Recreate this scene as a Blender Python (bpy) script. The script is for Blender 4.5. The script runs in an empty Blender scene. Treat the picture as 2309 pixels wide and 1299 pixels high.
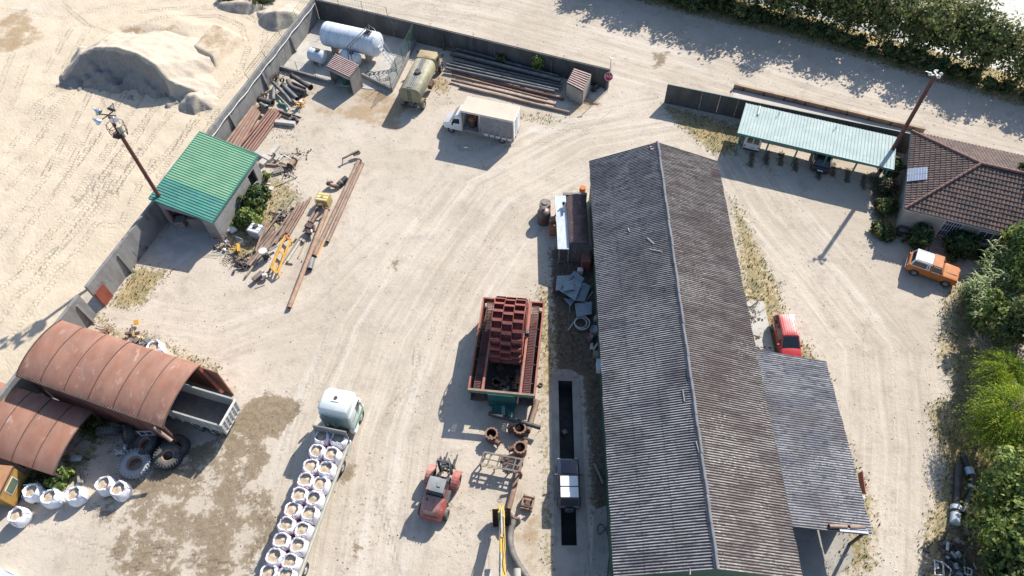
import bpy, math, random
import numpy as np
from mathutils import Vector, Matrix, noise as mnoise
R = math.radians
sc = bpy.context.scene
col = sc.collection
rnd = random.Random(7)
# ---------------- camera (50 m above the yard) ----------------
FPX, PW, PH, HC = 1600.0, 2309.0, 1299.0, 50.0
_n = Vector((1190-PW/2, 1775-PH/2, FPX)).normalized()
_up = -_n
_F = (Vector((0,0,1)) - _up*_up.z).normalized()
_R = _F.cross(_up)
if _R.x < 0: _R = -_R
MR = Matrix((_R, _F, _up))           # camera (x right, y down, z forward) -> world
cam_d = bpy.data.cameras.new('camera'); cam = bpy.data.objects.new('camera', cam_d); col.objects.link(cam)
_c0, _c1, _c2 = MR.col[0], MR.col[1], MR.col[2]
cm = Matrix(((_c0.x, -_c1.x, -_c2.x, 0), (_c0.y, -_c1.y, -_c2.y, 0), (_c0.z, -_c1.z, -_c2.z, HC), (0,0,0,1)))
cam.matrix_world = cm
cam_d.sensor_width = 36; cam_d.lens = FPX/PW*36; cam_d.clip_end = 3000; cam_d.clip_start = 1
sc.camera = cam
def G(u, v, z=0.0):
    """world point at height z that the photograph shows at pixel (u,v)"""
    r = MR @ Vector(((u-PW/2)/FPX, (v-PH/2)/FPX, 1.0))
    t = (z-HC)/r.z
    return Vector((r.x*t, r.y*t, z))
# ---------------- world, sun ----------------
SUN_EL, SUN_AZ = R(38.6), R(50.2)      # azimuth counter-clockwise from +X of where the sun stands
w = bpy.data.worlds.new("World"); sc.world = w; w.use_nodes = True
nt = w.node_tree; bg = nt.nodes['Background']
sky = nt.nodes.new('ShaderNodeTexSky'); sky.sky_type = 'NISHITA'; sky.sun_disc = False
sky.sun_elevation = SUN_EL; sky.sun_rotation = R(90)-SUN_AZ
sky.air_density = 1.0; sky.dust_density = 1.0; sky.ozone_density = 2.5
nt.links.new(sky.outputs[0], bg.inputs[0]); bg.inputs[1].default_value = 0.125
sd = bpy.data.lights.new('sun', 'SUN'); sd.energy = 4.8; sd.angle = R(0.53); sd.color = (1.0, 0.945, 0.86)
so = bpy.data.objects.new('sun', sd); col.objects.link(so)
sv = Vector((math.cos(SUN_EL)*math.cos(SUN_AZ), math.cos(SUN_EL)*math.sin(SUN_AZ), math.sin(SUN_EL)))
so.rotation_euler = (-sv).to_track_quat('-Z', 'Y').to_euler(); so.location = (0,0,80)
sc.view_settings.view_transform = 'Standard'; sc.view_settings.look = 'None'
sc.view_settings.exposure = 0.64; sc.view_settings.gamma = 1.0
sc.cycles.max_bounces = 6; sc.cycles.transparent_max_bounces = 6
# ---------------- helpers ----------------
def tag(o, label=None, cat=None, group=None, kind=None):
    if label: o['label'] = label
    if cat: o['category'] = cat
    if group: o['group'] = group
    if kind: o['kind'] = kind
    return o
def thing(name, label, cat, loc=(0,0,0), rz=0.0, group=None):
    o = bpy.data.objects.new(name, None); col.objects.link(o)
    o.location = loc; o.rotation_euler = (0,0,rz); o.empty_display_size = .3
    return tag(o, label, cat, group)
def copy_tree(o, parent=None):
    c = o.copy(); col.objects.link(c); c.parent = parent
    for ch in list(o.children): copy_tree(ch, c)
    return c
def put(o, loc, rz=0.0, label=None, group=None, s=1.0):
    o.location = loc; o.rotation_euler = (0,0,rz); o.scale = (s,s,s) if not isinstance(s, tuple) else s
    if label: o['label'] = label
    if group: o['group'] = group
    return o
def frame(o, x, z=None):
    """matrix with origin o, local x axis along x, z up-ish"""
    x = Vector(x).normalized(); z = Vector(z or (0,0,1))
    y = z.cross(x)
    if y.length < 1e-5: y = Vector((0,1,0)).cross(x)
    y.normalize(); z = x.cross(y).normalized()
    m = Matrix((x,y,z)).transposed().to_4x4(); m.translation = Vector(o); return m
def TR(x=0,y=0,z=0,rz=0,ry=0,rx=0):
    return Matrix.Translation((x,y,z)) @ Matrix.Rotation(rz,4,'Z') @ Matrix.Rotation(ry,4,'Y') @ Matrix.Rotation(rx,4,'X')
class MB:
    def __init__(s): s.v=[]; s.f=[]; s.m=[]; s.sm=[]; s.T=Matrix.Identity(4); s.mi=0
    def add(s, vs, fs, smooth=False):
        b=len(s.v); T=s.T
        s.v += [tuple(T @ Vector(p)) for p in vs]
        for f in fs:
            s.f.append(tuple(i+b for i in f)); s.m.append(s.mi); s.sm.append(smooth)
        return s
    def box(s, c, d, M=None):
        x,y,z=(k/2 for k in d); cx,cy,cz=c
        p=[(-x,-y,-z),(x,-y,-z),(x,y,-z),(-x,y,-z),(-x,-y,z),(x,-y,z),(x,y,z),(-x,y,z)]
        p=[Vector(q) for q in p]
        if M is not None: p=[M@q for q in p]
        p=[(q[0]+cx,q[1]+cy,q[2]+cz) for q in p]
        return s.add(p,[(3,2,1,0),(4,5,6,7),(0,1,5,4),(1,2,6,5),(2,3,7,6),(3,0,4,7)])
    def b2(s, x0,y0,z0,x1,y1,z1): return s.box(((x0+x1)/2,(y0+y1)/2,(z0+z1)/2),(abs(x1-x0),abs(y1-y0),abs(z1-z0)))
    def bar(s, p0, p1, w, h=None, up=None):
        p0=Vector(p0); p1=Vector(p1); h=h or w; L=(p1-p0).length
        m=frame((p0+p1)/2, p1-p0, up)
        x,y,z=L/2,w/2,h/2
        p=[m@Vector(q) for q in [(-x,-y,-z),(x,-y,-z),(x,y,-z),(-x,y,-z),(-x,-y,z),(x,-y,z),(x,y,z),(-x,y,z)]]
        return s.add(p,[(3,2,1,0),(4,5,6,7),(0,1,5,4),(1,2,6,5),(2,3,7,6),(3,0,4,7)])
    def cyl(s, p0, p1, r0, r1=None, n=12, caps=True, smooth=True):
        p0=Vector(p0); p1=Vector(p1); r1=r0 if r1 is None else r1
        m=frame(p0, p1-p0); L=(p1-p0).length
        vs=[]
        for (xx,r) in ((0,r0),(L,r1)):
            for i in range(n):
                a=2*math.pi*i/n; vs.append(m@Vector((xx, r*math.cos(a), r*math.sin(a))))
        fs=[(i,(i+1)%n,n+(i+1)%n,n+i) for i in range(n)]
        s.add(vs,fs,smooth)
        if caps: s.add(vs,[tuple(range(n-1,-1,-1)),tuple(range(n,2*n))])
        return s
    def pipe(s, p0, p1, r, t=None, n=14):
        """open-ended pipe with wall thickness"""
        t=t or r*.12; p0=Vector(p0); p1=Vector(p1); m=frame(p0,p1-p0); L=(p1-p0).length
        vs=[]
        for (xx,rr) in ((0,r),(L,r),(L,r-t),(0,r-t)):
            for i in range(n):
                a=2*math.pi*i/n; vs.append(m@Vector((xx, rr*math.cos(a), rr*math.sin(a))))
        fs=[]; sm=[]
        for k in range(4):
            a0=k*n; b0=((k+1)%4)*n
            s.add(vs,[(a0+i,a0+(i+1)%n,b0+(i+1)%n,b0+i) for i in range(n)], k in (0,2))
        return s
    def tube(s, pts, r, n=8, caps=True):
        pts=[Vector(p) for p in pts]; rr=r if isinstance(r,(list,tuple)) else [r]*len(pts)
        vs=[]; prev=None
        for i,p in enumerate(pts):
            d=(pts[min(i+1,len(pts)-1)]-pts[max(i-1,0)]).normalized()
            if prev is None:
                a=Vector((0,0,1)) if abs(d.z)<.9 else Vector((1,0,0))
                u=d.cross(a).normalized()
            else: u=(prev-d*prev.dot(d)).normalized()
            prev=u; w_=d.cross(u)
            for k in range(n):
                a=2*math.pi*k/n; vs.append(p+(u*math.cos(a)+w_*math.sin(a))*rr[i])
        fs=[]
        for i in range(len(pts)-1):
            for k in range(n): fs.append((i*n+k,i*n+(k+1)%n,(i+1)*n+(k+1)%n,(i+1)*n+k))
        s.add(vs,fs,True)
        if caps: s.add(vs,[tuple(range(n-1,-1,-1)),tuple(range((len(pts)-1)*n,len(pts)*n))])
        return s
    def lathe(s, prof, n=20, smooth=True, caps=False):
        vs=[]
        for (r,z) in prof:
            for k in range(n):
                a=2*math.pi*k/n; vs.append((r*math.cos(a), r*math.sin(a), z))
        fs=[]
        for i in range(len(prof)-1):
            for k in range(n): fs.append((i*n+k,i*n+(k+1)%n,(i+1)*n+(k+1)%n,(i+1)*n+k))
        s.add(vs,fs,smooth)
        if caps: s.add(vs,[tuple(range(n-1,-1,-1)),tuple(range((len(prof)-1)*n,len(prof)*n))])
        return s
    def prism(s, poly, z0, z1):
        n=len(poly); vs=[(p[0],p[1],z0) for p in poly]+[(p[0],p[1],z1) for p in poly]
        a=sum(poly[i][0]*poly[(i+1)%n][1]-poly[(i+1)%n][0]*poly[i][1] for i in range(n))
        fs=[(i,(i+1)%n,n+(i+1)%n,n+i) for i in range(n)]+[tuple(range(n-1,-1,-1)),tuple(range(n,2*n))]
        if a<0: fs=[tuple(reversed(f)) for f in fs]
        return s.add(vs,fs)
    def side(s, poly, y0, y1):
        """polygon in x,z extruded along y"""
        n=len(poly); vs=[(p[0],y0,p[1]) for p in poly]+[(p[0],y1,p[1]) for p in poly]
        fs=[(i,(i+1)%n,n+(i+1)%n,n+i) for i in range(n)]+[tuple(range(n-1,-1,-1)),tuple(range(n,2*n))]
        return s.add(vs,fs)
    def quad(s,*p, smooth=False): return s.add(p,[tuple(range(len(p)))],smooth)
    def slab(s, pts, t):
        """thin plate: polygon pts (any plane) thickened by t along its normal"""
        pts=[Vector(p) for p in pts]; n=(pts[1]-pts[0]).cross(pts[2]-pts[1]).normalized()*t; k=len(pts)
        vs=pts+[p-n for p in pts]
        return s.add(vs,[tuple(range(k)),tuple(range(2*k-1,k-1,-1))]+[(i,i+k,(i+1)%k+k,(i+1)%k) for i in range(k)])
    def grid(s, fn, nu, nv, smooth=True, skip=None, closeu=False):
        vs=[fn(i/nu, j/nv) for j in range(nv+1) for i in range(nu+1)]
        fs=[]
        for j in range(nv):
            for i in range(nu):
                if skip and skip((i+.5)/nu,(j+.5)/nv): continue
                a=j*(nu+1)+i; fs.append((a,a+1,a+nu+2,a+nu+1))
        return s.add(vs,fs,smooth)
    def loft(s, secs, smooth=True, caps=True):
        n=len(secs[0]); vs=[p for q in secs for p in q]; fs=[]
        for i in range(len(secs)-1):
            for k in range(n): fs.append((i*n+k,i*n+(k+1)%n,(i+1)*n+(k+1)%n,(i+1)*n+k))
        s.add(vs,fs,smooth)
        if caps: s.add(vs,[tuple(range(n-1,-1,-1)),tuple(range((len(secs)-1)*n,len(secs)*n))])
        return s
    def build(s, name, mats, parent=None, bevel=0, seg=2, auto=True):
        me=bpy.data.meshes.new(name)
        off=Vector((0,0,0))
        if parent is None and auto and s.v:
            a=np.array(s.v); off=Vector(((a[:,0].min()+a[:,0].max())/2,(a[:,1].min()+a[:,1].max())/2,a[:,2].min()))
            vv=(a-np.array(off)).tolist()
        else: vv=s.v
        me.from_pydata(vv,[],s.f); 
        mats=mats if isinstance(mats,(list,tuple)) else [mats]
        for m_ in mats: me.materials.append(m_)
        me.polygons.foreach_set('material_index', s.m); me.polygons.foreach_set('use_smooth', s.sm)
        me.update()
        o=bpy.data.objects.new(name,me); col.objects.link(o); o.location=off
        if parent is not None: o.parent=parent
        if bevel:
            b=o.modifiers.new('bevel','BEVEL'); b.width=bevel; b.segments=seg; b.limit_method='ANGLE'; b.angle_limit=R(40)
        return o
def rrect(hw, z0, z1, r, n=3):
    """rounded rectangle ring in y,z"""
    r=min(r,hw*.95,(z1-z0)/2*.95); out=[]
    for (cy,cz,a0) in ((hw-r,z1-r,0),(-hw+r,z1-r,90),(-hw+r,z0+r,180),(hw-r,z0+r,270)):
        for k in range(n+1):
            a=R(a0+90*k/n); out.append((cy+r*math.cos(a), cz+r*math.sin(a)))
    return out
# ---------------- materials ----------------
class NT:
    def __init__(s, name):
        s.m=bpy.data.materials.new(name); s.m.use_nodes=True; s.t=s.m.node_tree
        s.b=s.t.nodes['Principled BSDF']
    def n(s, t, **kw):
        nd=s.t.nodes.new(t)
        for k,v_ in kw.items():
            if k in ('inputs',): 
                for a,b in v_.items(): nd.inputs[a].default_value=b
            else: setattr(nd,k,v_)
        return nd
    def L(s,a,b): s.t.links.new(a,b)
    def coord(s, scale=None):
        tc=s.n('ShaderNodeTexCoord'); oi=s.n('ShaderNodeObjectInfo')
        mu=s.n('ShaderNodeMath',operation='MULTIPLY',inputs={1:57.0}); s.L(oi.outputs['Random'],mu.inputs[0])
        ad=s.n('ShaderNodeVectorMath',operation='ADD'); s.L(tc.outputs['Object'],ad.inputs[0]); s.L(mu.outputs[0],ad.inputs[1])
        out=ad.outputs[0]
        if scale:
            mp=s.n('ShaderNodeVectorMath',operation='MULTIPLY',inputs={1:scale}); s.L(out,mp.inputs[0]); out=mp.outputs[0]
        return out
    def noise(s, vec, scale, detail=5, rough=.6):
        x=s.n('ShaderNodeTexNoise',inputs={'Scale':scale,'Detail':detail,'Roughness':rough}); s.L(vec,x.inputs['Vector']); return x.outputs['Fac']
    def ramp(s, fac, a, b, c0=None, c1=None):
        x=s.n('ShaderNodeMapRange',inputs={1:a,2:b}); x.interpolation_type='SMOOTHSTEP'; s.L(fac,x.inputs[0]); return x.outputs[0]
    def mix(s, fac, a, b):
        x=s.n('ShaderNodeMix',data_type='RGBA')
        for i,q in ((0,fac),(6,a),(7,b)):
            if hasattr(q,'is_output') or hasattr(q,'links'): s.L(q,x.inputs[i])
            else: x.inputs[i].default_value=(*q,1) if isinstance(q,(tuple,list)) else q
        return x.outputs[2]
    def math(s, op, a, b=None, clamp=False):
        x=s.n('ShaderNodeMath',operation=op); x.use_clamp=clamp
        for i,q in ((0,a),(1,b)):
            if q is None: continue
            if hasattr(q,'links'): s.L(q,x.inputs[i])
            else: x.inputs[i].default_value=q
        return x.outputs[0]
    def bump(s, h, strength, dist=.02):
        x=s.n('ShaderNodeBump',inputs={'Strength':strength,'Distance':dist}); s.L(h,x.inputs['Height']); s.L(x.outputs[0],s.b.inputs['Normal']); return x
_mc={}
def mat(name, c1, c2=None, sc1=2.0, rough=.75, metal=0.0, spot=None, spot_t=(.58,.68), spot_s=3.0, dust=0.0, bump=.25, bs=14.0, stretch=None, coat=0.0, spec=None):
    """mottled surface: c1/c2 by broad noise, spots of another colour, dust on what faces up"""
    if name in _mc: return _mc[name]
    t=NT(name); v=t.coord(stretch)
    c2=c2 or tuple(k*.72 for k in c1)
    c=t.mix(t.ramp(t.noise(v,sc1,6,.65),.35,.65), c1, c2)
    if spot:
        c=t.mix(t.ramp(t.noise(v,spot_s,7,.7),*spot_t), c, spot)
    if dust:
        g=t.n('ShaderNodeNewGeometry'); sx=t.n('ShaderNodeSeparateXYZ'); t.L(g.outputs['Normal'],sx.inputs[0])
        f=t.math('MULTIPLY', t.ramp(sx.outputs[2],.2,.95), t.ramp(t.noise(v,1.3,5,.6),.25,.75))
        c=t.mix(t.math('MULTIPLY',f,dust), c, (.50,.44,.35))
    t.L(c,t.b.inputs['Base Color']); t.b.inputs['Roughness'].default_value=rough; t.b.inputs['Metallic'].default_value=metal
    if coat: t.b.inputs['Coat Weight'].default_value=coat; t.b.inputs['Coat Roughness'].default_value=.1
    if spec is not None: t.b.inputs['Specular IOR Level'].default_value=spec
    if bump: t.bump(t.noise(v,bs,4,.6),bump,.02)
    _mc[name]=t.m; return t.m
RUST=mat('rust',(.23,.105,.055),(.13,.06,.038),1.7,.85,spot=(.33,.17,.09),spot_s=5,dust=.25)
RUST_RED=mat('red_oxide',(.27,.07,.045),(.19,.05,.035),1.2,.7,spot=(.15,.06,.04),spot_s=6,dust=.10)
RUST_DK=mat('dark_rust',(.10,.05,.035),(.05,.035,.03),2.5,.8,spot=(.2,.09,.05),dust=.1)
RUST_PINK=mat('weathered_rust_pipe',(.255,.155,.11),(.17,.10,.075),1.6,.85,spot=(.36,.25,.19),spot_s=4,dust=.3)
PIPE_GREY=mat('grey_coated_pipe',(.085,.10,.115),(.055,.065,.075),1.5,.6,spot=(.16,.17,.17),spot_s=5,dust=.3)
PIPE_BROWN=mat('brown_coated_pipe',(.12,.085,.075),(.07,.055,.052),1.5,.7,spot=(.2,.14,.11),dust=.3)
BLACK=mat('black_rubber',(.022,.022,.024),(.035,.034,.034),3,.8,dust=.25)
HDPE=mat('black_plastic_pipe',(.02,.021,.024),(.03,.03,.033),3,.5,dust=.12)
GREYHOSE=mat('grey_rubber_hose',(.10,.10,.10),(.07,.07,.07),3,.7,dust=.35)
STEEL=mat('dull_steel',(.30,.31,.32),(.2,.2,.21),3,.5,.5,dust=.15)
DKSTEEL=mat('dark_steel',(.06,.06,.065),(.04,.04,.045),3,.6,.3,dust=.2)
GALV=mat('galvanised',(.5,.52,.54),(.38,.40,.42),2,.45,.4)
WHITE=mat('white_paint',(.78,.78,.77),(.70,.70,.69),1.2,.35,coat=.3,bump=0,spot=(.62,.58,.5),spot_t=(.62,.75))
WHITE_D=mat('dirty_white',(.66,.65,.62),(.52,.50,.46),1.5,.6,spot=(.35,.27,.2),spot_t=(.6,.75),spot_s=4)
TANKW=mat('weathered_white_tank',(.66,.69,.72),(.50,.55,.60),.8,.5,spot=(.30,.34,.38),spot_t=(.52,.72),spot_s=1.2,stretch=(5.0,1.0,.6),bump=.05)
GLASS=mat('dark_glass',(.02,.025,.03),(.015,.02,.022),3,.08,bump=0,spec=.8)
GLASS_B=mat('bluish_glass',(.06,.08,.10),(.04,.05,.06),3,.12,bump=0,spec=.8)
CONC=mat('concrete',(.36,.33,.29),(.27,.25,.22),.7,.9,spot=(.17,.16,.15),spot_s=1.6,spot_t=(.55,.75))
CONC_L=mat('pale_concrete',(.50,.47,.42),(.40,.37,.33),.8,.9,spot=(.30,.28,.25),spot_s=2.2)
WOOD=mat('weathered_wood',(.36,.29,.21),(.26,.21,.16),3,.9,stretch=(1,6,6))
WOODG=mat('grey_wood',(.30,.28,.25),(.22,.2,.18),3,.9)
YEL=mat('yellow_paint',(.62,.33,.03),(.50,.25,.03),1.5,.5,spot=(.25,.11,.05),spot_t=(.58,.66),spot_s=4,dust=.15)
ORG=mat('orange_paint',(.56,.17,.035),(.46,.135,.03),1.2,.55,spot=(.42,.2,.08),spot_t=(.6,.8),bump=0,dust=.08,spec=.3)
GREEN_D=mat('dark_green_paint',(.035,.12,.085),(.025,.085,.06),1.0,.55,dust=.1)
GREEN_B=mat('barge_green',(.07,.22,.13),(.05,.16,.10),1.0,.6,spot=(.2,.09,.05),spot_t=(.6,.7))
RED=mat('red_paint',(.45,.03,.03),(.38,.025,.025),1,.3,coat=.6,bump=0)
RED_D=mat('dusty_red_paint',(.36,.055,.05),(.28,.05,.045),2,.5,dust=.55,spot=(.36,.22,.19),spot_t=(.55,.7),spot_s=2.5)
SAND=mat('sand_fill',(.50,.41,.30),(.42,.34,.25),3,.95,bs=30,bump=.6)
WBAG=mat('white_woven_bag',(.80,.80,.82),(.70,.70,.73),2.5,.7,bs=9,bump=.5)
BLUE_T=mat('blue_strap',(.12,.28,.55),(.1,.22,.45),3,.7)
RED_T=mat('red_strap',(.28,.06,.14),(.22,.06,.12),3,.7)
# ---------------- ground ----------------
def npG(pts, z=0.0): return np.array([[*G(u,v,z)[:2]] for u,v in pts])
def sdist(X,Y,poly):
    """signed distance to polygon (positive inside)"""
    n=len(poly); d=np.full(X.shape,1e9); ins=np.zeros(X.shape,bool)
    for i in range(n):
        a=poly[i]; b=poly[(i+1)%n]; e=b-a; L2=e@e+1e-9
        t=np.clip(((X-a[0])*e[0]+(Y-a[1])*e[1])/L2,0,1)
        d=np.minimum(d,np.hypot(X-a[0]-t*e[0],Y-a[1]-t*e[1]))
        c=((a[1]>Y)!=(b[1]>Y)); 
        with np.errstate(divide='ignore',invalid='ignore'):
            xi=(b[0]-a[0])*(Y-a[1])/(b[1]-a[1]+1e-12)+a[0]
        ins^=(c&(X<xi))
    return np.where(ins,d,-d)
def sstep(x): x=np.clip(x,0,1); return x*x*(3-2*x)
def vnoise(x,y,scale,seed):
    r=np.random.RandomState(seed).rand(256,256); u=x/scale%256; v=y/scale%256; i=u.astype(int)%256; j=v.astype(int)%256; fu=u-np.floor(u); fv=v-np.floor(v)
    fu=fu*fu*(3-2*fu); fv=fv*fv*(3-2*fv); i1=(i+1)%256; j1=(j+1)%256
    return (r[i,j]*(1-fu)+r[i1,j]*fu)*(1-fv)+(r[i,j1]*(1-fu)+r[i1,j1]*fu)*fv-.5
_a=np.arange
def axis(lo,hi,st,far):
    core=_a(lo,hi+st/2,st); k=st; r=[]; x=hi
    while x<far: k*=1.35; x+=k; r.append(x)
    l=[]; k=st; x=lo
    while x>-far: k*=1.35; x-=k; l.append(x)
    return np.array(l[::-1]+core.tolist()+r)
GX=axis(-63,64,.19,900); GY=axis(9,92,.19,900)
X,Y=np.meshgrid(GX,GY); sh=X.shape
core=(X>-66)&(X<67)&(Y>5)&(Y<96)
def field(polys, feather):
    out=np.zeros(sh)
    for p in polys:
        st=1.0
        if isinstance(p,tuple): p,st=p
        P=npG(p); m=(X>P[:,0].min()-feather*2)&(X<P[:,0].max()+feather*2)&(Y>P[:,1].min()-feather*2)&(Y<P[:,1].max()+feather*2)
        if not m.any(): continue
        s=sdist(X[m],Y[m],P); out[m]=np.maximum(out[m],st*sstep(.5+s/(2*feather)))
    return out
BANK=npG([(900,-150),(1240,-62),(1430,-12),(1560,22),(1780,72),(2000,137),(2309,228),(2700,345)])
def bankd(x,y):
    best=np.full(np.shape(x),1e9); sg=np.zeros(np.shape(x))
    for i in range(len(BANK)-1):
        a,b=BANK[i],BANK[i+1]; e=b-a; t=np.clip(((x-a[0])*e[0]+(y-a[1])*e[1])/(e@e),0,1)
        if i==0: t=np.minimum(((x-a[0])*e[0]+(y-a[1])*e[1])/(e@e),1)
        if i==len(BANK)-2: t=np.maximum(((x-a[0])*e[0]+(y-a[1])*e[1])/(e@e),0)
        dx=x-a[0]-t*e[0]; dy=y-a[1]-t*e[1]; d=np.hypot(dx,dy); s=np.sign(e[0]*dy-e[1]*dx)
        k=d<best; best=np.where(k,d,best); sg=np.where(k,s,sg)
    return best*sg
bd=bankd(X,Y)
sandy=field([[(-300,1100),(0,930),(150,715),(340,470),(480,300),(600,130),(720,-20),(700,-200),(-900,-300)]],.5)
grass=field([
 [(245,690),(300,600),(390,608),(350,650),(330,690),(280,700)],
 [(215,700),(260,740),(300,760),(230,750)],
 [(1488,232),(1600,262),(1700,290),(1660,350),(1610,350),(1560,310),(1510,265)],
 ([(1205,640),(1250,640),(1262,860),(1240,900),(1258,1299),(1222,1299),(1215,1000),(1210,800)],.8),
 ([(1300,850),(1345,640),(1375,1299),(1330,1299),(1320,1000)],.55),
 ([(1645,440),(1700,520),(1765,650),(1785,740),(1850,800),(1880,860),(1700,860),(1665,640)],.85),([(1655,440),(1690,500),(1750,640),(1700,650),(1665,600)],.9),
 ([(1860,830),(1900,960),(1980,1130),(1985,1299),(1850,1299),(1900,1200)],.8),
 ([(2080,920),(2160,860),(2220,1000),(2309,1000),(2309,1330),(2060,1330),(2070,1200),(2120,1050)],.85),
 ([(2120,640),(2190,620),(2240,760),(2230,960),(2150,900),(2100,800)],.75),([(2150,620),(2230,620),(2240,1000),(2170,1000),(2140,800)],.9),
 ([(500,545),(590,395),(650,400),(690,440),(610,560),(560,600),(510,600)],.78),([(590,340),(690,330),(680,400),(640,420),(600,390)],.5),([(600,260),(680,240),(690,330),(600,330)],.4),
 ([(220,735),(330,740),(500,820),(520,880),(430,860),(360,780),(240,770)],.7),
 ([(1000,240),(1100,235),(1290,262),(1240,290),(1100,250),(1010,225)],.62),
 ([(960,180),(1010,160),(1030,220),(985,225)],.5),
 ([(20,1060),(180,1010),(260,960),(190,1080),(60,1120)],.8),
 ([(600,110),(640,150),(560,280),(600,250)],.4),
 ([(1960,400),(2050,420),(2040,540),(2290,600),(2290,640),(2120,560),(1990,540)],.85),
 ([(1700,360),(1760,370),(1750,400),(1700,390)],.45),
],1.2)
grass=np.maximum(grass, sstep((bd+2.2)/2.0)*.95)
# strips of weed between the parking bays
bays=[]
for (u,v) in ((1695,350),(1730,345),(1762,348),(1795,360),(1848,378),(1880,372),(1912,385),(1948,400)):
    bays.append(([(u-7,v-8),(u+8,v-5),(u+5,v+32),(u-11,v+26)],.85))
soil=field(bays,.35)
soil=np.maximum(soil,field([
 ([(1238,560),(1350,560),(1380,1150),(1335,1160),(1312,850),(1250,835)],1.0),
 ([(1500,240),(1680,280),(1670,310),(1560,270)],.55),
 ([(1950,390),(2050,420),(2030,520),(2290,590),(2290,640),(2130,560),(1975,520)],.9),
 ([(130,930),(480,990),(460,1090),(330,1080),(200,1010),(60,1110),(0,1090)],.45),
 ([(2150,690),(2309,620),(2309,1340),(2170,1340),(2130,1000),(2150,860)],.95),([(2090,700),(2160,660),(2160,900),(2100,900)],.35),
 ([(500,530),(560,560),(560,640),(480,600)],.4),
 ([(640,340),(690,340),(690,370),(640,370)],.5),
 ([(1000,130),(1270,190),(1350,190),(1340,240),(1260,240),(1010,180)],.45),
],1.0))
damp=field([
 ([(545,910),(600,885),(680,905),(680,935),(630,985),(560,1000),(520,960)],1.0),
 ([(180,1140),(330,1060),(520,960),(620,1000),(600,1080),(640,1180),(560,1299),(470,1330),(220,1299),(260,1210)],.62),
 ([(760,1040),(810,1045),(800,1090),(765,1100)],.75),
 ([(790,1220),(850,1205),(850,1245),(800,1255)],.6),
 ([(800,1130),(830,1130),(830,1150),(800,1150)],.4),
 ([(870,575),(905,572),(900,610),(872,618)],.55),
 ([(1465,120),(1510,115),(1500,155),(1470,160)],.6),
],.8)
ochre=field([
 ([(-60,60),(60,20),(100,90),(30,120),(-60,130)],.9),
 ([(230,60),(400,62),(400,90),(300,88)],.9),
 ([(440,100),(490,60),(550,95),(485,150)],.7),
 ([(90,190),(170,150),(220,195),(160,230)],.45),
 ([(770,190),(850,190),(930,235),(900,300),(700,250),(800,235)],.9),
 ([(650,200),(710,200),(700,240),(650,250)],.7),([(530,490),(640,470),(620,560),(550,590)],.5),([(1160,1110),(1240,1120),(1245,1300),(1180,1300)],.6),([(620,330),(690,330),(680,400),(620,410)],.4),
 ([(960,170),(1010,140),(1010,220),(960,215)],.8),
 ([(980,110),(1010,110),(1010,150),(980,160)],.7),
 ([(1480,80),(1510,80),(1510,110),(1480,110)],.35),
 ([(1130,1150),(1260,1140),(1270,1299),(1170,1299)],.45),
 ([(1690,200),(2100,290),(2090,310),(1680,225)],.4),
 ([(520,1000),(560,1020),(480,1090),(440,1060)],.3),
 ([(1290,200),(1380,235),(1310,260),(1270,250)],.8),
],1.0)*.9
chalk=field([
 ([(1180,280),(1270,290),(1260,310),(1190,305)],.8),
 ([(645,655),(690,650),(690,700),(640,700)],.7),
 ([(240,1120),(330,1110),(380,1150),(320,1190),(250,1170)],.8),
 ([(1120,640),(1215,640),(1210,668),(1090,665)],.7),
 ([(250,700),(380,700),(340,760),(280,740)],.5),
 ([(1380,200),(1440,230),(1380,330),(1330,300)],.35),
 ([(0,0),(180,0),(120,60),(40,60)],.5),
 ([(880,620),(1150,480),(1100,900),(850,1000)],.25),
],1.5)
oil=field([
 ([(970,1100),(1080,1100),(1090,1260),(1010,1290),(980,1200)],.55),
 ([(400,720),(520,715),(560,750),(420,760)],.5),
 ([(900,1010),(960,1000),(960,1080),(900,1080)],.25),
 ([(1780,560),(1900,500),(2000,560),(1900,640)],.25),
 ([(590,330),(700,330),(700,380),(640,400)],.35),
 ([(240,1080),(300,1090),(280,1130),(230,1110)],.5),
],1.6)
oil=np.maximum(oil,np.clip((vnoise(X+700,Y+700,6.0,71)+.55*vnoise(X+700,Y+700,2.2,72)-.30)*2.2,0,.42)*(1-sandy))
# wheel lanes (flow coordinates) and tread prints
def stroke(lines, width, S, T, Mk, period_jit=False):
    q=0
    for ln in lines:
        pts,wd,st=ln if isinstance(ln,tuple) else (ln,width,1.0)
        P=npG(pts); s0=q*3.37; q+=1
        bb=(X>P[:,0].min()-wd)&(X<P[:,0].max()+wd)&(Y>P[:,1].min()-wd)&(Y<P[:,1].max()+wd)
        if not bb.any(): continue
        x=X[bb]; y=Y[bb]; best=np.full(x.shape,1e9); bs=np.zeros(x.shape); bt=np.zeros(x.shape)
        for i in range(len(P)-1):
            a,b=P[i],P[i+1]; e=b-a; L=math.hypot(*e)
            t=np.clip(((x-a[0])*e[0]+(y-a[1])*e[1])/(L*L),0,1); dx=x-a[0]-t*e[0]; dy=y-a[1]-t*e[1]; d=np.hypot(dx,dy)
            k=d<best; best=np.where(k,d,best); bs=np.where(k,s0+t*L,bs); bt=np.where(k,(e[0]*dy-e[1]*dx)/L,bt); s0+=L
        mk=st*sstep((wd/2-best)/(wd*.16)); o=mk>Mk[bb]*.999+1e-4
        idx=np.flatnonzero(bb.ravel())[o]
        S.ravel()[idx]=bs[o]; T.ravel()[idx]=bt[o]; Mk.ravel()[idx]=mk[o]
LS=np.zeros(sh);LT=np.zeros(sh);LM=np.zeros(sh);TS=np.zeros(sh);TT=np.zeros(sh);TM=np.zeros(sh)
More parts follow.
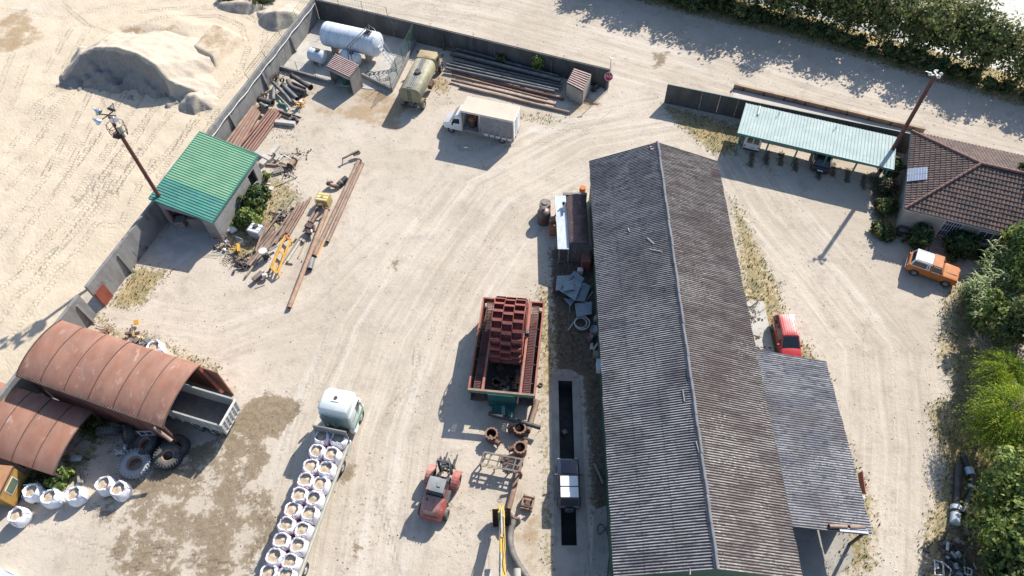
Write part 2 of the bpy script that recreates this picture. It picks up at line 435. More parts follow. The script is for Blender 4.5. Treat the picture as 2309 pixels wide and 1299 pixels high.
stroke([([(1560,290),(1330,330),(1120,440),(1000,600),(900,760),(820,980),(760,1340)],15,1.0),
 ([(1640,330),(1740,480),(1880,640),(1990,780),(2010,1000),(2000,1340)],9,1.0),
 ([(700,-30),(1100,40),(1500,150),(1900,270),(2400,400)],13,1.0),
 ([(200,730),(480,770),(700,690),(900,500)],7,.7),
 ([(1380,190),(1440,300),(1400,330)],6,.7)],8,LS,LT,LM)
tr=[]
def T2(a,b,w_=.62,s=1.0,gap=2.1):
    """a pair of wheel tracks between two pixels"""
    A=npG([a,b]); d=A[1]-A[0]; L=math.hypot(*d); nrm=np.array([-d[1],d[0]])/L*gap/2
    for k in (-1,1): tr.append((('w',A[0]+k*nrm,A[1]+k*nrm),w_,s))
for a,b,s in (((120,400),(235,190),.9),((150,440),(300,215),1),((200,450),(340,220),.9),((235,430),(400,200),1),((300,330),(400,215),.9),
 ((380,400),(470,250),1),((30,350),(200,140),.6),((0,560),(210,300),.5),((60,620),(300,330),.6),((0,760),(240,440),.45),((120,160),(185,60),.8),
 ((80,260),(170,180),.8),((250,500),(330,350),.7),((330,420),(460,280),.8),((0,420),(120,300),.5),((110,560),(260,400),.55),((20,660),(160,560),.5),((50,120),(0,250),.5)):
    T2(a,b,.66,s,2.0)
_np=npG
def npG(pts,z=0.0):
    if len(pts)==3 and isinstance(pts[0],str): return np.array([pts[1],pts[2]])
    return _np(pts,z)
tr+= [([(300,60),(400,40),(490,36),(545,60),(560,110),(540,160),(470,250)],.7,1),([(280,30),(420,18),(530,22),(600,60),(590,130)],.7,.9),
 ([(120,-10),(200,60),(260,80),(330,88)],.6,.8),([(0,20),(140,40),(260,10),(420,0)],.6,.5),([(60,470),(200,500),(330,520)],.6,.4),
 ([(560,30),(640,60),(600,110),(520,200)],.6,.7),([(150,1120),(300,1230),(560,1290)],.6,.7),([(60,1190),(260,1250),(420,1330)],.6,.6),
 ([(870,930),(935,860),(940,780)],.5,.6),([(1240,300),(1330,290),(1400,240)],.5,.7),([(1140,330),(1280,320),(1380,270)],.5,.6),
 ([(640,1010),(700,860),(760,700)],.5,.4),([(950,820),(1010,640),(1090,480)],.5,.35),([(980,850),(1040,660),(1120,500)],.5,.35),
 ([(830,1040),(870,1180),(900,1300)],.5,.45),([(540,1080),(600,1180),(560,1300)],.6,.6),([(250,1060),(420,1110),(560,1060)],.6,.45),
 ([(1760,480),(1900,620),(1950,760),(1960,1000),(1950,1300)],.4,.3),([(1830,480),(1960,620),(2010,760),(2020,1000),(2010,1300)],.4,.3),
 ([(720,420),(760,560),(740,700)],.4,.3),([(280,640),(420,700),(560,700)],.4,.3)]
stroke(tr,.6,TS,TT,TM)
rr_=random.Random(17)
for k in range(26):
    u0,v0=rr_.uniform(560,1230),rr_.uniform(330,1250); a=rr_.uniform(1.7,2.3); L=rr_.uniform(120,330); bnd=rr_.uniform(-.5,.5); pts=[]
    for q in range(5): pts.append((u0,v0)); u0+=math.cos(a+bnd*q/4)*L/4; v0+=math.sin(a+bnd*q/4)*L/4
    tr.append((pts,.42,rr_.uniform(.15,.35)))
for k in range(12):
    u0,v0=rr_.uniform(1700,2050),rr_.uniform(450,1100); a=rr_.uniform(1.2,1.7); L=rr_.uniform(120,300); pts=[(u0+math.cos(a+.1*q)*L/4*q,v0+math.sin(a+.1*q)*L/4*q) for q in range(5)]; tr.append((pts,.3,.3))
stroke(tr[-38:],.5,TS,TT,TM)
# heights
rsn=np.random.RandomState(3)
Z=vnoise(X+500,Y+500,3.1,1)*.05+vnoise(X+500,Y+500,.9,2)*.03
Z+=sandy*(vnoise(X+500,Y+500,5.3,4)*.22+vnoise(X+500,Y+500,1.7,5)*.09)
Z+=grass*(vnoise(X+500,Y+500,.5,6)*.07)
pl=npG([(436,122),(492,64),(549,92),(487,150)]); s=sdist(X,Y,pl); Z+=1.0*sstep(.5+s/.9)
pl=npG([(300,62),(430,90),(470,60),(380,30)]); s=sdist(X,Y,pl); Z+=.35*sstep(.5+s/2.2)
Z=np.where(core,Z,0)
Z-=np.clip((bd-1.5)*.32,0,3.2)
PIT=[(1259,858),(1290,859),(1301,1230),(1266,1230)]
pit=npG(PIT); pitc=pit.mean(0); spit=sdist(X,Y,pit)
Z=np.where(spit>-2.2,-.02,Z)
Z[(np.abs(X)<45)&(Y>9)&(Y<70)&(bd<0)]-=0
nY,nX=sh
vs=np.stack([X,Y,Z],-1).reshape(-1,3)
ii=np.arange(nX*nY).reshape(nY,nX); F=np.stack([ii[:-1,:-1],ii[:-1,1:],ii[1:,1:],ii[1:,:-1]],-1).reshape(-1,4)
fm=(spit.ravel()[F]>-.28).all(1); F=F[~fm]
me=bpy.data.meshes.new('ground'); me.vertices.add(len(vs)); me.vertices.foreach_set('co',vs.ravel())
me.loops.add(F.size); me.loops.foreach_set('vertex_index',F.ravel().astype(np.int32)); me.polygons.add(len(F))
me.polygons.foreach_set('loop_start',np.arange(0,F.size,4,dtype=np.int32)); me.update(calc_edges=True)
me.polygons.foreach_set('use_smooth',np.ones(len(F),bool))
for nm,ar in (('grass',grass),('damp',damp),('sandy',sandy),('ochre',ochre),('soil',soil),('chalk',chalk),('oil',oil),('ls',LS),('lt',LT),('lm',LM),('ts',TS),('tt',TT),('tm',TM)):
    at=me.attributes.new(nm,'FLOAT','POINT'); at.data.foreach_set('value',ar.astype(np.float32).ravel())
ground=bpy.data.objects.new('ground',me); col.objects.link(ground); tag(ground,kind='structure')
def ground_mat():
    t=NT('ground_surface'); g=t.n('ShaderNodeNewGeometry'); P=g.outputs['Position']
    at=lambda n_: (lambda x: x.outputs['Fac'])(t.n('ShaderNodeAttribute',attribute_name=n_))
    big=t.noise(P,.11,6,.6); mid=t.noise(P,.55,6,.68); fine=t.noise(P,2.6,6,.75); grit=t.noise(P,9.0,4,.8)
    yard=t.mix(t.ramp(big,.38,.62),(.505,.44,.36),(.44,.38,.305))
    yard=t.mix(t.math('MULTIPLY',t.ramp(mid,.50,.68),.55),yard,(.33,.28,.235))
    yard=t.mix(t.math('MULTIPLY',t.ramp(fine,.54,.68),.6),yard,(.29,.25,.205))
    sand=t.mix(t.ramp(mid,.35,.65),(.56,.475,.36),(.51,.425,.315))
    sand=t.mix(t.math('MULTIPLY',t.ramp(fine,.55,.72),.3),sand,(.40,.31,.21))
    c=t.mix(at('sandy'),yard,sand)
    # flow streaks
    cv=t.n('ShaderNodeCombineXYZ'); t.L(t.math('MULTIPLY',at('ls'),.05),cv.inputs[0]); t.L(t.math('MULTIPLY',at('lt'),1.25),cv.inputs[1])
    stn=t.noise(cv.outputs[0],1.0,6,.75)
    lm=at('lm')
    c=t.mix(t.math('MULTIPLY',t.math('MULTIPLY',t.ramp(stn,.48,.66),lm),.55),c,(.33,.28,.225))
    c=t.mix(t.math('MULTIPLY',t.math('MULTIPLY',t.ramp(stn,.50,.34),lm),.6),c,(.57,.525,.46))
    def lay(c,mask,col,lo=.42,hi=.62,k=.55,nz=None,amt=1.0):
        f=t.math('ADD',mask,t.math('MULTIPLY',t.math('SUBTRACT',nz or mid,.5),k*4))
        f=t.math('MULTIPLY',t.ramp(f,lo,hi),t.ramp(mask,.02,.3))
        return t.mix(t.math('MULTIPLY',f,amt),c,col),f
    c,_=lay(c,at('chalk'),(.58,.54,.48),.4,.9,.6,mid,.7)
    c,_=lay(c,at('ochre'),(.33,.235,.14),.35,.9,.6,mid,.85)
    c,_=lay(c,at('oil'),(.17,.155,.14),.45,1.0,.6,fine,.7)
    c,_=lay(c,at('damp'),t.mix(t.ramp(fine,.4,.6),(.17,.128,.08),(.25,.195,.13)),.42,.66,.80,t.math('ADD',t.math('MULTIPLY',mid,.6),t.math('MULTIPLY',fine,.4)),.92)
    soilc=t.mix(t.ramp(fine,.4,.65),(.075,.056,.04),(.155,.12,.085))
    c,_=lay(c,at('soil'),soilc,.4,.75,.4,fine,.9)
    gc=t.mix(t.ramp(mid,.42,.6),(.35,.25,.115),(.22,.19,.085)); gc=t.mix(t.ramp(fine,.45,.66),gc,(.15,.145,.06)); gc=t.mix(t.ramp(grit,.5,.7),gc,(.40,.31,.18))
    c,gf=lay(c,at('grass'),gc,.42,.85,.55,fine,.9)
    # scattered dark stones and clods
    vo=t.n('ShaderNodeTexVoronoi',inputs={'Scale':2.2,'Randomness':1.0}); t.L(P,vo.inputs['Vector'])
    st=t.math('MULTIPLY',t.ramp(vo.outputs['Distance'],.10,.05),t.ramp(t.noise(P,.35,4,.6),.50,.60))
    c=t.mix(t.math('MULTIPLY',t.math('MULTIPLY',st,t.math('SUBTRACT',1.0,at('sandy'))),.6),c,(.13,.11,.09))
    # tread prints: chevrons in flow coordinates
    ts,tt,tm=at('ts'),at('tt'),at('tm')
    ph=t.math('ADD',t.math('MULTIPLY',ts,18.0),t.math('MULTIPLY',t.math('ABSOLUTE',tt),11.0))
    wv=t.math('SINE',ph); lug=t.math('MULTIPLY',t.ramp(wv,.1,.75),tm)
    lug=t.math('MULTIPLY',lug,t.ramp(t.noise(P,.8,3,.5),.34,.5))
    c=t.mix(t.math('MULTIPLY',lug,t.math('ADD',.12,t.math('MULTIPLY',at('sandy'),.18))),c,(.32,.26,.20))
    t.L(c,t.b.inputs['Base Color']); t.b.inputs['Roughness'].default_value=.95; t.b.inputs['Specular IOR Level'].default_value=.15
    h=t.math('ADD',t.math('MULTIPLY',mid,.5),t.math('ADD',t.math('MULTIPLY',fine,.30),t.math('MULTIPLY',grit,.16)))
    h=t.math('ADD',h,t.math('MULTIPLY',stn,t.math('MULTIPLY',lm,.25)))
    h=t.math('SUBTRACT',h,t.math('MULTIPLY',lug,t.math('ADD',.15,t.math('MULTIPLY',at('sandy'),.1))))
    rip=t.n('ShaderNodeTexWave',wave_type='BANDS',bands_direction='DIAGONAL',inputs={'Scale':.7,'Distortion':14.0,'Detail':3.0,'Detail Scale':1.2}); t.L(P,rip.inputs['Vector'])
    h=t.math('ADD',h,t.math('MULTIPLY',rip.outputs['Fac'],t.math('MULTIPLY',at('sandy'),.05)))
    t.bump(h,.9,.16)
    return t.m
me.materials.append(ground_mat())
# grass tufts and weeds standing on the ground masks
def tufts(name,label,mask,count,h,cols,seed,wd=.05):
    rs=np.random.RandomState(seed); m=mask.ravel(); idx=np.flatnonzero((m>.35)&core.ravel()&(spit.ravel()<-1.5)); p=m[idx]; p=p/p.sum()
    pick=rs.choice(idx,count,p=p); b=MB()
    for k in pick:
        x,y,z=vs[k]; x+=rs.uniform(-.1,.1); y+=rs.uniform(-.1,.1); hh=h*rs.uniform(.4,1.3); b.mi=rs.randint(len(cols))
        for q in range(3):
            a=rs.uniform(0,6.28); dx,dy=math.cos(a),math.sin(a); w_=hh*.28; l=rs.uniform(.2,.8)*hh
            b.add([(x-dy*w_,y+dx*w_,z-.02),(x+dy*w_,y-dx*w_,z-.02),(x+dx*l,y+dy*l,z+hh)],[(0,1,2)])
    o=b.build(name,cols); tag(o,label,'ground plants',kind='stuff')
DRYG=mat('dry_grass',(.30,.235,.125),(.22,.18,.09),4,.9,bump=0); GRNG=mat('green_grass',(.10,.14,.04),(.07,.10,.03),4,.9,bump=0); OLVG=mat('olive_grass',(.20,.19,.08),(.14,.14,.06),4,.9,bump=0)
tufts('dry_grass','dry yellowish grass and low weeds in patches on the yard edges',grass*(1-soil*.5),30000,.14,[DRYG,DRYG,OLVG,OLVG,GRNG],11)
tufts('dark_weeds','dark green weeds growing between the parking bays and in shade',soil,5000,.13,[GRNG,OLVG,DRYG],12)
# loose stones
b=MB(); rs=np.random.RandomState(5); pm=(np.clip(grass*.8+soil*.4+oil*.3+.05,0,1)*core*(bd<0)*(1-sandy*.8)).ravel(); idx=np.flatnonzero((pm>0)&(spit.ravel()<-1)); pick=rs.choice(idx,7000,p=pm[idx]/pm[idx].sum())
for k in pick:
    x,y,z=vs[k]; r=rs.uniform(.02,.07); a=rs.uniform(0,6.28); c_,s_=math.cos(a)*r,math.sin(a)*r
    b.mi=rs.randint(2); b.add([(x+c_,y+s_,z),(x-s_,y+c_,z),(x-c_,y-s_,z),(x+s_,y-c_,z),(x+s_*.2,y,z+r*.9)],[(0,1,4),(1,2,4),(2,3,4),(3,0,4)])
STONE=mat('stone',(.33,.29,.24),(.22,.19,.16),5,.9,bump=0); STONE_D=mat('dark_stone',(.14,.12,.10),(.09,.08,.07),5,.9,bump=0)
tag(b.build('loose_stones',[STONE,STONE_D]),'small loose stones and clods lying across the yard','stones',kind='stuff')
# water beyond the bank
def water_mat():
    t=NT('river_water'); g=t.n('ShaderNodeNewGeometry'); P=g.outputs['Position']
    t.b.inputs['Base Color'].default_value=(.03,.05,.05,1); t.b.inputs['Roughness'].default_value=.40; t.b.inputs['IOR'].default_value=1.33
    t.bump(t.math('ADD',t.noise(P,1.1,5,.6),t.math('MULTIPLY',t.noise(P,5.0,3,.6),.4)),.8,.10); return t.m
_bm=MB(); _bm.add([(-900,30,-1.7),(900,30,-1.7),(900,900,-1.7),(-900,900,-1.7)],[(0,1,2,3)])
_w=_bm.build('river_water',water_mat()); tag(_w,kind='structure')
# ---------------- sand heaps ----------------
def heap_mat():
    t=NT('heap_sand'); g=t.n('ShaderNodeNewGeometry'); P=g.outputs['Position']; mid=t.noise(P,.7,6,.6); fine=t.noise(P,3.5,6,.7)
    c=t.mix(t.ramp(mid,.35,.65),(.49,.425,.34),(.44,.375,.295)); c=t.mix(t.math('MULTIPLY',t.ramp(fine,.5,.7),.4),c,(.36,.30,.225))
    ca=t.n('ShaderNodeAttribute',attribute_name='cut'); cf=t.math('ADD',ca.outputs['Fac'],t.math('MULTIPLY',t.math('SUBTRACT',mid,.5),1.2)); c=t.mix(t.math('MULTIPLY',t.ramp(cf,.35,.7),.95),c,t.mix(t.ramp(fine,.4,.65),(.27,.245,.22),(.21,.19,.17)))  # grey dug sand plus shade painted on the side away from the sun
    t.L(c,t.b.inputs['Base Color']); t.b.inputs['Roughness'].default_value=.97; t.bump(t.math('ADD',t.math('MULTIPLY',mid,.4),fine),.8,.12); return t.m
HEAP=heap_mat()
def heap(name,label,crest,steep,gentle,light=(-.5,-.6),st=.16,nz=.5,seed=1,group=None,talus=False):
    P=np.array([[*G(u,v,h)[:2],h] for u,v,h in crest]); m=max(h for _,_,h in crest)/min(steep,gentle)+1
    xs=np.arange(P[:,0].min()-m,P[:,0].max()+m,st); ys=np.arange(P[:,1].min()-m,P[:,1].max()+m,st); x,y=np.meshgrid(xs,ys); z=np.full(x.shape,-9.)
    w1=vnoise(x+300,y+300,1.6,seed)*1.1+vnoise(x+300,y+300,.6,seed+1)*.4
    bd_=np.full(x.shape,1e9); shade_m=np.zeros(x.shape)
    for i in range(len(P)-1):
        a,b_=P[i],P[i+1]; e=b_[:2]-a[:2]; L2=e@e; t=np.clip(((x-a[0])*e[0]+(y-a[1])*e[1])/L2,0,1)
        dx=x-a[0]-t*e[0]; dy=y-a[1]-t*e[1]; d=np.hypot(dx,dy); hz=a[2]+(b_[2]-a[2])*t
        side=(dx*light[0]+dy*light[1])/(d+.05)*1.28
        k=gentle+(steep-gentle)*sstep((side+.1)/.45)
        run=hz/steep; lob=(vnoise(x*1.0+300,y+300,1.5,seed+7)+.5*vnoise(x+300,y+300,.55,seed+8))*1.5
        zn=hz-np.maximum(d+w1*nz*np.clip(d,0,1)-.1,0)*k
        tal=np.where(side>.1,hz*.50+lob*sstep(d/1.2)-.58*d,-9); zn=np.maximum(zn,tal) if talus else zn; kk=d<bd_; shade_m=np.where(kk,sstep((side+.05)/.3)*sstep((d-.05)/.3),shade_m); z=np.where(kk,zn,z); bd_=np.minimum(bd_,d)  # masks the side away from the sun for the painted shade
    z+=vnoise(x+300,y+300,.45,seed+3)*.10; z=np.maximum(z,-.3)
    ny,nx=x.shape; b=MB(); b.v=np.stack([x,y,z],-1).reshape(-1,3).tolist(); zz=z
    for j in range(ny-1):
        for i in range(nx-1):
            if max(zz[j,i],zz[j,i+1],zz[j+1,i],zz[j+1,i+1])>-.25:
                q=j*nx+i; b.f.append((q,q+1,q+nx+1,q+nx)); b.m.append(0); b.sm.append(True)
    ho_=b.build(name,HEAP); at_=ho_.data.attributes.new('cut','FLOAT','POINT'); at_.data.foreach_set('value',(shade_m*(1.0 if talus else .5)).astype(np.float32).ravel()); return tag(ho_,label,'sand heap',group)  # 'cut' holds the grey dug sand together with the painted shade
heap('sand_heap','large sand heap with a steep excavated, shaded and cut face, behind the floodlight mast',[(142,172,.8),(180,122,2.6),(215,106,3.1),(262,106,3.5),(310,120,3.5),(350,146,3.2),(376,178,2.1),(384,208,.7)],2.1,.45,nz=.9,seed=21,talus=True)
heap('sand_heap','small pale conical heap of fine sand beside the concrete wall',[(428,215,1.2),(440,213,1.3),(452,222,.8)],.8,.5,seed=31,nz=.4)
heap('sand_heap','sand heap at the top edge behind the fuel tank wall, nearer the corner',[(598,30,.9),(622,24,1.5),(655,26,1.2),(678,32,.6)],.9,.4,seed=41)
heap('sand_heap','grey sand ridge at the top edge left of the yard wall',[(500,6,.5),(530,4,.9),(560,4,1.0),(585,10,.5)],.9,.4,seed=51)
# ---------------- corrugated sheet helper ----------------
def corr(b, o, u, v, nrm, Lu, Lv, period, amp, courses=1, step=.018, seed=1, trim=None, seg=6, sag=.012, shape='sine', vmin=2):
    """corrugated roof slope. o corner, u along the repeat, v down the slope. each course laps over the one below"""
    o=Vector(o); u=Vector(u).normalized(); v=Vector(v).normalized(); nrm=Vector(nrm).normalized(); rs=random.Random(seed)
    npd=max(1,int(round(Lu/period))); nu=npd*seg; cl=Lv/courses
    for c in range(courses):
        jit=[rs.uniform(-1,1) for _ in range(npd//5+3)]
        nv=max(vmin,int(cl/.9)); vs=[]; fs=[]
        for j in range(nv+1):
            t=j/nv
            for i in range(nu+1):
                x=i/nu*Lu; ph=i/seg
                if shape=='sine': h=amp*.5*(1+math.cos(2*math.pi*ph))
                else:
                    q=ph%1.0; h=amp if (q<.22 or q>.99) else 0.0
                pk=int(ph//5); jj=jit[min(pk,len(jit)-1)]
                z=h+step*(courses-1-c)*0+step*t*0+jj*.006+sag*mnoise.noise(Vector((x*.4,(c*cl+t*cl)*.4,seed)))
                z+=step*(1-0)*(t if courses>1 else 0)
                y=c*cl+t*cl+(.12+jj*.03 if (j==nv and courses>1) else 0)+(jj*.025 if j==nv and courses==1 else 0)
                vs.append(o+u*x+v*y+nrm*z)
        for j in range(nv):
            for i in range(nu):
                if trim and trim((i+.5)/nu*Lu, c*cl+(j+.5)/nv*cl): continue
                a=j*(nu+1)+i; fs.append((a,a+1,a+nu+2,a+nu+1))
        b.add(vs,fs,shape=='sine')
def fibre_mat(name,light,dark,valley=.55,lich=(.50,.47,.42),brown=(.10,.075,.065),period=.177,udir=(0,1,0),brown_amt=.6,ph=0.0,vdirt_shade=.75,v0=.25,v1=-.65):
    t=NT(name); v=t.coord()
    mp=t.n('ShaderNodeVectorMath',operation='MULTIPLY',inputs={1:(.6,3.6,.3)}); t.L(v,mp.inputs[0])
    c=t.mix(t.ramp(t.noise(v,.25,5,.6),.38,.62),light,tuple(k*.82 for k in light))
    c=t.mix(t.math('MULTIPLY',t.ramp(t.noise(mp.outputs[0],2.2,6,.75),.50,.60),.9),c,dark)
    c=t.mix(t.math('MULTIPLY',t.ramp(t.noise(mp.outputs[0],.8,6,.7),.48,.58),brown_amt),c,brown)
    c=t.mix(t.math('MULTIPLY',t.math('MULTIPLY',t.ramp(t.noise(v,5.0,5,.8),.52,.62),t.ramp(t.noise(v,.28,4,.6),.42,.60)),.95),c,lich)
    wn=t.n('ShaderNodeTexWhiteNoise',noise_dimensions='2D'); sp_=t.n('ShaderNodeSeparateXYZ'); tc2=t.n('ShaderNodeTexCoord'); t.L(tc2.outputs['Object'],sp_.inputs[0]); cb=t.n('ShaderNodeCombineXYZ')
    t.L(t.math('FLOOR',t.math('DIVIDE',sp_.outputs[0],1.85)),cb.inputs[0]); t.L(t.math('FLOOR',t.math('DIVIDE',sp_.outputs[1],.885)),cb.inputs[1]); t.L(cb.outputs[0],wn.inputs['Vector'])
    c=t.mix(t.math('MULTIPLY',t.ramp(wn.outputs['Value'],.55,1.0),.38),c,dark)
    c=t.mix(t.math('MULTIPLY',t.ramp(t.noise(v,.22,4,.6),.50,.66),.45),c,brown)
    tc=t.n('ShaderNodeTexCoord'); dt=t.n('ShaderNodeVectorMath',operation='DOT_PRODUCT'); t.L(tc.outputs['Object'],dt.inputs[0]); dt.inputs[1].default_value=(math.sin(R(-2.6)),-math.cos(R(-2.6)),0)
    sw=t.math('COSINE',t.math('MULTIPLY',t.math('ADD',dt.outputs['Value'],ph),2*math.pi/period)); c=t.mix(t.math('MULTIPLY',t.ramp(sw,v0,v1),vdirt_shade),c,dark)  # valleys darkened: painted shade between the ridges together with dirt
    t.L(c,t.b.inputs['Base Color']); t.b.inputs['Roughness'].default_value=.92; t.b.inputs['Specular IOR Level'].default_value=.2
    t.bump(t.noise(v,9,4,.7),.35,.02); return t.m
WALLC=(lambda: mat('wall_concrete',(.24,.235,.225),(.17,.168,.165),.8,.92,spot=(.075,.075,.078),spot_s=1.3,spot_t=(.54,.70),stretch=(1.0,1.0,.45)))()
BLOCK=None
WALLD=mat('dark_wall',(.105,.10,.095),(.065,.064,.063),.7,.95,spot=(.16,.155,.15),spot_s=1.1,spot_t=(.56,.72),stretch=(1.0,1.0,.35))  # darker concrete for the north and roadside walls
def block_mat(name,c1,c2,mort,bw=.4,bh=.2):
    t=NT(name); tc=t.n('ShaderNodeTexCoord'); g=t.n('ShaderNodeNewGeometry')
    sx=t.n('ShaderNodeSeparateXYZ'); t.L(tc.outputs['Object'],sx.inputs[0])
    cv=t.n('ShaderNodeCombineXYZ'); t.L(t.math('ADD',sx.outputs[0],sx.outputs[1]),cv.inputs[0]); t.L(sx.outputs[2],cv.inputs[1])
    br=t.n('ShaderNodeTexBrick',inputs={'Color1':(*c1,1),'Color2':(*c2,1),'Mortar':(*mort,1),'Scale':1.0,'Mortar Size':.012,'Brick Width':bw,'Row Height':bh}); t.L(cv.outputs[0],br.inputs['Vector'])
    c=t.mix(t.math('MULTIPLY',t.ramp(t.noise(tc.outputs['Object'],1.2,5,.6),.45,.7),.4),br.outputs['Color'],tuple(k*.6 for k in c1))
    t.L(c,t.b.inputs['Base Color']); t.b.inputs['Roughness'].default_value=.93; t.bump(t.math('ADD',br.outputs['Fac'],t.noise(tc.outputs['Object'],20,3,.6)),-.5,.012); return t.m
BLOCK=block_mat('grey_blockwork',(.31,.30,.285),(.25,.243,.235),(.17,.165,.16))
MESHG=mat('green_fence_wire',(.05,.12,.09),(.04,.09,.07),2,.6,bump=0)
PIPEW=mat('white_conduit',(.62,.62,.62),(.5,.5,.5),2,.5,bump=0)
def lerp(a,b,t): return a+(b-a)*t
# ---------------- yard walls ----------------
WA=G(235,693); WB=G(664,117.5); WC=G(730,44)
WC=Vector((WC.x,WC.y,0))
def wall_seg(name,label,A,B,hA,hB,thick,side,posts=(),capm=None,post_h=.85):
    """wall with its face along A-B, thickness to `side` (unit vector)"""
    t=thing(name,label,'wall',((A+B)/2)); o=(A+B)/2
    n=Vector(side).normalized()*thick; b=MB(); N=14
    for i in range(N):
        p0=lerp(A,B,i/N)-o; p1=lerp(A,B,(i+1)/N)-o; h0=hA+(hB-hA)*i/N; h1=hA+(hB-hA)*(i+1)/N
        g=.006; d=(p1-p0).normalized()*g
        z0=-.3
        v=[p0+d,p1-d,p1-d+n,p0+d+n]; vs=[q+Vector((0,0,z0)) for q in v]+[v[0]+Vector((0,0,h0)),v[1]+Vector((0,0,h1)),v[2]+Vector((0,0,h1)),v[3]+Vector((0,0,h0))]
        b.add(vs,[(3,2,1,0),(4,5,6,7),(0,1,5,4),(1,2,6,5),(2,3,7,6),(3,0,4,7)])
    b.build('wall_panels',capm or WALLC,t)
    d=(B-A).normalized()
    for s in posts:
        p=A+d*s-o; hp=hA+(hB-hA)*s/(B-A).length; q=MB()
        q.T=frame(p,d); nn=(q.T.inverted().to_3x3()@n).y; sg=-1 if nn>0 else 1
        q.add([(-.11,-.003*sg,-.2),(.11,-.003*sg,-.2),(.11,-.003*sg,hp*post_h),(-.11,-.003*sg,hp*post_h),(-.11,sg*.30,-.2),(.11,sg*.30,-.2),(.11,sg*.1,hp*post_h),(-.11,sg*.1,hp*post_h)],
              [(0,1,2,3),(4,5,6,7),(0,1,5,4),(1,2,6,5),(2,3,7,6),(3,0,4,7)])
        q.build('buttress',capm or WALLC,t)
    return t,o,n
nW=Vector((-.951,.309,0))
dW=(WB-WA).normalized(); WT=WA+dW*((WC-WA).dot(dW)); WC=WT
Lw=(WC-WA).length
yard_wall,ow,nw=wall_seg('yard_wall','long grey concrete wall with sloping buttresses between the sand quarry and the yard',WA,WC,2.95,2.6,.28,nW,posts=[(G(u,v)-WA).dot(dW) for u,v in ((292,612),(378,497),(455,392),(530,294),(602,200),(664,117))])
W2A=G(219,710); W2B=W2A-dW*17
wall_seg('yard_wall','grey concrete wall running from the gateway gap behind the arched rusty shelters',W2A,W2B,2.95,2.95,.28,nW,posts=[.7,7,13])
# white conduit on the wall face
b=MB(); pts=[]
for i in range(60):
    s=11+(Lw-11.3)*i/59; p=WA+dW*s-nW*.16; pts.append(p+Vector((0,0,2.35+.05*math.sin(s*2.1)+.04*math.sin(s*.9)-.5*(i/59)*.3)))
b.tube(pts,.045,6); tag(b.build('conduit_pipe',PIPEW),'thin white pipe clipped along the yard side of the quarry wall','pipe')
# red door panel at the wall end
b=MB(); b.T=frame(WA+dW*.05-nW*.07,dW); b.box((.62,0,.95),(1.15,.05,1.9)); b.box((.62,0,.95),(1.19,.04,.06)); b.box((.62,0,1.86),(1.19,.07,.06)); b.box((.62,0,.05),(1.19,.07,.06))
_o=b.build('sheet_gate',RUST_RED,bevel=.01); tag(_o,'red rusty sheet metal gate leaf leaning at the open end of the yard wall','gate')
# green mesh fence on top of wall near the corner (outer side)
def mesh_fence(name,label,A,B,h,step=2.5,lean=Vector((0,0,0)),cell=.3,wire=.012,rail=True):
    o=Vector(A); t=thing(name,label,'fence',o); n=max(1,int(round((B-A).length/step)))
    for i in range(n+1):
        p=lerp(A,B,i/n)-o; MB().cyl(p,p+Vector((0,0,h))+lean,.03,n=6).build('fence_post',MESHG,t)
    b=MB(); L=(B-A).length
    k=int(h/cell)
    for j in range(k+1):
        z=h*(j/k); b.bar(A-o+Vector((0,0,z))+lean*(j/k),B-o+Vector((0,0,z))+lean*(j/k),wire*(1.8 if j==k else 1))
    m=int(L/cell)
    for i in range(m+1):
        p=lerp(A,B,i/m)-o; b.bar(p+Vector((0,0,.02)),p+Vector((0,0,h))+lean,wire,up=(1,0,0))
    b.build('wire_mesh',MESHG,t); return t
A=WA+dW*(Lw-15)+nW*.2+Vector((0,0,2.6)); B=WA+dW*(Lw-.2)+nW*.2+Vector((0,0,2.6))
mesh_fence('mesh_fence','green wire mesh fence on top of the quarry wall near the tank corner',A,B,.9,step=3.5,lean=nW*.25,cell=.28)
# north wall
NB=G(1371,201); dN=(NB-WC).normalized(); nN=Vector((-dN.y,dN.x,0)); Ln=(NB-WC).length
wall_seg('north_wall','dark concrete wall between the tank corner and the stop sign',WC+dN*.02,NB,2.5,2.4,.25,nN,posts=[(G(u,v)-WC).dot(dN) for u,v in ((1005,108),(1120,135),(1245,166))]+[Ln-.2],capm=WALLD)
A=WC+nN*.12+Vector((0,0,2.5)); B=WC+dN*9.5+nN*.12+Vector((0,0,2.5))
mesh_fence('mesh_fence','green wire fence standing on the north wall behind the big white tank',A,B,1.1,step=3.2,cell=.36,wire=.010)
b=MB()
A=WC+dN*9.7+nN*.02+Vector((0,0,2.62)); B=NB+nN*.02+Vector((0,0,2.52)); b.bar(A,B,.05)
for i in range(6):
    p=lerp(A,B,i/5); b.bar(p-Vector((0,0,.12)),p+Vector((0,0,.35)),.03,up=(1,0,0)); b.bar(p+Vector((0,0,.33)),p+Vector((.2,-.1,.33)),.03)
tag(b.build('wall_rail',DKSTEEL),'thin dark pipe rail with bent brackets along the top of the north wall','rail')
# second north wall
C2=G(1497,232); D2=G(1667,268); d2=(D2-C2).normalized()
D3=C2+d2*((G(2050,360)-C2).length+1.0)
wall_seg('roadside_wall','dark concrete panel wall beside the weighbridge, running behind the green roofed carport',C2,D3,2.3,2.4,.22,Vector((-d2.y,d2.x,0)),posts=[],capm=WALLD)
b=MB(); b.bar(C2+Vector((.04,.1,2.32)),D3+Vector((0,.1,2.42)),.09,.06); tag(b.build('wall_coping',GREEN_D),'green painted rail capping the roadside wall','rail')
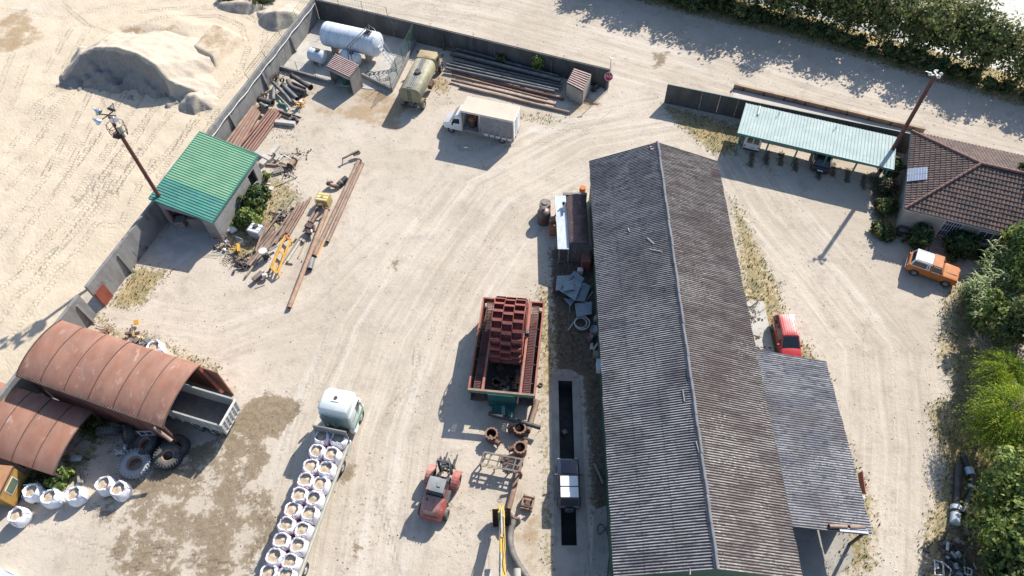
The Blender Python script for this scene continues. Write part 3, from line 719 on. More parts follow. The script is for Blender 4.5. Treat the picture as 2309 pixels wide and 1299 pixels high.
# ---------------- fuel tank yard ----------------
tk=[G(634,157),G(756,192),G(884,208),WC+dN*((G(940,75,1.0)-WC).dot(dN))-nN*.3,WC-nN*.3+dN*.3]
b=MB(); b.prism([(p.x,p.y) for p in tk],-.1,.06); tag(b.build('tank_yard_floor',CONC_L),kind='structure')
def low_wall(A,B,h,th,label,name='low_wall'):
    d=(B-A).normalized(); b=MB(); b.T=frame(A,d); L=(B-A).length; b.box((L/2,0,h/2-.1),(L,th,h+.2)); b.box((L/2,0,h+.02),(L+.02,th+.05,.04))
    return tag(b.build(name,WALLC,bevel=.01),label,'wall')
low_wall(tk[0],tk[1],.45,.18,'low mossy concrete kerb wall in front of the small white tank')
low_wall(G(812,172),tk[2],.55,.18,'low concrete kerb wall right of the pump hut, at the oil stained ground')
low_wall(tk[2],tk[3]-nN*0,.55,.18,'low concrete kerb wall under the tall green mesh fence beside the tanker lorry')
mesh_fence('mesh_fence','tall sagging green mesh fence between the fuel tanks and the tanker lorry',tk[2]+Vector((0,0,.5)),tk[3]+Vector((0,0,.5)),2.1,step=2.3,cell=.22,wire=.014)
mesh_fence('mesh_fence','green mesh fence on the low kerb in front of the small tank',tk[0]+Vector((0,0,.45)),tk[1]+Vector((0,0,.45)),1.3,step=2.2,cell=.3,wire=.008)
mesh_fence('mesh_fence','green mesh fence on the low kerb right of the pump hut',G(812,172)+Vector((0,0,.55)),tk[2]+Vector((0,0,.55)),1.4,step=1.6,cell=.26,wire=.009)
def tank(name,label,P0,P1,r,base_z,m,saddles=2,extra=True):
    """horizontal dished-end tank, axis from P0 to P1 (xy)"""
    d=Vector((P1.x-P0.x,P1.y-P0.y,0)); L=d.length; o=Vector(((P0.x+P1.x)/2,(P0.y+P1.y)/2,0)); t=thing(name,label,'tank',o,math.atan2(d.y,d.x))
    zc=base_z+r; b=MB(); prof=[]
    for i in range(7): a=math.pi/2*i/6; prof.append((-L/2-r*.35*math.cos(a), r*math.sin(a)))
    for i in range(1,8): prof.append((-L/2+L*i/8, r))
    for i in range(7): a=math.pi/2*i/6; prof.append((L/2+r*.35*math.sin(a), r*math.cos(a)))
    n=28; vs=[(x,rr*math.cos(2*math.pi*k/n),zc+rr*math.sin(2*math.pi*k/n)) for x,rr in prof for k in range(n)]
    fs=[(i*n+k,i*n+(k+1)%n,(i+1)*n+(k+1)%n,(i+1)*n+k) for i in range(len(prof)-1) for k in range(n)]
    b.add(vs,fs,True); b.build('shell',m,t)
    for i in range(4 if r>1 else 2):
        x=-L/2+L*(i+.5)/(4 if r>1 else 2); MB().cyl((x-.02,0,zc),(x+.02,0,zc),r+.006,n=28).build('weld_band',m,t)
    for i in range(saddles):
        x=-L/2+L*(.16+.68*i/(saddles-1)); q=MB(); q.box((x,0,(zc-r*.45)/2),(.35,r*1.5,zc-r*.45)); q.build('saddle',CONC,t)
    return t,zc
T0=G(738,74,2.2); T1=G(848,98,2.2)
T0=Vector((T0.x,T0.y,0)); T1=Vector((T1.x,T1.y,0)); dT=(T1-T0).normalized()  # outer pipes in paler browns
bt,zc=tank('fuel_tank','large white weathered horizontal fuel tank on concrete saddles',T0-dT*.1,T1+dT*.05,1.32,.75,TANKW)
b=MB(); b.box((2.3,0,zc+1.35),(.7,.6,.12)); b.cyl((2.3,.1,zc+1.35),(2.3,.1,zc+1.6),.22,n=12); b.build('manhole',RUST_DK,bt)
b=MB(); L0=(T1-T0).length
for s in (-.28,.28): b.bar((L0/2-.6,s,zc+1.3),(L0/2+2.6,s-.9,.15),.05)
for i in range(12):
    k=i/11; x=L0/2-.6+3.2*k; y=-.9*k; z=zc+1.3+(.15-zc-1.3)*k; b.box((x,y,z),(.22,.55,.04))
b.build('access_stair',GALV,bt)
b=MB()
for s in (-.3,.3): b.tube([(L0/2-.7,s,zc+1.3),(L0/2-.7,s,zc+2.1),(L0/2+.1,s-.2,zc+1.9),(L0/2+2.6,s-.9,.95)],.02,5)
b.build('handrail',GALV,bt)
def small_tank(px0,px1,r,bz,label):
    a=G(*px0,bz+r); c=G(*px1,bz+r); t,z=tank('small_tank',label,Vector((a.x,a.y,0)),Vector((c.x,c.y,0)),r,bz,TANKW)
    b=MB(); b.cyl((.3,0,z+r-.02),(.3,0,z+r+.10),.25,n=14); b.tube([(.05,0,z+r),(.05,0,z+r+.25),(.5,.05,z+r+.25),(.55,.1,z+r)],.03,6); b.build('filler_cap',DKSTEEL,t)
small_tank((702,121),(728,129),.72,.35,'small white horizontal tank beside the quarry wall, in front of the big tank')
small_tank((774,126),(806,136),.72,.35,'mid sized white tank half hidden behind the striped pump hut')
# two dark filling pipes from big tank over to hut
b=MB()
for k in (0,1):
    p0=G(826+k*7,62,3.75); p1=G(783+k*7,105,3.5); p2=G(786+k*8,137,2.45); b.tube([p0-Vector((0,0,.6)),p0,p1,p2],.05,7)
tag(b.build('filling_pipes',DKSTEEL),'pair of dark filling pipes running from the big tank down to the pump hut roof','pipes')
# ladder lying against right kerb
b=MB(); p0=G(842,178,.3); p1=G(893,152,.9)
n_=(p1-p0).cross(Vector((0,0,1))).normalized()*.2
for s in (-1,1): b.bar(p0+n_*s,p1+n_*s,.05)
for i in range(9): q=lerp(p0,p1,(i+.5)/9); b.bar(q-n_,q+n_,.04)
tag(b.build('ladder',GALV),'grey ladder lying at the foot of the green fence in the tank yard','ladder')
b=MB(); pts=[G(834+10*math.cos(a),165+4*math.sin(a),.08) for a in np.linspace(0,6.6,20)]+[G(850,176,.08),G(858,190,.06)]; b.tube(pts,.03,6); tag(b.build('hose',BLACK),'coiled black hose on the tank yard floor','hose')
# huts with striped sheet roofs
STRIPE=None
def stripe_roof(b,P,th=.05,ribs=10,h=.05):
    """P: four corners (a,b,c,d); ribs run along a->d"""
    a,b_,c,d=[Vector(p) for p in P]; b.mi=0; b.slab([a,d,c,b_] if (b_-a).cross(d-a).z<0 else [a,b_,c,d],th); b.mi=1
    up=Vector((0,0,h/2))
    for i in range(ribs):
        k=(i+.5)/ribs; b.bar(lerp(a,b_,k)+up,lerp(d,c,k)+up,(b_-a).length/ribs*.45,h)
ROOF_RB=mat('brown_sheet',(.17,.085,.065),(.12,.06,.05),1,.7,dust=.1); ROOF_PK=mat('pink_rib',(.50,.36,.33),(.40,.28,.25),2,.7)
def hut(name,label,roofpx,hs,inset,open_side=None,door=True,ribs=9,along='ab'):
    P=[G(u,v,h) for (u,v),h in zip(roofpx,hs)]; o=sum(P,Vector())/4; o.z=0; t=thing(name,label,'hut',o)
    b=MB(); Q=[p-o for p in P]
    if along=='ab': stripe_roof(b,[Q[0],Q[3],Q[2],Q[1]],ribs=ribs)
    else: stripe_roof(b,Q,ribs=ribs)
    b.build('roof',[ROOF_RB,ROOF_PK],t)
    ce=sum(Q,Vector())/4; W=[Vector((ce.x+(q.x-ce.x)*inset,ce.y+(q.y-ce.y)*inset,q.z-.06)) for q in Q]
    b=MB()
    for i in range(4):
        if i==open_side: 
            j=(i+1)%4; a_,c_=W[i],W[j]; b.slab([Vector((a_.x,a_.y,a_.z-.35)),Vector((c_.x,c_.y,c_.z-.35)),c_,a_],.1); continue
        j=(i+1)%4; a_,c_=W[i],W[j]; n=(c_-a_).cross(Vector((0,0,1))).normalized()
        b.slab([Vector((a_.x,a_.y,0)),Vector((c_.x,c_.y,0)),c_,a_],.12)
    b.build('walls',CONC,t); return t,W,o
ph,W,o=hut('pump_hut','small concrete pump hut with pink striped roof and open front beside the oil stain',[(757,121),(810,147),(788,175),(736,150)],[2.75,2.75,2.35,2.35],.9,open_side=2,ribs=9)
b=MB(); b.box((-.2,.1,.6),(.5,.4,1.2)); b.box((.6,.1,.45),(.4,.4,.9)); b.tube([(.2,-.2,1.0),(.3,-.6,.3),(.5,-.7,.1)],.04,6); b.build('fuel_pump',GREEN_D,ph)
h2_,W,o=hut('small_hut','small concrete kiosk with a striped brown roof at the end of the grey pipe stack',[(1295,154),(1333,167),(1314,206),(1278,187)],[2.25,2.15,1.75,1.85],.92,ribs=8)
b=MB()
for (x,y,z) in ((1343,185,.5),(1346,192,.3),(1340,198,.4)):
    p=G(x,y,z); b.cyl(p-Vector((0,0,z)),p+Vector((0,0,.1)),.28,.2,8); b.cyl(p,p+Vector((.3,.2,.2)),.16,n=8)
tag(b.build('old_pump',DKSTEEL),'dark old pump housings beside the small striped kiosk','pump')
# stop sign on the wall end post
sp=G(1371,203)-nN*.15
t=thing('stop_sign','red octagonal stop sign on a post at the end of the north wall','sign',sp)
MB().cyl((0,0,0),(0,0,4.1),.035,n=8).build('post',GALV,t)
zS=2.0; ctr=G(1369,171,zS)-sp; face=Vector((-.35,-.85,.25)).normalized()
ctr=Vector((ctr.x*.3,-.12,1.95)); 
REDS=mat('sign_red',(.55,.02,.03),(.5,.02,.03),1,.4,bump=0); WS=mat('sign_white',(.8,.8,.8),(.78,.78,.78),1,.4,bump=0)
M=frame(ctr,(0.95,-.25,0),(0,0,1)); z_=Vector(( -.2,-.78,.62)).normalized(); x_=Vector((.95,-.25,0)).normalized(); y_=z_.cross(x_).normalized(); x_=y_.cross(z_)
M=Matrix((x_,y_,z_)).transposed().to_4x4(); M.translation=ctr
def oct(b,r,z0,z1): b.prism([(r*math.cos(R(22.5+45*i)),r*math.sin(R(22.5+45*i))) for i in range(8)],z0,z1)
b=MB(); b.T=M; oct(b,.47,-.02,.0); b.build('sign_border',WS,t)
b=MB(); b.T=M; oct(b,.43,.003,.008); b.build('sign_face',REDS,t)
def text_mesh(txt,size,m,parent,M,name='lettering',extr=.004):
    cu=bpy.data.curves.new('t','FONT'); cu.body=txt; cu.size=size; cu.align_x='CENTER'; cu.align_y='CENTER'; cu.extrude=extr; cu.resolution_u=2
    ob=bpy.data.objects.new('t',cu); col.objects.link(ob); dg=bpy.context.evaluated_depsgraph_get(); me_=bpy.data.meshes.new_from_object(ob.evaluated_get(dg)); bpy.data.objects.remove(ob)
    me_.materials.clear(); me_.materials.append(m); o_=bpy.data.objects.new(name,me_); col.objects.link(o_); o_.parent=parent; o_.matrix_local=M; return o_
text_mesh('STOP',.34,WS,t,M@Matrix.Translation((0,0,.013)))
# street lamp top on that post
b=MB(); b.box((.1,0,4.1),(.3,.12,.08)); b.box((-.1,.05,4.2),(.12,.12,.1)); b.build('camera_bracket',WHITE,t)
# ---------------- weighbridge ----------------
Wa=G(1656,190,.55); Wb=G(2087,291,.55); dB=(Wb-Wa).normalized(); nB=Vector((-dB.y,dB.x,0)); LB=(Wb-Wa).length
t=thing('weighbridge','long pale weighbridge deck edged by a tan steel guide beam beside the road','weighbridge',(Wa.x,Wa.y,0),math.atan2(dB.y,dB.x))
b=MB(); b.box((LB/2,-1.7,.03),(LB,3.0,.14)); b.build('deck',mat('deck_concrete',(.50,.44,.38),(.43,.38,.33),.5,.9,spot=(.58,.54,.49),spot_s=.9),t,bevel=.01)
b=MB(); b.box((LB/2,0,.56),(LB,.28,.12)); b.box((LB/2,0,.2),(LB,.10,.6)); b.build('guide_beam',mat('tan_beam',(.37,.27,.18),(.28,.2,.14),1,.8,spot=(.15,.09,.06),spot_s=2),t)
for i in range(9):
    b=MB(); b.box((LB*(i+.5)/9,-.0,.25),(.12,.34,.5)); b.build('beam_support',RUST_DK,t)
for x in (.15,LB-.15): b=MB(); b.box((x,-1.6,.11),(.05,3.1,.02)); b.build('end_joint',DKSTEEL,t)
# ---------------- barn ----------------
_a=R(-2.6); pE=Vector((math.cos(_a),math.sin(_a),0)); pS=Vector((math.sin(_a),-math.cos(_a),0))
def BW(e,s,z=0): return pE*e+pS*s+Vector((0,0,z))
S0,S1=-45.6,-10.5; ER,EL,EE,EX=10.83,5.25,16.35,22.0; ZR,ZE,ZX=7.0,4.8,3.05
LBn=S1-S0
FIB_L=fibre_mat('fibre_cement_west',ph=LBn/2,light=(.34,.335,.34),dark=(.07,.07,.085),v0=.40,v1=-.35,vdirt_shade=.92,brown_amt=.25,lich=(.42,.41,.39))
FIB_R=fibre_mat('fibre_cement_east',ph=LBn/2,light=(.28,.26,.245),dark=(.06,.05,.05),v0=.35,v1=-.45,vdirt_shade=.85,brown_amt=.7,brown=(.085,.06,.055),lich=(.52,.49,.45))
GREEN_W=mat('green_cladding',(.055,.115,.075),(.04,.09,.06),1,.6,dust=.05)
bc=BW(ER,(S0+S1)/2); barn=thing('barn','long green walled barn with a grey corrugated pitched roof and a lower east extension','barn',bc)
def loc(p): return Vector(p)-bc
def slope(name,e0,z0,e1,z1,s0,s1,m,courses,seed,amp=.066):
    b=MB(); o=loc(BW(e0,s0,z0)); v=loc(BW(e1,s0,z1))-o; Lv=v.length; n=pS.cross(v).normalized()
    if n.z<0: n=-n
    corr(b,o,pS,v,n,s1-s0,Lv,.177,amp,courses,seed=seed); return b.build(name,m,barn)
slope('roof',ER-.05,ZR,EL,ZE,S0,S1,FIB_L,3,3)
slope('roof',ER+.05,ZR,EE,ZE,S0,S1,FIB_R,3,5)
slope('extension_roof',EE-.05,ZE-.06,EX,ZX,-26.45,-13.7,fibre_mat('fibre_cement_extension',ph=LBn/2-(-26.45-S0),light=(.33,.325,.33),dark=(.055,.06,.08),v0=.05,v1=-.65,vdirt_shade=.92,brown_amt=.3,lich=(.47,.45,.42)),3,8)
b=MB(); N=40
for i in range(N):
    s0=S0-.05+(LBn+.1)*i/N; s1=S0-.05+(LBn+.1)*(i+1)/N-.012; dz=.02*math.sin(i*2.3); dx=.02*math.sin(i*1.7)
    for sg in (-1,1):
        a_=loc(BW(ER+dx,s0,ZR+.14+dz)); b_=loc(BW(ER+dx,s1,ZR+.14+dz)); c_=loc(BW(ER+dx+sg*.15,s1,ZR+.02+dz)); d_=loc(BW(ER+dx+sg*.15,s0,ZR+.02+dz))
        b.slab([a_,b_,c_,d_] if sg<0 else [a_,d_,c_,b_],.02)
    b.cyl(loc(BW(ER+dx,s0,ZR+.13+dz)),loc(BW(ER+dx,s1,ZR+.13+dz)),.07,n=8)
b.build('ridge_cap',mat('ridge_grey',(.15,.155,.17),(.12,.12,.13),1.5,.85,spot=(.33,.27,.22),spot_s=3),barn)
def wallq(name,pts,m,t=.1): b=MB(); b.slab([loc(p) for p in pts],t); return b.build(name,m,barn)
e0,e1=EL+.28,EE-.25
wallq('west_wall',[BW(e0,S0+.3,0),BW(e0,S0+.3,4.78),BW(e0,S1-.3,4.78),BW(e0,S1-.3,0)],GREEN_W)
wallq('east_wall',[BW(e1,S0+.3,0),BW(e1,S1-.3,0),BW(e1,S1-.3,4.72),BW(e1,S0+.3,4.72)],GREEN_W)
for s_,nm in ((S0+.3,'north_gable'),(S1-.3,'south_gable')): wallq(nm,[BW(e0,s_,0),BW(e1,s_,0),BW(e1,s_,4.72),BW(ER,s_,6.85),BW(e0,s_,4.74)],GREEN_W)
b=MB()
for i in range(58):
    s_=S0+.5+i*.6; b.box(loc(BW(e0-.025,s_,2.35)),(.05,.09,4.6))
b.build('cladding_ribs',GREEN_W,barn)
# extension: posts, beams, half wall
b=MB(); b.bar(loc(BW(EX-.15,-26.3,ZX-.12)),loc(BW(EX-.15,-13.8,ZX-.12)),.12,.2); b.bar(loc(BW(EE,-13.8,ZE-.22)),loc(BW(EX-.05,-13.8,ZX-.12)),.1,.2); b.build('eave_beam',DKSTEEL,barn)
for s_ in (-26.2,-22,-18,-13.95):
    q=MB(); q.bar(loc(BW(EX-.2,s_,0)),loc(BW(EX-.2,s_,ZX-.2)),.16); q.build('post',DKSTEEL,barn)
wallq('north_extension_wall',[BW(EE,-26.2,0),BW(EX-.2,-26.2,0),BW(EX-.2,-26.2,ZX-.1),BW(EE,-26.2,ZE-.2)],BLOCK)
wallq('side_wall',[BW(EX-.35,-26.2,0),BW(EX-.35,-15.5,0),BW(EX-.35,-15.5,2.3),BW(EX-.35,-26.2,2.3)],BLOCK)
b=MB(); b.prism([BW(EE-.3,-26.4)[:2],BW(EX-.1,-26.4)[:2],BW(EX-.1,-13.0)[:2],BW(EX-2.5,-11.2)[:2],BW(EE-.3,-10.2)[:2]],-.1,.05)
tag(b.build('extension_floor',CONC),kind='structure')
# rusty panel leaning out of the extension side
b=MB(); b.slab([G(1946,1062,1.9),G(1953,1112,1.9),G(1941,1118,.9),G(1936,1068,.9)],.05); tag(b.build('leaning_panel',RUST_RED),'rusty red sheet panel leaning under the east eave of the barn extension','panel')
b=MB(); b.box(G(1944,1120,1.6),(.35,.3,.2)); b.box(G(1944,1120,1.75),(.2,.35,.1)); tag(b.build('eave_bracket',WHITE_D,bevel=.02),'small off white box at the east eave of the barn extension','box')
# things lying on the barn roof
def zroof(e,s): return ZR-(ZR-ZE)*abs(e-ER)/(EE-ER) if e<=EE else ZE-(ZE-ZX)*(e-EE)/(EX-EE)
def on_roof(u,v,off=.1):
    z=5.5
    for _ in range(12):
        p=G(u,v,z); e=p.dot(pE); s=p.dot(pS); z=zroof(e,s)+off
    return G(u,v,z)
def stick(name,label,p,q,r,m,cat,n=7,off=.1,open_=False):
    b=MB(); A_,B_=on_roof(*p,off),on_roof(*q,off)
    (b.pipe if open_ else b.cyl)(A_,B_,r,n=n); return tag(b.build(name,m),label,cat)
stick('roof_stick','grey stick lying across the west barn roof, nearest the ridge',(1465,563),(1493,568),.07,WOODG,'stick')
stick('roof_stick','grey stick lying slantwise on the west barn roof just north of a longer one',(1459,537),(1475,551),.07,WOODG,'stick')
stick('roof_stick','short upright scrap on the west barn roof north of two grey sticks',(1416,515),(1419,523),.07,WOODG,'stick')
stick('roof_scrap','grey broken strip lying along the barn ridge, half way down',(1569,995),(1577,1022),.05,WOODG,'scrap strip')
stick('roof_scrap','grey broken strip lying beside the barn ridge further north',(1539,878),(1543,905),.05,WOODG,'scrap strip')
stick('roof_scrap','small grey scrap near the south end of the west barn roof',(1556,1283),(1556,1296),.05,WOODG,'scrap strip')
stick('rusty_pipe','short rusty pipe lying on the extension roof, the inner of two',(1869,1186),(1909,1188),.13,RUST_PINK,'pipe',10,.16,True)
stick('rusty_pipe','short rusty pipe lying on the extension roof, the outer of two at the corner',(1915,1189),(1949,1190),.13,RUST_PINK,'pipe',10,.16,True)
b=MB(); A_=on_roof(1893,1194,.12);B_=on_roof(1957,1200,.12); b.bar(A_,B_,.22,.05); b.bar(A_+Vector((0,.1,.05)),B_+Vector((0,.1,.05)),.03,.1); tag(b.build('gutter_section',GALV),'pale metal gutter section lying at the south edge of the extension roof','gutter')
b=MB()
for k,(u,v) in enumerate(((1467,325),(1470,331),(1472,336))): 
    b.box(on_roof(u,v,.06),(.38,.1,.03))
tag(b.build('red_paint_marks',RED_D),'red paint marks on the roof sheets at the north end of the ridge','marks')
# ---------------- lean-to beside the barn ----------------
lt=thing('lean_to','low lean-to shelter with a white sheet and a rusty sheet roof against the barn wall','shelter',G(1290,500))
lo=lt.location.copy()
b=MB(); P=[G(1252,441,2.15),G(1276,441,2.35),G(1286,562,2.35),G(1258,562,2.15)]
u_=(P[3]-P[0]); v_=(P[1]-P[0]); corr(b,P[0]-lo,v_,u_,v_.cross(u_) if v_.cross(u_).z>0 else u_.cross(v_),v_.length,u_.length,.11,.025,1,seed=4,vmin=6)
b.build('white_sheet',mat('pale_blue_sheet',(.62,.66,.70),(.52,.56,.60),1.2,.8,spec=.2),lt)
b=MB(); P=[G(1277,441,2.75),G(1322,441,2.75),G(1329,545,2.75),G(1284,545,2.75)]
def f(a,c):
    p=lerp(lerp(P[0],P[1],a),lerp(P[3],P[2],a),c)-lo; p.z+=.35*math.sin(math.pi*a)-.15+.025*math.cos(c*150); return p
b.grid(f,10,96); b.build('rusty_sheet',mat('rust_purple_sheet',(.19,.11,.095),(.11,.075,.07),1.5,.8,spot=(.33,.33,.34),spot_t=(.57,.72),spot_s=2.2),lt)
HB=mat('hollow_brick',(.24,.225,.21),(.18,.17,.16),3,.9); 
for (u0,u1,v) in ((1270,1323,437),(1284,1333,551)):
    b=MB(); a_=G(u0,v,2.3)-lo; c_=G(u1,v,2.3)-lo; a_.z=0; c_.z=0; n=10
    for r in range(9):
        for i in range(n):
            p=lerp(a_,c_,(i+.5)/n); w_=(c_-a_).length/n
            for (dx,dz,sx,sz) in ((0,0,w_*.96,.035),(0,.2,w_*.96,.03),(-w_*.45,.1,.05,.2),(w_*.45,.1,.05,.2)): b.box((p.x+dx,p.y,.1+r*.25+dz),(sx,.28,sz))
    b.build('hollow_brick_wall',HB,lt)
for (u,v) in ((1256,448),(1259,505),(1262,556),(1283,556),(1326,545)):
    p=G(u,v,2.2)-lo; q=MB(); q.bar((p.x,p.y,0),(p.x,p.y,2.15),.12); q.build('post',WOODG,lt)
b=MB(); p=on=G(1271,470,2.5)-lo; b.box(p,(.12,.9,.12)); b.box(p+Vector((0,.5,.15)),(.2,.06,.3)); b.build('roof_rod',DKSTEEL,lt)
# vertical-ish old boiler tank
p=G(1226,500); t=thing('old_boiler','dark rusty upright boiler drum with a domed lid, left of the lean-to','drum',p)
b=MB(); b.lathe([(.02,0),(.58,0),(.6,.05),(.6,1.35),(.5,1.55),(.25,1.68),(.01,1.7)],24); b.build('drum',mat('purple_rust',(.15,.10,.095),(.09,.065,.06),1.5,.5,.3,dust=.3),t)
b=MB(); b.cyl((0,0,1.65),(0,0,1.85),.12); b.bar((-.5,.1,1.5),(.4,.3,1.6),.08); b.build('valve',DKSTEEL,t)
b=MB(); b.tube([(.61*math.cos(k),.61*math.sin(k),.9) for k in np.linspace(0,2*math.pi,25)],.03,6); b.build('hoop',DKSTEEL,t)
p=G(1229,463,1.0); b=MB(); b.cyl((p.x,p.y,0),(p.x,p.y+.0,1.35),.52,n=22); b.cyl((p.x,p.y,1.35),(p.x,p.y,1.45),.3,n=14); tag(b.build('steel_drum',mat('shiny_old_steel',(.25,.22,.2),(.15,.12,.11),2,.4,.5)),'upright steel drum with a lit top just behind the dark boiler drum','drum')
p=G(1247,520); t=thing('orange_bin','orange rusty box bin with a rounded lid against the lean-to','bin',p)
b=MB(); b.box((0,0,.45),(.75,1.3,.9)); b.build('bin_body',mat('orange_rust',(.42,.16,.07),(.28,.12,.06),1.5,.7),t,bevel=.03)
b=MB(); b.T=TR(0,.42,.9); b.side([(.37*math.cos(k),.3*math.sin(k)) for k in np.linspace(0,math.pi,10)],-.28,.28); b.build('lid',RUST_PINK,t)
p=G(1313,434); b=MB(); b.cyl(p,p+Vector((0,0,.7)),.28,n=16); b.cyl(p+Vector((.0,0,.3)),p+Vector((0,0,.5)),.30,n=16); tag(b.build('orange_barrel',ORG),'small bright orange barrel behind the lean-to at the barn corner','barrel')
p=G(1319,600); t=thing('red_cabinet','dull red metal cabinet standing in shade between the lean-to and the blue sheets','cabinet',p,_a)
b=MB(); b.box((0,.1,.75),(.75,1.5,1.5)); b.build('cabinet_body',mat('dull_red',(.26,.075,.06),(.2,.06,.05),1.5,.6,dust=.25),t,bevel=.03)
b=MB(); b.box((0,-.66,.75),(.6,.02,1.2)); b.box((.2,-.68,.8),(.05,.03,.2)); b.build('door',RUST_RED,t)
b=MB(); b.box(G(1311,612,.4)+Vector((-.1,0,0)),(.5,.4,.8)); tag(b.build('white_canister',WHITE_D,bevel=.1),'small pale canister at the foot of the dull red cabinet','canister')
# pile of blue-grey sheets
SHEET=mat('blue_grey_sheet',(.30,.37,.40),(.22,.28,.31),1.2,.5,spot=(.12,.15,.16),spot_s=2.5)
shd=[([(1262,650),(1295,610),(1318,628),(1288,672)],.5,'lower'),([(1256,622),(1296,620),(1262,655),(1253,655)],.62,'left'),([(1262,655),(1294,628),(1312,640),(1297,677)],.8,'front'),
 ([(1295,626),(1332,645),(1318,680),(1285,676)],.45,'right'),([(1270,635),(1292,632),(1296,652),(1272,656)],1.0,'small top'),([(1296,684),(1335,680),(1334,708),(1300,714)],.4,'south'),([(1250,625),(1262,622),(1256,652),(1242,660)],.3,'far left'),([(1270,672),(1298,676),(1286,690)],.3,'lower corner')]
lb=['largest','west edge','front','east','small square topmost','southernmost','dark brown westernmost','small triangular lower']
for (pp,z,k),l_ in zip(shd,lb):
    b=MB(); Q=[G(u,v,z+.06*i) for i,(u,v) in enumerate(pp)]; nrm=(Q[1]-Q[0]).cross(Q[2]-Q[1]); Q=Q if nrm.z>0 else Q[::-1]
    b.slab(Q,.04)
    for i in range(5):
        kx=(i+.5)/5
        if len(Q)==4: b.bar(lerp(Q[0],Q[1],kx)+Vector((0,0,.02)),lerp(Q[3],Q[2],kx)+Vector((0,0,.02)),.03,.03)
    tag(b.build('metal_sheet',RUST_DK if 'brown' in l_ else SHEET),f'{l_} of the blue grey metal sheets heaped beside the barn wall' if 'brown' not in l_ else 'dark brown sheet at the west edge of the heap beside the barn wall','metal sheet','metal sheets heaped beside the barn')
for k,(p_,q_,l_) in enumerate((((1337,658),(1318,683),'thin pale bar leaning on the sheet heap by the barn wall'),((1284,690),(1286,704),'short pale bar below the sheet heap'),((1274,664),(1262,652),'bent brown bar under the front of the sheet heap'))):
    b=MB(); b.cyl(G(*p_,.7),G(*q_,.15),.035,n=6); tag(b.build('metal_bar',GALV if k<2 else RUST_DK),l_,'bar')
# coil of pale hose
b=MB(); pts=[]
c0=G(1311,730,.1)
for i in range(90):
    k=i/89; a_=k*2*math.pi*2.8+3.2; r=.55+.12*math.sin(k*9); pts.append(c0+Vector((r*math.cos(a_),r*math.sin(a_),.05+k*.15)))
pts+= [G(1290,732,.1),G(1281,745,.05)]
b.tube(pts,.05,7); tag(b.build('hose_coil',mat('pale_hose',(.55,.58,.58),(.5,.5,.5),2,.5,bump=0)),'coil of pale grey hose on the dark ground beside the barn','hose')
def lid(px,h,r,m,label,name='barrel',cat='barrel'):
    p=G(*px,h); b=MB(); b.lathe([(.01,0),(r*.96,0),(r,.05),(r,h*.33),(r*1.04,h*.34),(r,h*.36),(r,h*.66),(r*1.04,h*.68),(r,h*.7),(r,h-.02),(r*.97,h),(r*.94,h-.03),(.01,h-.03)],20); b.v=[(x+p.x,y+p.y,z) for x,y,z in b.v]
    return tag(b.build(name,m),label,cat)
lid((1341,740),.95,.33,mat('grey_drum',(.30,.32,.33),(.22,.24,.25),2,.6),'grey barrel standing against the green barn wall, below the coil of hose')
lid((1331,757),.8,.27,mat('brown_drum',(.24,.16,.15),(.18,.12,.11),2,.6),'dusky pink barrel lid beside the grey barrel at the barn wall')
p=G(1344,718,.8); b=MB(); b.lathe([(.01,0),(.17,0),(.18,.9),(.1,1.15),(.05,1.3),(.05,1.45)],14); b.v=[(x+p.x,y+p.y,z) for x,y,z in b.v]; tag(b.build('gas_bottle',GALV),'pale gas bottle against the barn wall above the grey barrel','gas bottle')
for k,(pp,z) in enumerate(((((1331,775),(1337,772),(1337,786),(1330,788)),.4),(((1336,786),(1350,768),(1352,770),(1339,790)),.6))):
    b=MB(); Q=[G(u,v,z) for u,v in pp]; n_=(Q[1]-Q[0]).cross(Q[2]-Q[1]); b.slab(Q if n_.z>0 else Q[::-1],.12); tag(b.build('white_scrap',WHITE_D),('small white panel' if k==0 else 'thin white strip')+' propped by the barn wall below the barrels','scrap')
b=MB(); b.box(G(1343,800,.3),(.4,.45,.6)); tag(b.build('wooden_crate',WOOD),'small wooden crate against the barn wall above the white box','crate')
b=MB(); c_=BW(e0-.22,(G(1352,828,1.5)).dot(pS),1.6); b.box(c_,(.36,.75,.9)); b.box(c_+Vector((.0,0,.47)),(.42,.82,.05)); tag(b.build('wall_cabinet',mat('pale_cabinet',(.60,.64,.68),(.55,.6,.64),2,.5,bump=0),bevel=.02),'white electrical box mounted on the green barn wall','cabinet')
b=MB(); pts=[G(u,v,.06) for u,v in ((1375,1180),(1362,1195),(1350,1205),(1347,1188),(1357,1183),(1368,1200),(1377,1230),(1372,1270),(1370,1299))]
def smooth(pts,n=6):
    out=[]
    for i in range(len(pts)-1):
        p0=pts[max(i-1,0)];p1=pts[i];p2=pts[i+1];p3=pts[min(i+2,len(pts)-1)]
        for k in range(n):
            t_=k/n; out.append(.5*((2*p1)+(p2-p0)*t_+(2*p0-5*p1+4*p2-p3)*t_*t_+(3*p1-p0-3*p2+p3)*t_**3))
    out.append(pts[-1]); return out
b.tube(smooth(pts),.03,6); tag(b.build('cable',BLACK),'loose black cable looping on the concrete beside the barn','cable')
b=MB(); A_=G(1340,1045,.12);B_=G(1360,1090,.12); b.cyl(A_,B_,.10,n=8); tag(b.build('log',WOODG),'pale log lying on dark ground between the pit and the barn','log')
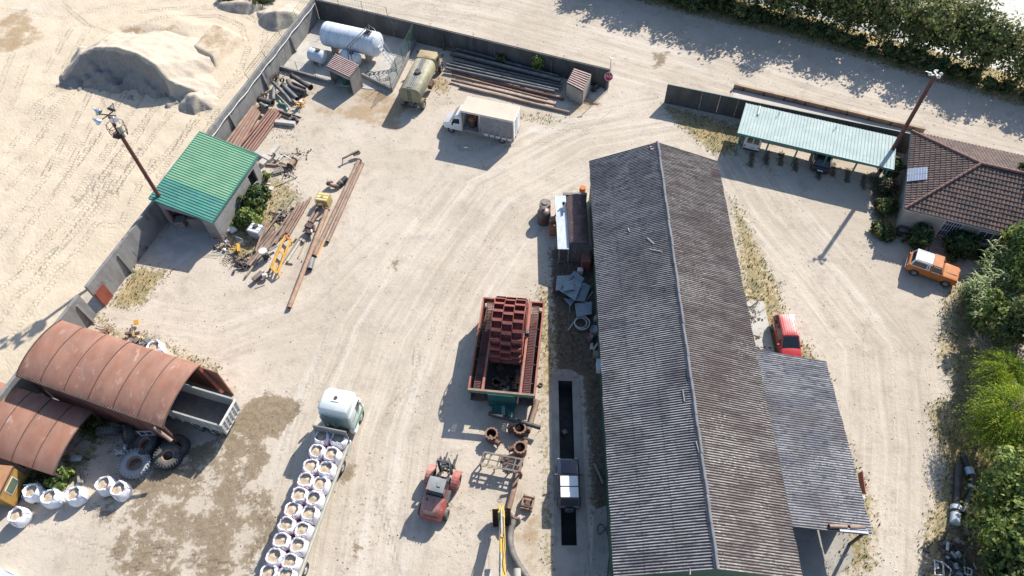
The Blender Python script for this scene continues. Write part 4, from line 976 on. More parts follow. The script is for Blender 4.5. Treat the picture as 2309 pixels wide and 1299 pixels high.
# ---------------- inspection pit ----------------
AP=CONC_L
pz=.03
hole=[G(u,v,pz) for u,v in PIT]; outer=[G(1243,853,pz),G(1306,851,pz),G(1330,1310,pz),G(1252,1310,pz)]
b=MB(); H=hole; O=outer
b.add([*O,*H],[(0,3,7,4),(1,5,6,2),(2,6,7,3),(0,4,5,1)])
arc=[G(1274.5-31.5*math.cos(k),852-20*math.sin(k),pz) for k in np.linspace(0,math.pi,13)]
b.add([*arc],[tuple(range(12,-1,-1))])
dn=Vector((0,0,-.15)); ring=[O[3],O[0],*arc[1:-1],O[1],O[2]]
b.add([*ring,*[p+dn for p in ring]],[(i,i+1,i+1+len(ring),i+len(ring)) for i in range(len(ring)-1)])
tag(b.build('pit_apron',CONC,auto=False),kind='structure')
b=MB()
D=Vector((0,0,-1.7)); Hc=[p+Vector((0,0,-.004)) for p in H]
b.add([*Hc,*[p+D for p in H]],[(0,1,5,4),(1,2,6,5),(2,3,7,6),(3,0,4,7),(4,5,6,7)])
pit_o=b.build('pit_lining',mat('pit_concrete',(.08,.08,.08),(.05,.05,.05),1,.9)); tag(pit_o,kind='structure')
b=MB(); q=G(1273,975,-1.5); b.box(q,(.35,.35,.3),Matrix.Rotation(.5,3,'Z')); tag(b.build('pit_block',CONC),'pale block lying down in the dark inspection pit','block')
b=MB()
Q=[G(1340,1150),G(1368,1140),G(1378,1310),G(1333,1310)]; b.prism([(p.x,p.y) for p in Q],-.1,.02); tag(b.build('barn_apron',CONC),kind='structure')
# ---------------- concrete pad east of barn ----------------
Q=[BW(e1-.1,-33.9),G(1713,640),G(1749,806),BW(e1-.1,-26.3)]
Q[1]=BW(G(1713,640).dot(pE),-33.9+.0); 
def pad_mat():
    t=NT('pad_concrete'); g=t.n('ShaderNodeNewGeometry'); P=g.outputs['Position']
    c=t.mix(t.ramp(t.noise(P,.8,5,.6),.4,.65),(.46,.44,.40),(.36,.345,.31)); t.L(c,t.b.inputs['Base Color']); t.b.inputs['Roughness'].default_value=.92; return t.m
b=MB(); b.prism([(p.x,p.y) for p in Q],-.1,.05); tag(b.build('barn_pad',pad_mat(),bevel=.01),kind='structure')
# dead leaves / moss on the pad
rs=random.Random(9); b=MB(); tot=0
pad_w=Q[1].dot(pE)-e1
while tot<1500:
    s_=rs.uniform(-33.7,-26.4); k=rs.random()**1.6; e_=e1+.45+k*pad_w*(.45+.2*math.sin(s_*2.1)+.15*math.sin(s_*5.3)+mnoise.noise(Vector((s_*1.6,0,3)))*.5)
    if e_>e1+pad_w-.15: continue
    p=BW(e_,s_,.055); r=rs.uniform(.04,.13); a_=rs.uniform(0,6.28); b.mi=rs.random()>.8
    b.add([(p.x+r*math.cos(a_+q*1.257)*rs.uniform(.6,1),p.y+r*math.sin(a_+q*1.257)*rs.uniform(.6,1),p.z+rs.uniform(0,.03)) for q in range(5)],[(0,1,2,3,4)]); tot+=1
tag(b.build('leaf_litter',[mat('brown_leaves',(.085,.055,.04),(.05,.035,.03),4,.9,bump=0),mat('tan_leaves',(.22,.15,.09),(.16,.1,.07),4,.9,bump=0)]),'dark brown leaf litter on the concrete pad east of the barn','leaf litter',kind='stuff')
b=MB(); c0=G(1693,680,.1); pts=[c0+Vector((.62*math.cos(a_)+.1*math.sin(3*a_),.55*math.sin(a_),.02*a_/6)) for a_ in np.linspace(0,6.3,28)]; c1=G(1692,705,.1); pts+=[c1+Vector((.45*math.cos(a_),.5*math.sin(a_),.02)) for a_ in np.linspace(1.5,7.6,24)]
b.tube(pts,.03,6); tag(b.build('hose_loop',BLACK),'black hose looped on the concrete pad among the leaves','hose')
# ---------------- carport ----------------
hB,hF=2.55,2.75
CP=[G(1683,233,hB),G(2021,309,hB),G(2014,384,hF),G(1667,301,hF)]
u_=(CP[1]-CP[0]).normalized(); v_=(CP[3]-CP[0]); v_=(v_-u_*v_.dot(u_)); LU=(CP[1]-CP[0]).length; LV=v_.length; v_n=v_.normalized(); 
co=CP[0].copy(); co.z=0; cport=thing('carport','open carport with a pale green ribbed metal roof beside the roadside wall','carport',co)
nn=v_.cross(u_); nn=nn if nn.z>0 else -nn
b=MB(); corr(b,CP[0]-co,u_,v_,nn,LU,LV,.30,.05,1,seed=2,shape='rib',seg=8,sag=.006); b.build('roof',mat('pale_green_sheet',(.37,.44,.42),(.32,.39,.375),.7,.8,spot=(.45,.50,.48),spot_s=1.5,bump=.03,spec=.25),cport)
fr=lambda a,c,z:(co*0+u_*a+Vector((v_n.x,v_n.y,0)).normalized()*c+Vector((0,0,z)))
TEAL=mat('teal_trim',(.06,.22,.20),(.05,.18,.165),1,.5)
b=MB(); b.bar(fr(-.03,LV+.03,hF-.03),fr(LU+.03,LV+.03,hF-.03),.06,.22); b.build('front_fascia',TEAL,cport)
b=MB(); b.bar(fr(-.03,0,hB-.03),fr(-.03,LV,hF-.03),.04,.16); b.build('side_fascia',TEAL,cport); b=MB(); b.bar(fr(LU+.02,0,hB-.06),fr(LU+.02,LV,hF-.06),.05,.14); b.build('side_fascia',TEAL,cport)
b=MB()
for c in (.3,1.7,3.2,LV-.25): b.bar(fr(0,c,hB-.12+(hF-hB)*c/LV),fr(LU,c,hB-.12+(hF-hB)*c/LV),.08,.12)
b.build('purlins',TEAL,cport)
for i in range(6):
    a=.35+(LU-.7)*i/5
    q=MB(); q.bar(fr(a,LV-.35,0),fr(a,LV-.35,hF-.15),.12,up=(1,0,0)); q.build('post',TEAL,cport)
    q=MB(); q.bar(fr(a,.15,hB-.2),fr(a,LV,hF-.2),.08,.12); q.build('rafter',TEAL,cport)
def onc(u,v,off=.12):
    z=2.6
    for _ in range(8):
        p=G(u,v,z); c=(p-co).dot(Vector((v_n.x,v_n.y,0)).normalized()); z=hB+(hF-hB)*c/LV+off
    return G(u,v,z)
b=MB(); b.pipe(onc(1714,240,.14),onc(1709,259,.14),.08); tag(b.build('vent_pipe',WHITE_D),'short white pipe lying on the carport roof near its west end','pipe')
for (p,q,l_) in (((1758,249),(1750,266),'dark twig lying on the carport roof near the white pipe'),((1886,281),(1879,295),'dark twig lying mid way along the carport roof')):
    b=MB(); b.tube([onc(*p),lerp(onc(*p),onc(*q),.3)+Vector((.15,0,.03)),onc(*q)],.025,5); tag(b.build('twig',DKSTEEL),l_,'twig')
# ---------------- floodlight masts ----------------
MAST=mat('mast_rust',(.13,.045,.035),(.09,.035,.03),1,.7)
LAMPW=mat('lamp_housing',(.55,.58,.62),(.4,.42,.45),2,.35,.3)
pb=G(2111,166,11.2); pb.z=0
t=thing('floodlight_mast','tall rusty steel mast beside the tiled house with white lamp heads on top','lamp post',pb)
b=MB(); b.cyl((0,0,0),(0,0,11.0),.20,.17,n=16); b.cyl((0,0,0),(0,0,.06),.4,n=16); b.build('mast_pole',MAST,t)
b=MB(); b.box((0,0,11.05),(1.1,.1,.1)); b.box((0,0,11.15),(.1,.8,.1)); b.build('cross_arm',WHITE_D,t)
for (x,y,a) in ((.45,.0,0),(-.45,.1,2.4),(.15,.4,1.2),(.1,-.35,4)):
    q=MB(); q.T=TR(x,y,11.15,rz=a,ry=.5); q.lathe([(.05,.12),(.1,.1),(.16,-.02),(.17,-.05),(.01,-.04)],14); q.build('lamp_head',WHITE_D,t)
b=MB(); b.bar((-.5,0,11.3),(-.9,.15,11.35),.03); b.bar((0,0,11.2),(0,0,11.55),.03,up=(1,0,0)); b.build('aerial',GALV,t)
pa=G(257,280,12.2); pa.z=0
t=thing('floodlight_mast','tall rusty mast with caged platform and reflector lamps beside the green roofed shed','lamp post',pa)
HA=13.0
b=MB(); b.cyl((0,0,0),(0,0,HA-1.9),.18,.16,n=16); b.cyl((0,0,HA-1.9),(0,0,HA),.16,.12,n=12); b.build('mast_pole',MAST,t)
z0=HA-1.75; b=MB(); b.cyl((.1,-.1,z0),(.1,-.1,z0+.05),.62,n=8); b.build('platform',RUST_DK,t)
b=MB()
for z in (z0+.45,z0+1.0): b.tube([(.1+.68*math.cos(k),-.1+.68*math.sin(k),z) for k in np.linspace(0,2*math.pi,9)],.025,5,caps=False)
for k in range(8): a=2*math.pi*k/8; b.cyl((.1+.62*math.cos(a),-.1+.62*math.sin(a),z0),(.1+.68*math.cos(a),-.1+.68*math.sin(a),z0+1.0),.022,n=5)
b.build('cage_rail',RUST_DK,t)
b=MB(); b.box((.42,-.15,z0+.55),(.4,.4,.75)); b.build('control_box',mat('cream_box',(.55,.53,.42),(.45,.43,.34),2,.6),t,bevel=.02)
b=MB(); b.box((.55,-.35,z0+.2),(.25,.25,.35)); b.build('floodlight_ballast',WHITE_D,t,bevel=.02)
BLUEL=mat('reflector_metal',(.50,.56,.66),(.42,.48,.58),2,.22,.7,bump=0)
arm=MB(); arm.bar((-.9,.35,HA-.05),(.5,.1,HA-.05),.07); arm.bar((-.5,-.3,HA-.05),(.1,.6,HA-.05),.06); arm.build('cross_arm',RUST_DK,t)
for (x,y,z,a,tl,m) in ((-.95,.45,HA+.1,2.6,1.0,BLUEL),(-.85,-.35,HA-.15,3.6,.5,BLUEL),(.35,-.2,HA-.1,-1.0,.5,BLUEL),(.05,.75,HA+.15,1.4,1.2,DKSTEEL)):
    q=MB(); q.T=TR(x,y,z,rz=a,ry=tl); q.lathe([(.06,.28),(.12,.26),(.16,.12),(.30,-.10),(.31,-.12),(.28,-.11),(.02,.02)],18); q.cyl((0,0,.24),(0,0,.42),.07,n=10); q.build('lamp_head',m,t)
b=MB()
for (x,y) in ((-.2,.5),(.0,.6),(-.35,.55)): b.cyl((x,y,HA),(x-.15,y+.5,HA+.9),.008,n=4)
b.build('aerial',DKSTEEL,t)
# ---------------- tiled house ----------------
ZH=3.0
Pbl=G(2055,297,ZH); Pfl=G(2035,470,ZH); uh=Vector((math.cos(R(-22.4)),math.sin(R(-22.4)),0)); vh=Vector((uh.y,-uh.x,0))   # vh: towards the front
DH=(Pfl-Pbl).dot(vh); LH=13.6; ho=Pbl.copy(); ho.z=0
house=thing('house','single storey house with a brown clay tiled hip roof and a pair of solar panels','house',ho,R(-22.4))
TILE=None
def tile_mat():
    t=NT('clay_tiles'); v=t.coord()
    c=t.mix(t.ramp(t.noise(v,1.0,5,.6),.4,.62),(.12,.078,.066),(.07,.052,.048)); c=t.mix(t.math('MULTIPLY',t.ramp(t.noise(v,4.5,4,.7),.5,.62),.6),c,(.19,.13,.11)); c=t.mix(t.math('MULTIPLY',t.ramp(t.noise(v,9,4,.8),.58,.68),.6),c,(.30,.26,.22))
    t.L(c,t.b.inputs['Base Color']); t.b.inputs['Roughness'].default_value=.85; t.bump(t.noise(v,12,4,.6),.3,.02); return t.m
TILE=tile_mat()
RISE=2.25; HD=DH/2; hx=5.0
apex1=(hx,-HD,ZH+RISE); apex2=(LH-5.0,-HD,ZH+RISE)
def roof_face(poly,eave0,eave1,name,top_mi=TILE):
    """poly (3D local points, eave first two). tiles: barrels run up the slope, laps across it"""
    e0=Vector(eave0); e1=Vector(eave1); u=(e1-e0).normalized(); n=(Vector(poly[1])-Vector(poly[0])).cross(Vector(poly[2])-Vector(poly[1])).normalized()
    if n.z<0: n=-n
    v=n.cross(u).normalized()
    if v.z<0: v=-v
    pp=[((Vector(p)-e0).dot(u),(Vector(p)-e0).dot(v)) for p in poly]; U1=max(p[0] for p in pp); V1=max(p[1] for p in pp)
    def inside(x,y):
        c=False
        for i in range(len(pp)):
            (x0,y0),(x1,y1)=pp[i],pp[(i+1)%len(pp)]
            if (y0>y)!=(y1>y) and x<(x1-x0)*(y-y0)/(y1-y0)+x0: c=not c
        return c
    per=.30; co_=.42; nc=int(V1/co_)+1; seg=6; nu=int(U1/per*seg)+1; b=MB(); vs=[]; idx={}
    for c in range(nc):
        for (yy,lift) in ((c*co_,.055),(c*co_+co_*.999,.0)):
            for i in range(nu+1):
                x=i*per/seg; q=(x/per)%1.0; h=.075*abs(math.sin(math.pi*q)) ; jit=.012*mnoise.noise(Vector((int(x/per)*3.1,c*1.7,0)))
                vs.append(e0+u*x+v*yy+n*(h+lift+jit))
    fs=[]
    for c in range(nc*2-1):
        for i in range(nu):
            y=( (c//2)*co_+co_*.5) if c%2==0 else (c//2+1)*co_
            if inside((i+.5)*per/seg,y): a=c*(nu+1)+i; fs.append((a,a+1,a+nu+2,a+nu+1))
    b.add(vs,fs,False); return b.build(name,TILE,house)
BL=(0,0,ZH);FL=(0,-DH,ZH);FR=(LH,-DH,ZH);BR=(LH,0,ZH)
roof_face([FL,FR,apex2,apex1],FL,FR,'roof_face'); roof_face([BR,BL,apex1,apex2],BR,BL,'roof_face'); roof_face([BL,FL,apex1],BL,FL,'roof_face'); roof_face([FR,BR,apex2],FR,BR,'roof_face')
RIDGE_T=mat('ridge_tiles',(.22,.12,.095),(.15,.09,.075),2,.85)
for p,q in ((BL,apex1),(FL,apex1),(apex1,apex2),(FR,apex2),(BR,apex2)):
    p=Vector(p)+Vector((0,0,.1)); q=Vector(q)+Vector((0,0,.1)); n=int((q-p).length/.42); b=MB()
    for i in range(n): a_=lerp(p,q,i/n); c_=lerp(p,q,(i+1)/n+.01); b.cyl(a_,c_,.15,.12,n=8)
    b.build('ridge_tiles',RIDGE_T,house)
b=MB(); 
for p,q in ((BL,FL),(FL,FR),(FR,BR),(BR,BL)): b.bar(Vector(p)-Vector((0,0,.06)),Vector(q)-Vector((0,0,.06)),.10,.10)
b.build('gutter',mat('pale_gutter',(.45,.47,.46),(.4,.4,.4),2,.5),house)
b=MB(); b.slab([(.05,-DH+.05,ZH-.05),(LH-.05,-DH+.05,ZH-.05),(LH-.05,-.05,ZH-.05),(.05,-.05,ZH-.05)],.05); b.build('soffit',WHITE_D,house)
STUC=mat('beige_stucco',(.42,.38,.31),(.36,.325,.27),.8,.9)
w0=.45
b=MB(); b.prism([(w0,-w0),(w0,-DH+w0),(LH-w0,-DH+w0),(LH-w0,-w0)],-.1,ZH-.1); b.build('walls',STUC,house)
yf=-DH+w0
def hwin(x,z0,z1,w_,name,bars=0,mull=1):
    b=MB(); b.box((x,yf-.03,(z0+z1)/2),(w_,.06,z1-z0)); f=b.build(name,WHITE,house,bevel=.008)
    n=mull+1; pw=(w_-.12-(n-1)*.06)/n
    for i in range(n):
        q=MB(); q.box((x-w_/2+.06+pw/2+i*(pw+.06),yf-.063,(z0+z1)/2),(pw,.01,z1-z0-.14)); q.build('pane',GLASS_B,f)
    if bars:
        q=MB()
        for k in range(bars): q.box((x-w_/2+w_*(k+.5)/bars,yf-.10,(z0+z1)/2),(.025,.025,z1-z0-.05))
        for k in range(3): q.box((x,yf-.10,z0+(z1-z0)*(k+.5)/3),(w_-.05,.03,.03))
        q.build('grille',WHITE,f)
    return f
hwin(4.3,.25,2.5,1.5,'door',bars=7); hwin(7.3,.9,2.3,1.7,'window',mull=2); hwin(11,.9,2.3,1.4,'window')
b=MB(); b.b2(3.3,yf-1.9,0,5.3,yf,.14); b.b2(3.4,yf-1.2,.14,5.2,yf,.26); b.build('steps',CONC,house)
b=MB(); b.box((.9,yf-.5,.35),(.8,.7,.7)); b.build('heat_pump',DKSTEEL,house,bevel=.03)
# solar panels on the west face
def roofpt(u,v,off):
    for z in np.arange(ZH-.5,ZH+RISE+.3,.02):
        p=G(u,v,z)-ho; x=p.dot(uh); hz=ZH+RISE*x/hx+off
        if z>=hz: return Vector((x,(p).dot(Vector((-uh.y,uh.x,0))),z))
    return Vector((x,p.dot(Vector((-uh.y,uh.x,0))),z))
# (search from above instead)
def roofpt(u,v,off):
    z=ZH
    for _ in range(40):
        p=G(u,v,z)-ho; x=p.dot(uh); z=.5*z+.5*(ZH+RISE*x/hx+off)
    return Vector((x,p.dot(Vector((-uh.y,uh.x,0))),z))
SOLAR=mat('solar_cells',(.20,.25,.36),(.17,.22,.33),3,.25,bump=0)
for (c,l_) in (([(2047,381),(2091,376),(2091,390),(2046,395)],'upper'),([(2046,396),(2091,391),(2090,404),(2045,409)],'lower')):
    Q=[roofpt(u,v,.22) for u,v in c]; n_=(Q[1]-Q[0]).cross(Q[2]-Q[1]); Q=Q if n_.z>0 else Q[::-1]
    t=thing('solar_panel',f'{l_} of the two solar panels on the west slope of the tiled roof','solar panel',ho,R(-22.4))
    n_=(Q[1]-Q[0]).cross(Q[2]-Q[1]).normalized(); b=MB(); b.slab(Q,.04); b.build('frame',GALV,t)
    b=MB(); ce=sum(Q,Vector())/4
    for i in range(4):
        for j in range(7 if (Q[1]-Q[0]).length>0 else 6):
            a0,a1,b0,b1=i/4+.02,(i+1)/4-.02,j/7+.012,(j+1)/7-.012
            f2=lambda s_,r_: lerp(ce,lerp(lerp(Q[0],Q[1],r_),lerp(Q[3],Q[2],r_),s_),.95)+n_*.006
            b.quad(f2(a0,b0),f2(a0,b1),f2(a1,b1),f2(a1,b0))
    b.build('cells',SOLAR,t)
# ---------------- green roofed shed ----------------
SP=[G(450,297,3.95),G(581,350,3.1),G(477,500,3.1),G(335,447,3.95)]
so_=sum(SP,Vector())/4; so_.z=0; shed=thing('green_shed','grey blockwork shed with a bright green ribbed metal roof against the quarry wall','shed',so_)
u_=(SP[3]-SP[0]); v_=(SP[1]-SP[0]); nn=u_.cross(v_); nn=nn if nn.z>0 else -nn; LU_=u_.length; LV_=v_.length
SGREEN=mat('bright_green_sheet',(.17,.37,.215),(.14,.32,.19),.8,.40,bump=.03,dust=.16); STEAL=mat('teal_green_sheet',(.045,.24,.19),(.04,.20,.165),.8,.45,bump=.03,dust=.12)
for (f0,f1,m_) in ((0,.70,SGREEN),(.70,1.0,STEAL)):
    b=MB(); o_=SP[0]-so_+u_*f0; corr(b,o_,u_,lerp(v_,SP[2]-SP[3],.5),nn,LU_*(f1-f0),LV_,.28,.06,1,seed=3,shape='rib',seg=8,sag=.005); b.build('roof_sheets',m_,shed)
b=MB(); Q=[p-so_ for p in SP]
for i in range(4): b.bar(Q[i]-Vector((0,0,.07)),Q[(i+1)%4]-Vector((0,0,.07)),.07,.22)
b.build('roof_trim',STEAL,shed)
ce=sum(Q,Vector())/4; W=[Vector((ce.x+(q.x-ce.x)*.94,ce.y+(q.y-ce.y)*.94,q.z-.12)) for q in Q]
# walls: north (0-1), east (1-2) with opening, south (2-3) open with piers, west (3-0)
def wq(a,c,z0a,z1a,z0c,z1c,th=.2,nm='wall',m=BLOCK):
    b=MB(); P0=Vector((a.x,a.y,z0a));P1=Vector((c.x,c.y,z0c));P2=Vector((c.x,c.y,z1c));P3=Vector((a.x,a.y,z1a)); b.slab([P0,P1,P2,P3],th); return b.build(nm,m,shed)
cc=lambda a,c: (a,c)
def wseg(i,f0,f1,z0=0,z1=None,nm='wall'):
    a,c=W[i],W[(i+1)%4]; A_=lerp(a,c,f0); C_=lerp(a,c,f1); return wq(C_,A_,z0,C_.z if z1 is None else z1,z0,A_.z if z1 is None else z1,nm=nm)
wseg(0,0.03,.97,nm='north_wall'); wseg(3,.03,.97,nm='west_wall')
wseg(1,0.0,.10,nm='east_wall'); wseg(1,.10,.24,2.3,nm='lintel'); wseg(1,.10,.24,0,.75,nm='sill_wall'); wseg(1,.24,1.0,nm='east_wall')
wseg(2,.0,.22,nm='south_pier'); wseg(2,.22,.97,2.55,nm='lintel_beam'); wseg(2,.9,.97,0,2.55,nm='south_pier')
# pole-side trims and floor pad
b=MB(); Q2=[G(470,560),G(395,600),G(345,585),G(352,500)] ; 
fl=[W[2]+so_,G(505,540),G(440,575),G(425,600),G(345,585),WA+dW*((G(345,585)-WA).dot(dW)),W[3]+so_]
pts=[(p.x,p.y) for p in (W[0]+so_,W[1]+so_,W[2]+so_,G(440,575),G(400,602),G(343,570),W[3]+so_)]
b.prism(pts,-.1,.03); tag(b.build('shed_floor',CONC_L),kind='structure')
b=MB(); c_=so_+lerp(W[2],W[3],.55); c_.z=0; b.box(c_+Vector((.3,1.2,.5)),(1.6,1.0,1.0)); b.box(c_+Vector((-1.3,1.0,.4)),(.9,.9,.8)); tag(b.build('stored_boxes',WOODG,bevel=.03),'grey boxes stored in the dark inside the green roofed shed','boxes')
# wire frame leaning against the corner
b=MB(); 
for k in range(7): b.bar(G(478+k*6,525-k*0.5,1.6),G(497+k*6,560+k*1.5,.1),.02)
for k in range(5): b.bar(G(480+k*4,528+k*6,1.5-.33*k),G(516+k*4,530+k*7,1.5-.33*k),.02)
tag(b.build('wire_grating',RUST_DK),'rusty wire mesh panel leaning on the near corner of the green roofed shed','grating')
# ---------------- arched shelters ----------------
SHELL=mat('rust_shell',(.30,.135,.085),(.225,.10,.068),.55,.8,spot=(.40,.27,.21),spot_t=(.56,.72),spot_s=1.6,stretch=(1.0,.5,.9),dust=.14,bump=.15)
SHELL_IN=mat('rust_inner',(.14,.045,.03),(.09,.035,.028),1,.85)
def arch(name,label,F0,F1,K1,K0,bulge,segs,rack=True):
    """F front edge (left,right), K back edge (left,right)"""
    o=(F0+F1+K0+K1)/4; o.z=0; t=thing(name,label,'shelter',o); F0,F1,K0,K1=[p-o for p in (F0,F1,K0,K1)]
    def fn(a,c,dz=0):
        p=lerp(lerp(F0,F1,a),lerp(K0,K1,a),c); p=p.copy(); p.z+=bulge*(1-(2*c-1)**2)**.8+dz; return p
    for i in range(segs):
        a0=i/segs+.002; a1=(i+1)/segs-.002; b=MB(); dz=.015*((i*7)%3)
        b.grid(lambda x,y: fn(a0+(a1-a0)*x,y,dz),4,16); b.grid(lambda x,y: fn(a0+(a1-a0)*x,y,dz-.05),4,16)
        # edges
        for yy in (0,1): b.add([fn(a0,yy,dz),fn(a1,yy,dz),fn(a1,yy,dz-.05),fn(a0,yy,dz-.05)],[(0,1,2,3)])
        b.build('roof_plate',SHELL,t)
    for i in range(segs+1):
        q=MB(); q.tube([fn(min(max(i/segs,0),1),k/16,.03) for k in range(17)],.035 if 0<i<segs else .05,5); q.build('seam_rib',RUST_DK,t)
    return t,fn,o
F0,F1=G(37,848,3.9),G(368,966,3.9); K0,K1=G(139,722,4.1),G(453,823,4.1)
t,fn,o=arch('arched_shelter','large rusty arched steel shelter of six curved plates with the dump trailer under it','',0,0,0,0,0) if False else arch('arched_shelter','large rusty arched steel shelter of six curved plates with a grey dump trailer under it',F0,F1,K1,K0,.62,6)
F0,F1,K0,K1=[p-o for p in (F0,F1,K0,K1)]
b=MB(); d=(F1-F0).normalized(); L=(F1-F0).length; n=int(L/.22)
for i in range(n):
    p=F0+d*(i+.5)*L/n; b.box(p+Vector((0,.14,.10)),(.12,.26,.10),Matrix.Rotation(math.atan2(d.y,d.x),3,'Z'))
b.bar(F0+Vector((0,.02,.0)),F1+Vector((0,.02,0)),.10,.16); b.build('rack_edge',RUST_DK,t)
b=MB(); 
for i in range(7):
    a0=i/7+.004;a1=(i+1)/7-.004
    if i<1: continue
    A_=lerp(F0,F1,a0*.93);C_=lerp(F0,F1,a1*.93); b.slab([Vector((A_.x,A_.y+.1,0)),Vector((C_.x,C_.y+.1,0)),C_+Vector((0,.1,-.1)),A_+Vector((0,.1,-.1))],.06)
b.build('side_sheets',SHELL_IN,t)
b=MB(); A_=lerp(K0,K1,.0);C_=K1+(K1-K0).normalized()*1.25
b.slab([Vector((C_.x,C_.y,0)),Vector((A_.x,A_.y,0)),A_+Vector((0,0,-.1)),C_+Vector((0,0,-.35))],.08); b.build('back_sheets',SHELL,t)
b=MB(); p=K1; b.bar(p+Vector((-.2,-.1,-.05)),p+Vector((.9,-1.0,-2.6)),.22,.12); b.build('red_strut',RUST_RED,t)
for a_ in (.03,.35,.68,.97):
    q=MB(); p=lerp(F0,F1,a_); q.bar((p.x,p.y+.25,0),(p.x,p.y+.25,p.z),.16); q.build('post',RUST_DK,t)
q=MB(); p=F1; q.cyl(p+Vector((-.7,.1,.0)),p+Vector((.35,-.55,-.95)),.13,n=10); q.build('brace',RUST_PINK,t)
F0,F1=G(122-235,1073-78,2.0),G(122,1073,2.0); K0,K1=G(212-235*.98,929-74,2.15),G(212,929,2.15)
_t2,_fn2,_o2=arch('arched_shelter','lower rusty arched shelter at the left edge in front of the larger one',F0,F1,K1,K0,.55,5)
for (u,v) in ((120,1070),(205,930),(20,1035)):
    p=G(u,v,1.95)-_o2; q=MB(); q.bar((p.x,p.y+.1,0),(p.x,p.y+.1,1.95),.12); q.build('post',RUST_DK,_t2)
# ---------------- vehicles ----------------
def heading(p,q): d=Vector((q.x-p.x,q.y-p.y,0)); return math.atan2(d.y,d.x)
TYRE=mat('tyre',(.03,.03,.031),(.045,.043,.04),3,.85,dust=.3)
RIMM=mat('rim_grey',(.32,.32,.33),(.25,.25,.25),3,.5,.3,dust=.2)
def wheel(t,x,y,r,w_,rim=None,name='wheel'):
    sg=1 if y>0 else -1
    b=MB(); b.T=Matrix.Translation((x,y,r))@Matrix.Rotation(R(90),4,'X'); b.lathe([(r*.55,-w_/2),(r*.92,-w_/2),(r,-w_*.36),(r,w_*.36),(r*.92,w_/2),(r*.55,w_/2),(r*.55,-w_/2)],24); o=b.build(name,TYRE,t)
    b=MB(); b.T=Matrix.Translation((x,y,r))@Matrix.Rotation(R(90),4,'X'); z=-sg*(w_/2-.015)
    b.lathe([(r*.57,z),(r*.5,z*.8),(r*.3,z*.7),(r*.28,z*.95),(.01,z*.97)] if z>0 else [(.01,z*.97),(r*.28,z*.95),(r*.3,z*.7),(r*.5,z*.8),(r*.57,z)],18); b.build('rim',rim or RIMM,o)
    return o
def body(b,secs):
    """secs: (x, halfwidth, z0, z1, r)"""
    b.loft([[(x,y,z) for y,z in rrect(hw,z0,z1,r,3)] for x,hw,z0,z1,r in secs]); return b
def quadp(b,P,off=.004,th=.012):
    P=[Vector(p) for p in P]; n=(P[1]-P[0]).cross(P[2]-P[1]).normalized(); b.slab([p+n*off for p in P],th)
def greenhouse(t,xr,xf,xr1,xf1,hw0,hw1,zb,zt,paint,roofm,glass=GLASS,rails=2,ribs=0,side_split=(.5,),roof_name='roof',frame_m=None):
    """cabin: base xr..xf at zb, top xr1..xf1 at zt"""
    b=MB(); B=[(xr,-hw0,zb),(xf,-hw0,zb),(xf,hw0,zb),(xr,hw0,zb)]; T=[(xr1,-hw1,zt),(xf1,-hw1,zt),(xf1,hw1,zt),(xr1,hw1,zt)]
    b.add(B+T,[(0,1,5,4),(1,2,6,5),(2,3,7,6),(3,0,4,7),(4,5,6,7)]); b.build('cabin',frame_m or paint,t,bevel=.03)
    L=lambda p,q,k: Vector(p)+(Vector(q)-Vector(p))*k
    def pane(a,b_,c,d,u0,u1,v0,v1,name):
        P=[L(L(a,b_,u),L(d,c,u),v) for u,v in ((u0,v0),(u1,v0),(u1,v1),(u0,v1))]; q=MB(); quadp(q,P); return q.build(name,glass,t)
    pane(B[1],B[2],T[2],T[1],.06,.94,.06,.93,'windshield'); pane(B[3],B[0],T[0],T[3],.10,.90,.12,.85,'rear_window')
    ks=[0,*side_split,1]
    for i in range(len(ks)-1):
        pane(B[0],B[1],T[1],T[0],ks[i]+.035,ks[i+1]-.035,.1,.86,'side_window'); pane(B[2],B[3],T[3],T[2],1-ks[i+1]+.035,1-ks[i]-.035,.1,.86,'side_window')
    b=MB(); x0,x1=xr1+.01,xf1-.01
    b.grid(lambda u,v:(x0+(x1-x0)*u,(-hw1+.02)+(2*hw1-.04)*v,zt+.012+.035*(1-(2*v-1)**4)*(1-(2*u-1)**6)),10,10)
    if ribs:
        for k in range(ribs): y=(-hw1+.12)+(2*hw1-.24)*k/(ribs-1); b.box(((x0+x1)/2,y,zt+.05),((x1-x0)*.9,.03,.02))
    return b.build(roof_name,roofm,t)
def lights(t,xf,xr,hw,zf,zr,w_=.22):
    LM=mat('headlight',(.75,.75,.72),(.7,.7,.7),3,.15,bump=0); TM_=mat('tail_light',(.45,.02,.02),(.4,.02,.02),3,.3,bump=0)
    for s in (-1,1):
        q=MB(); q.box((xf,s*(hw-w_*.7),zf),(.06,w_,.13)); q.build('headlight',LM,t,bevel=.01)
        q=MB(); q.box((xr,s*(hw-.1),zr),(.05,.12,.2)); q.build('tail_light',TM_,t,bevel=.01)
def mirrors(t,x,hw,z,m):
    for s in (-1,1): q=MB(); q.box((x,s*(hw+.1),z),(.1,.2,.14)); q.build('mirror',m,t,bevel=.02)
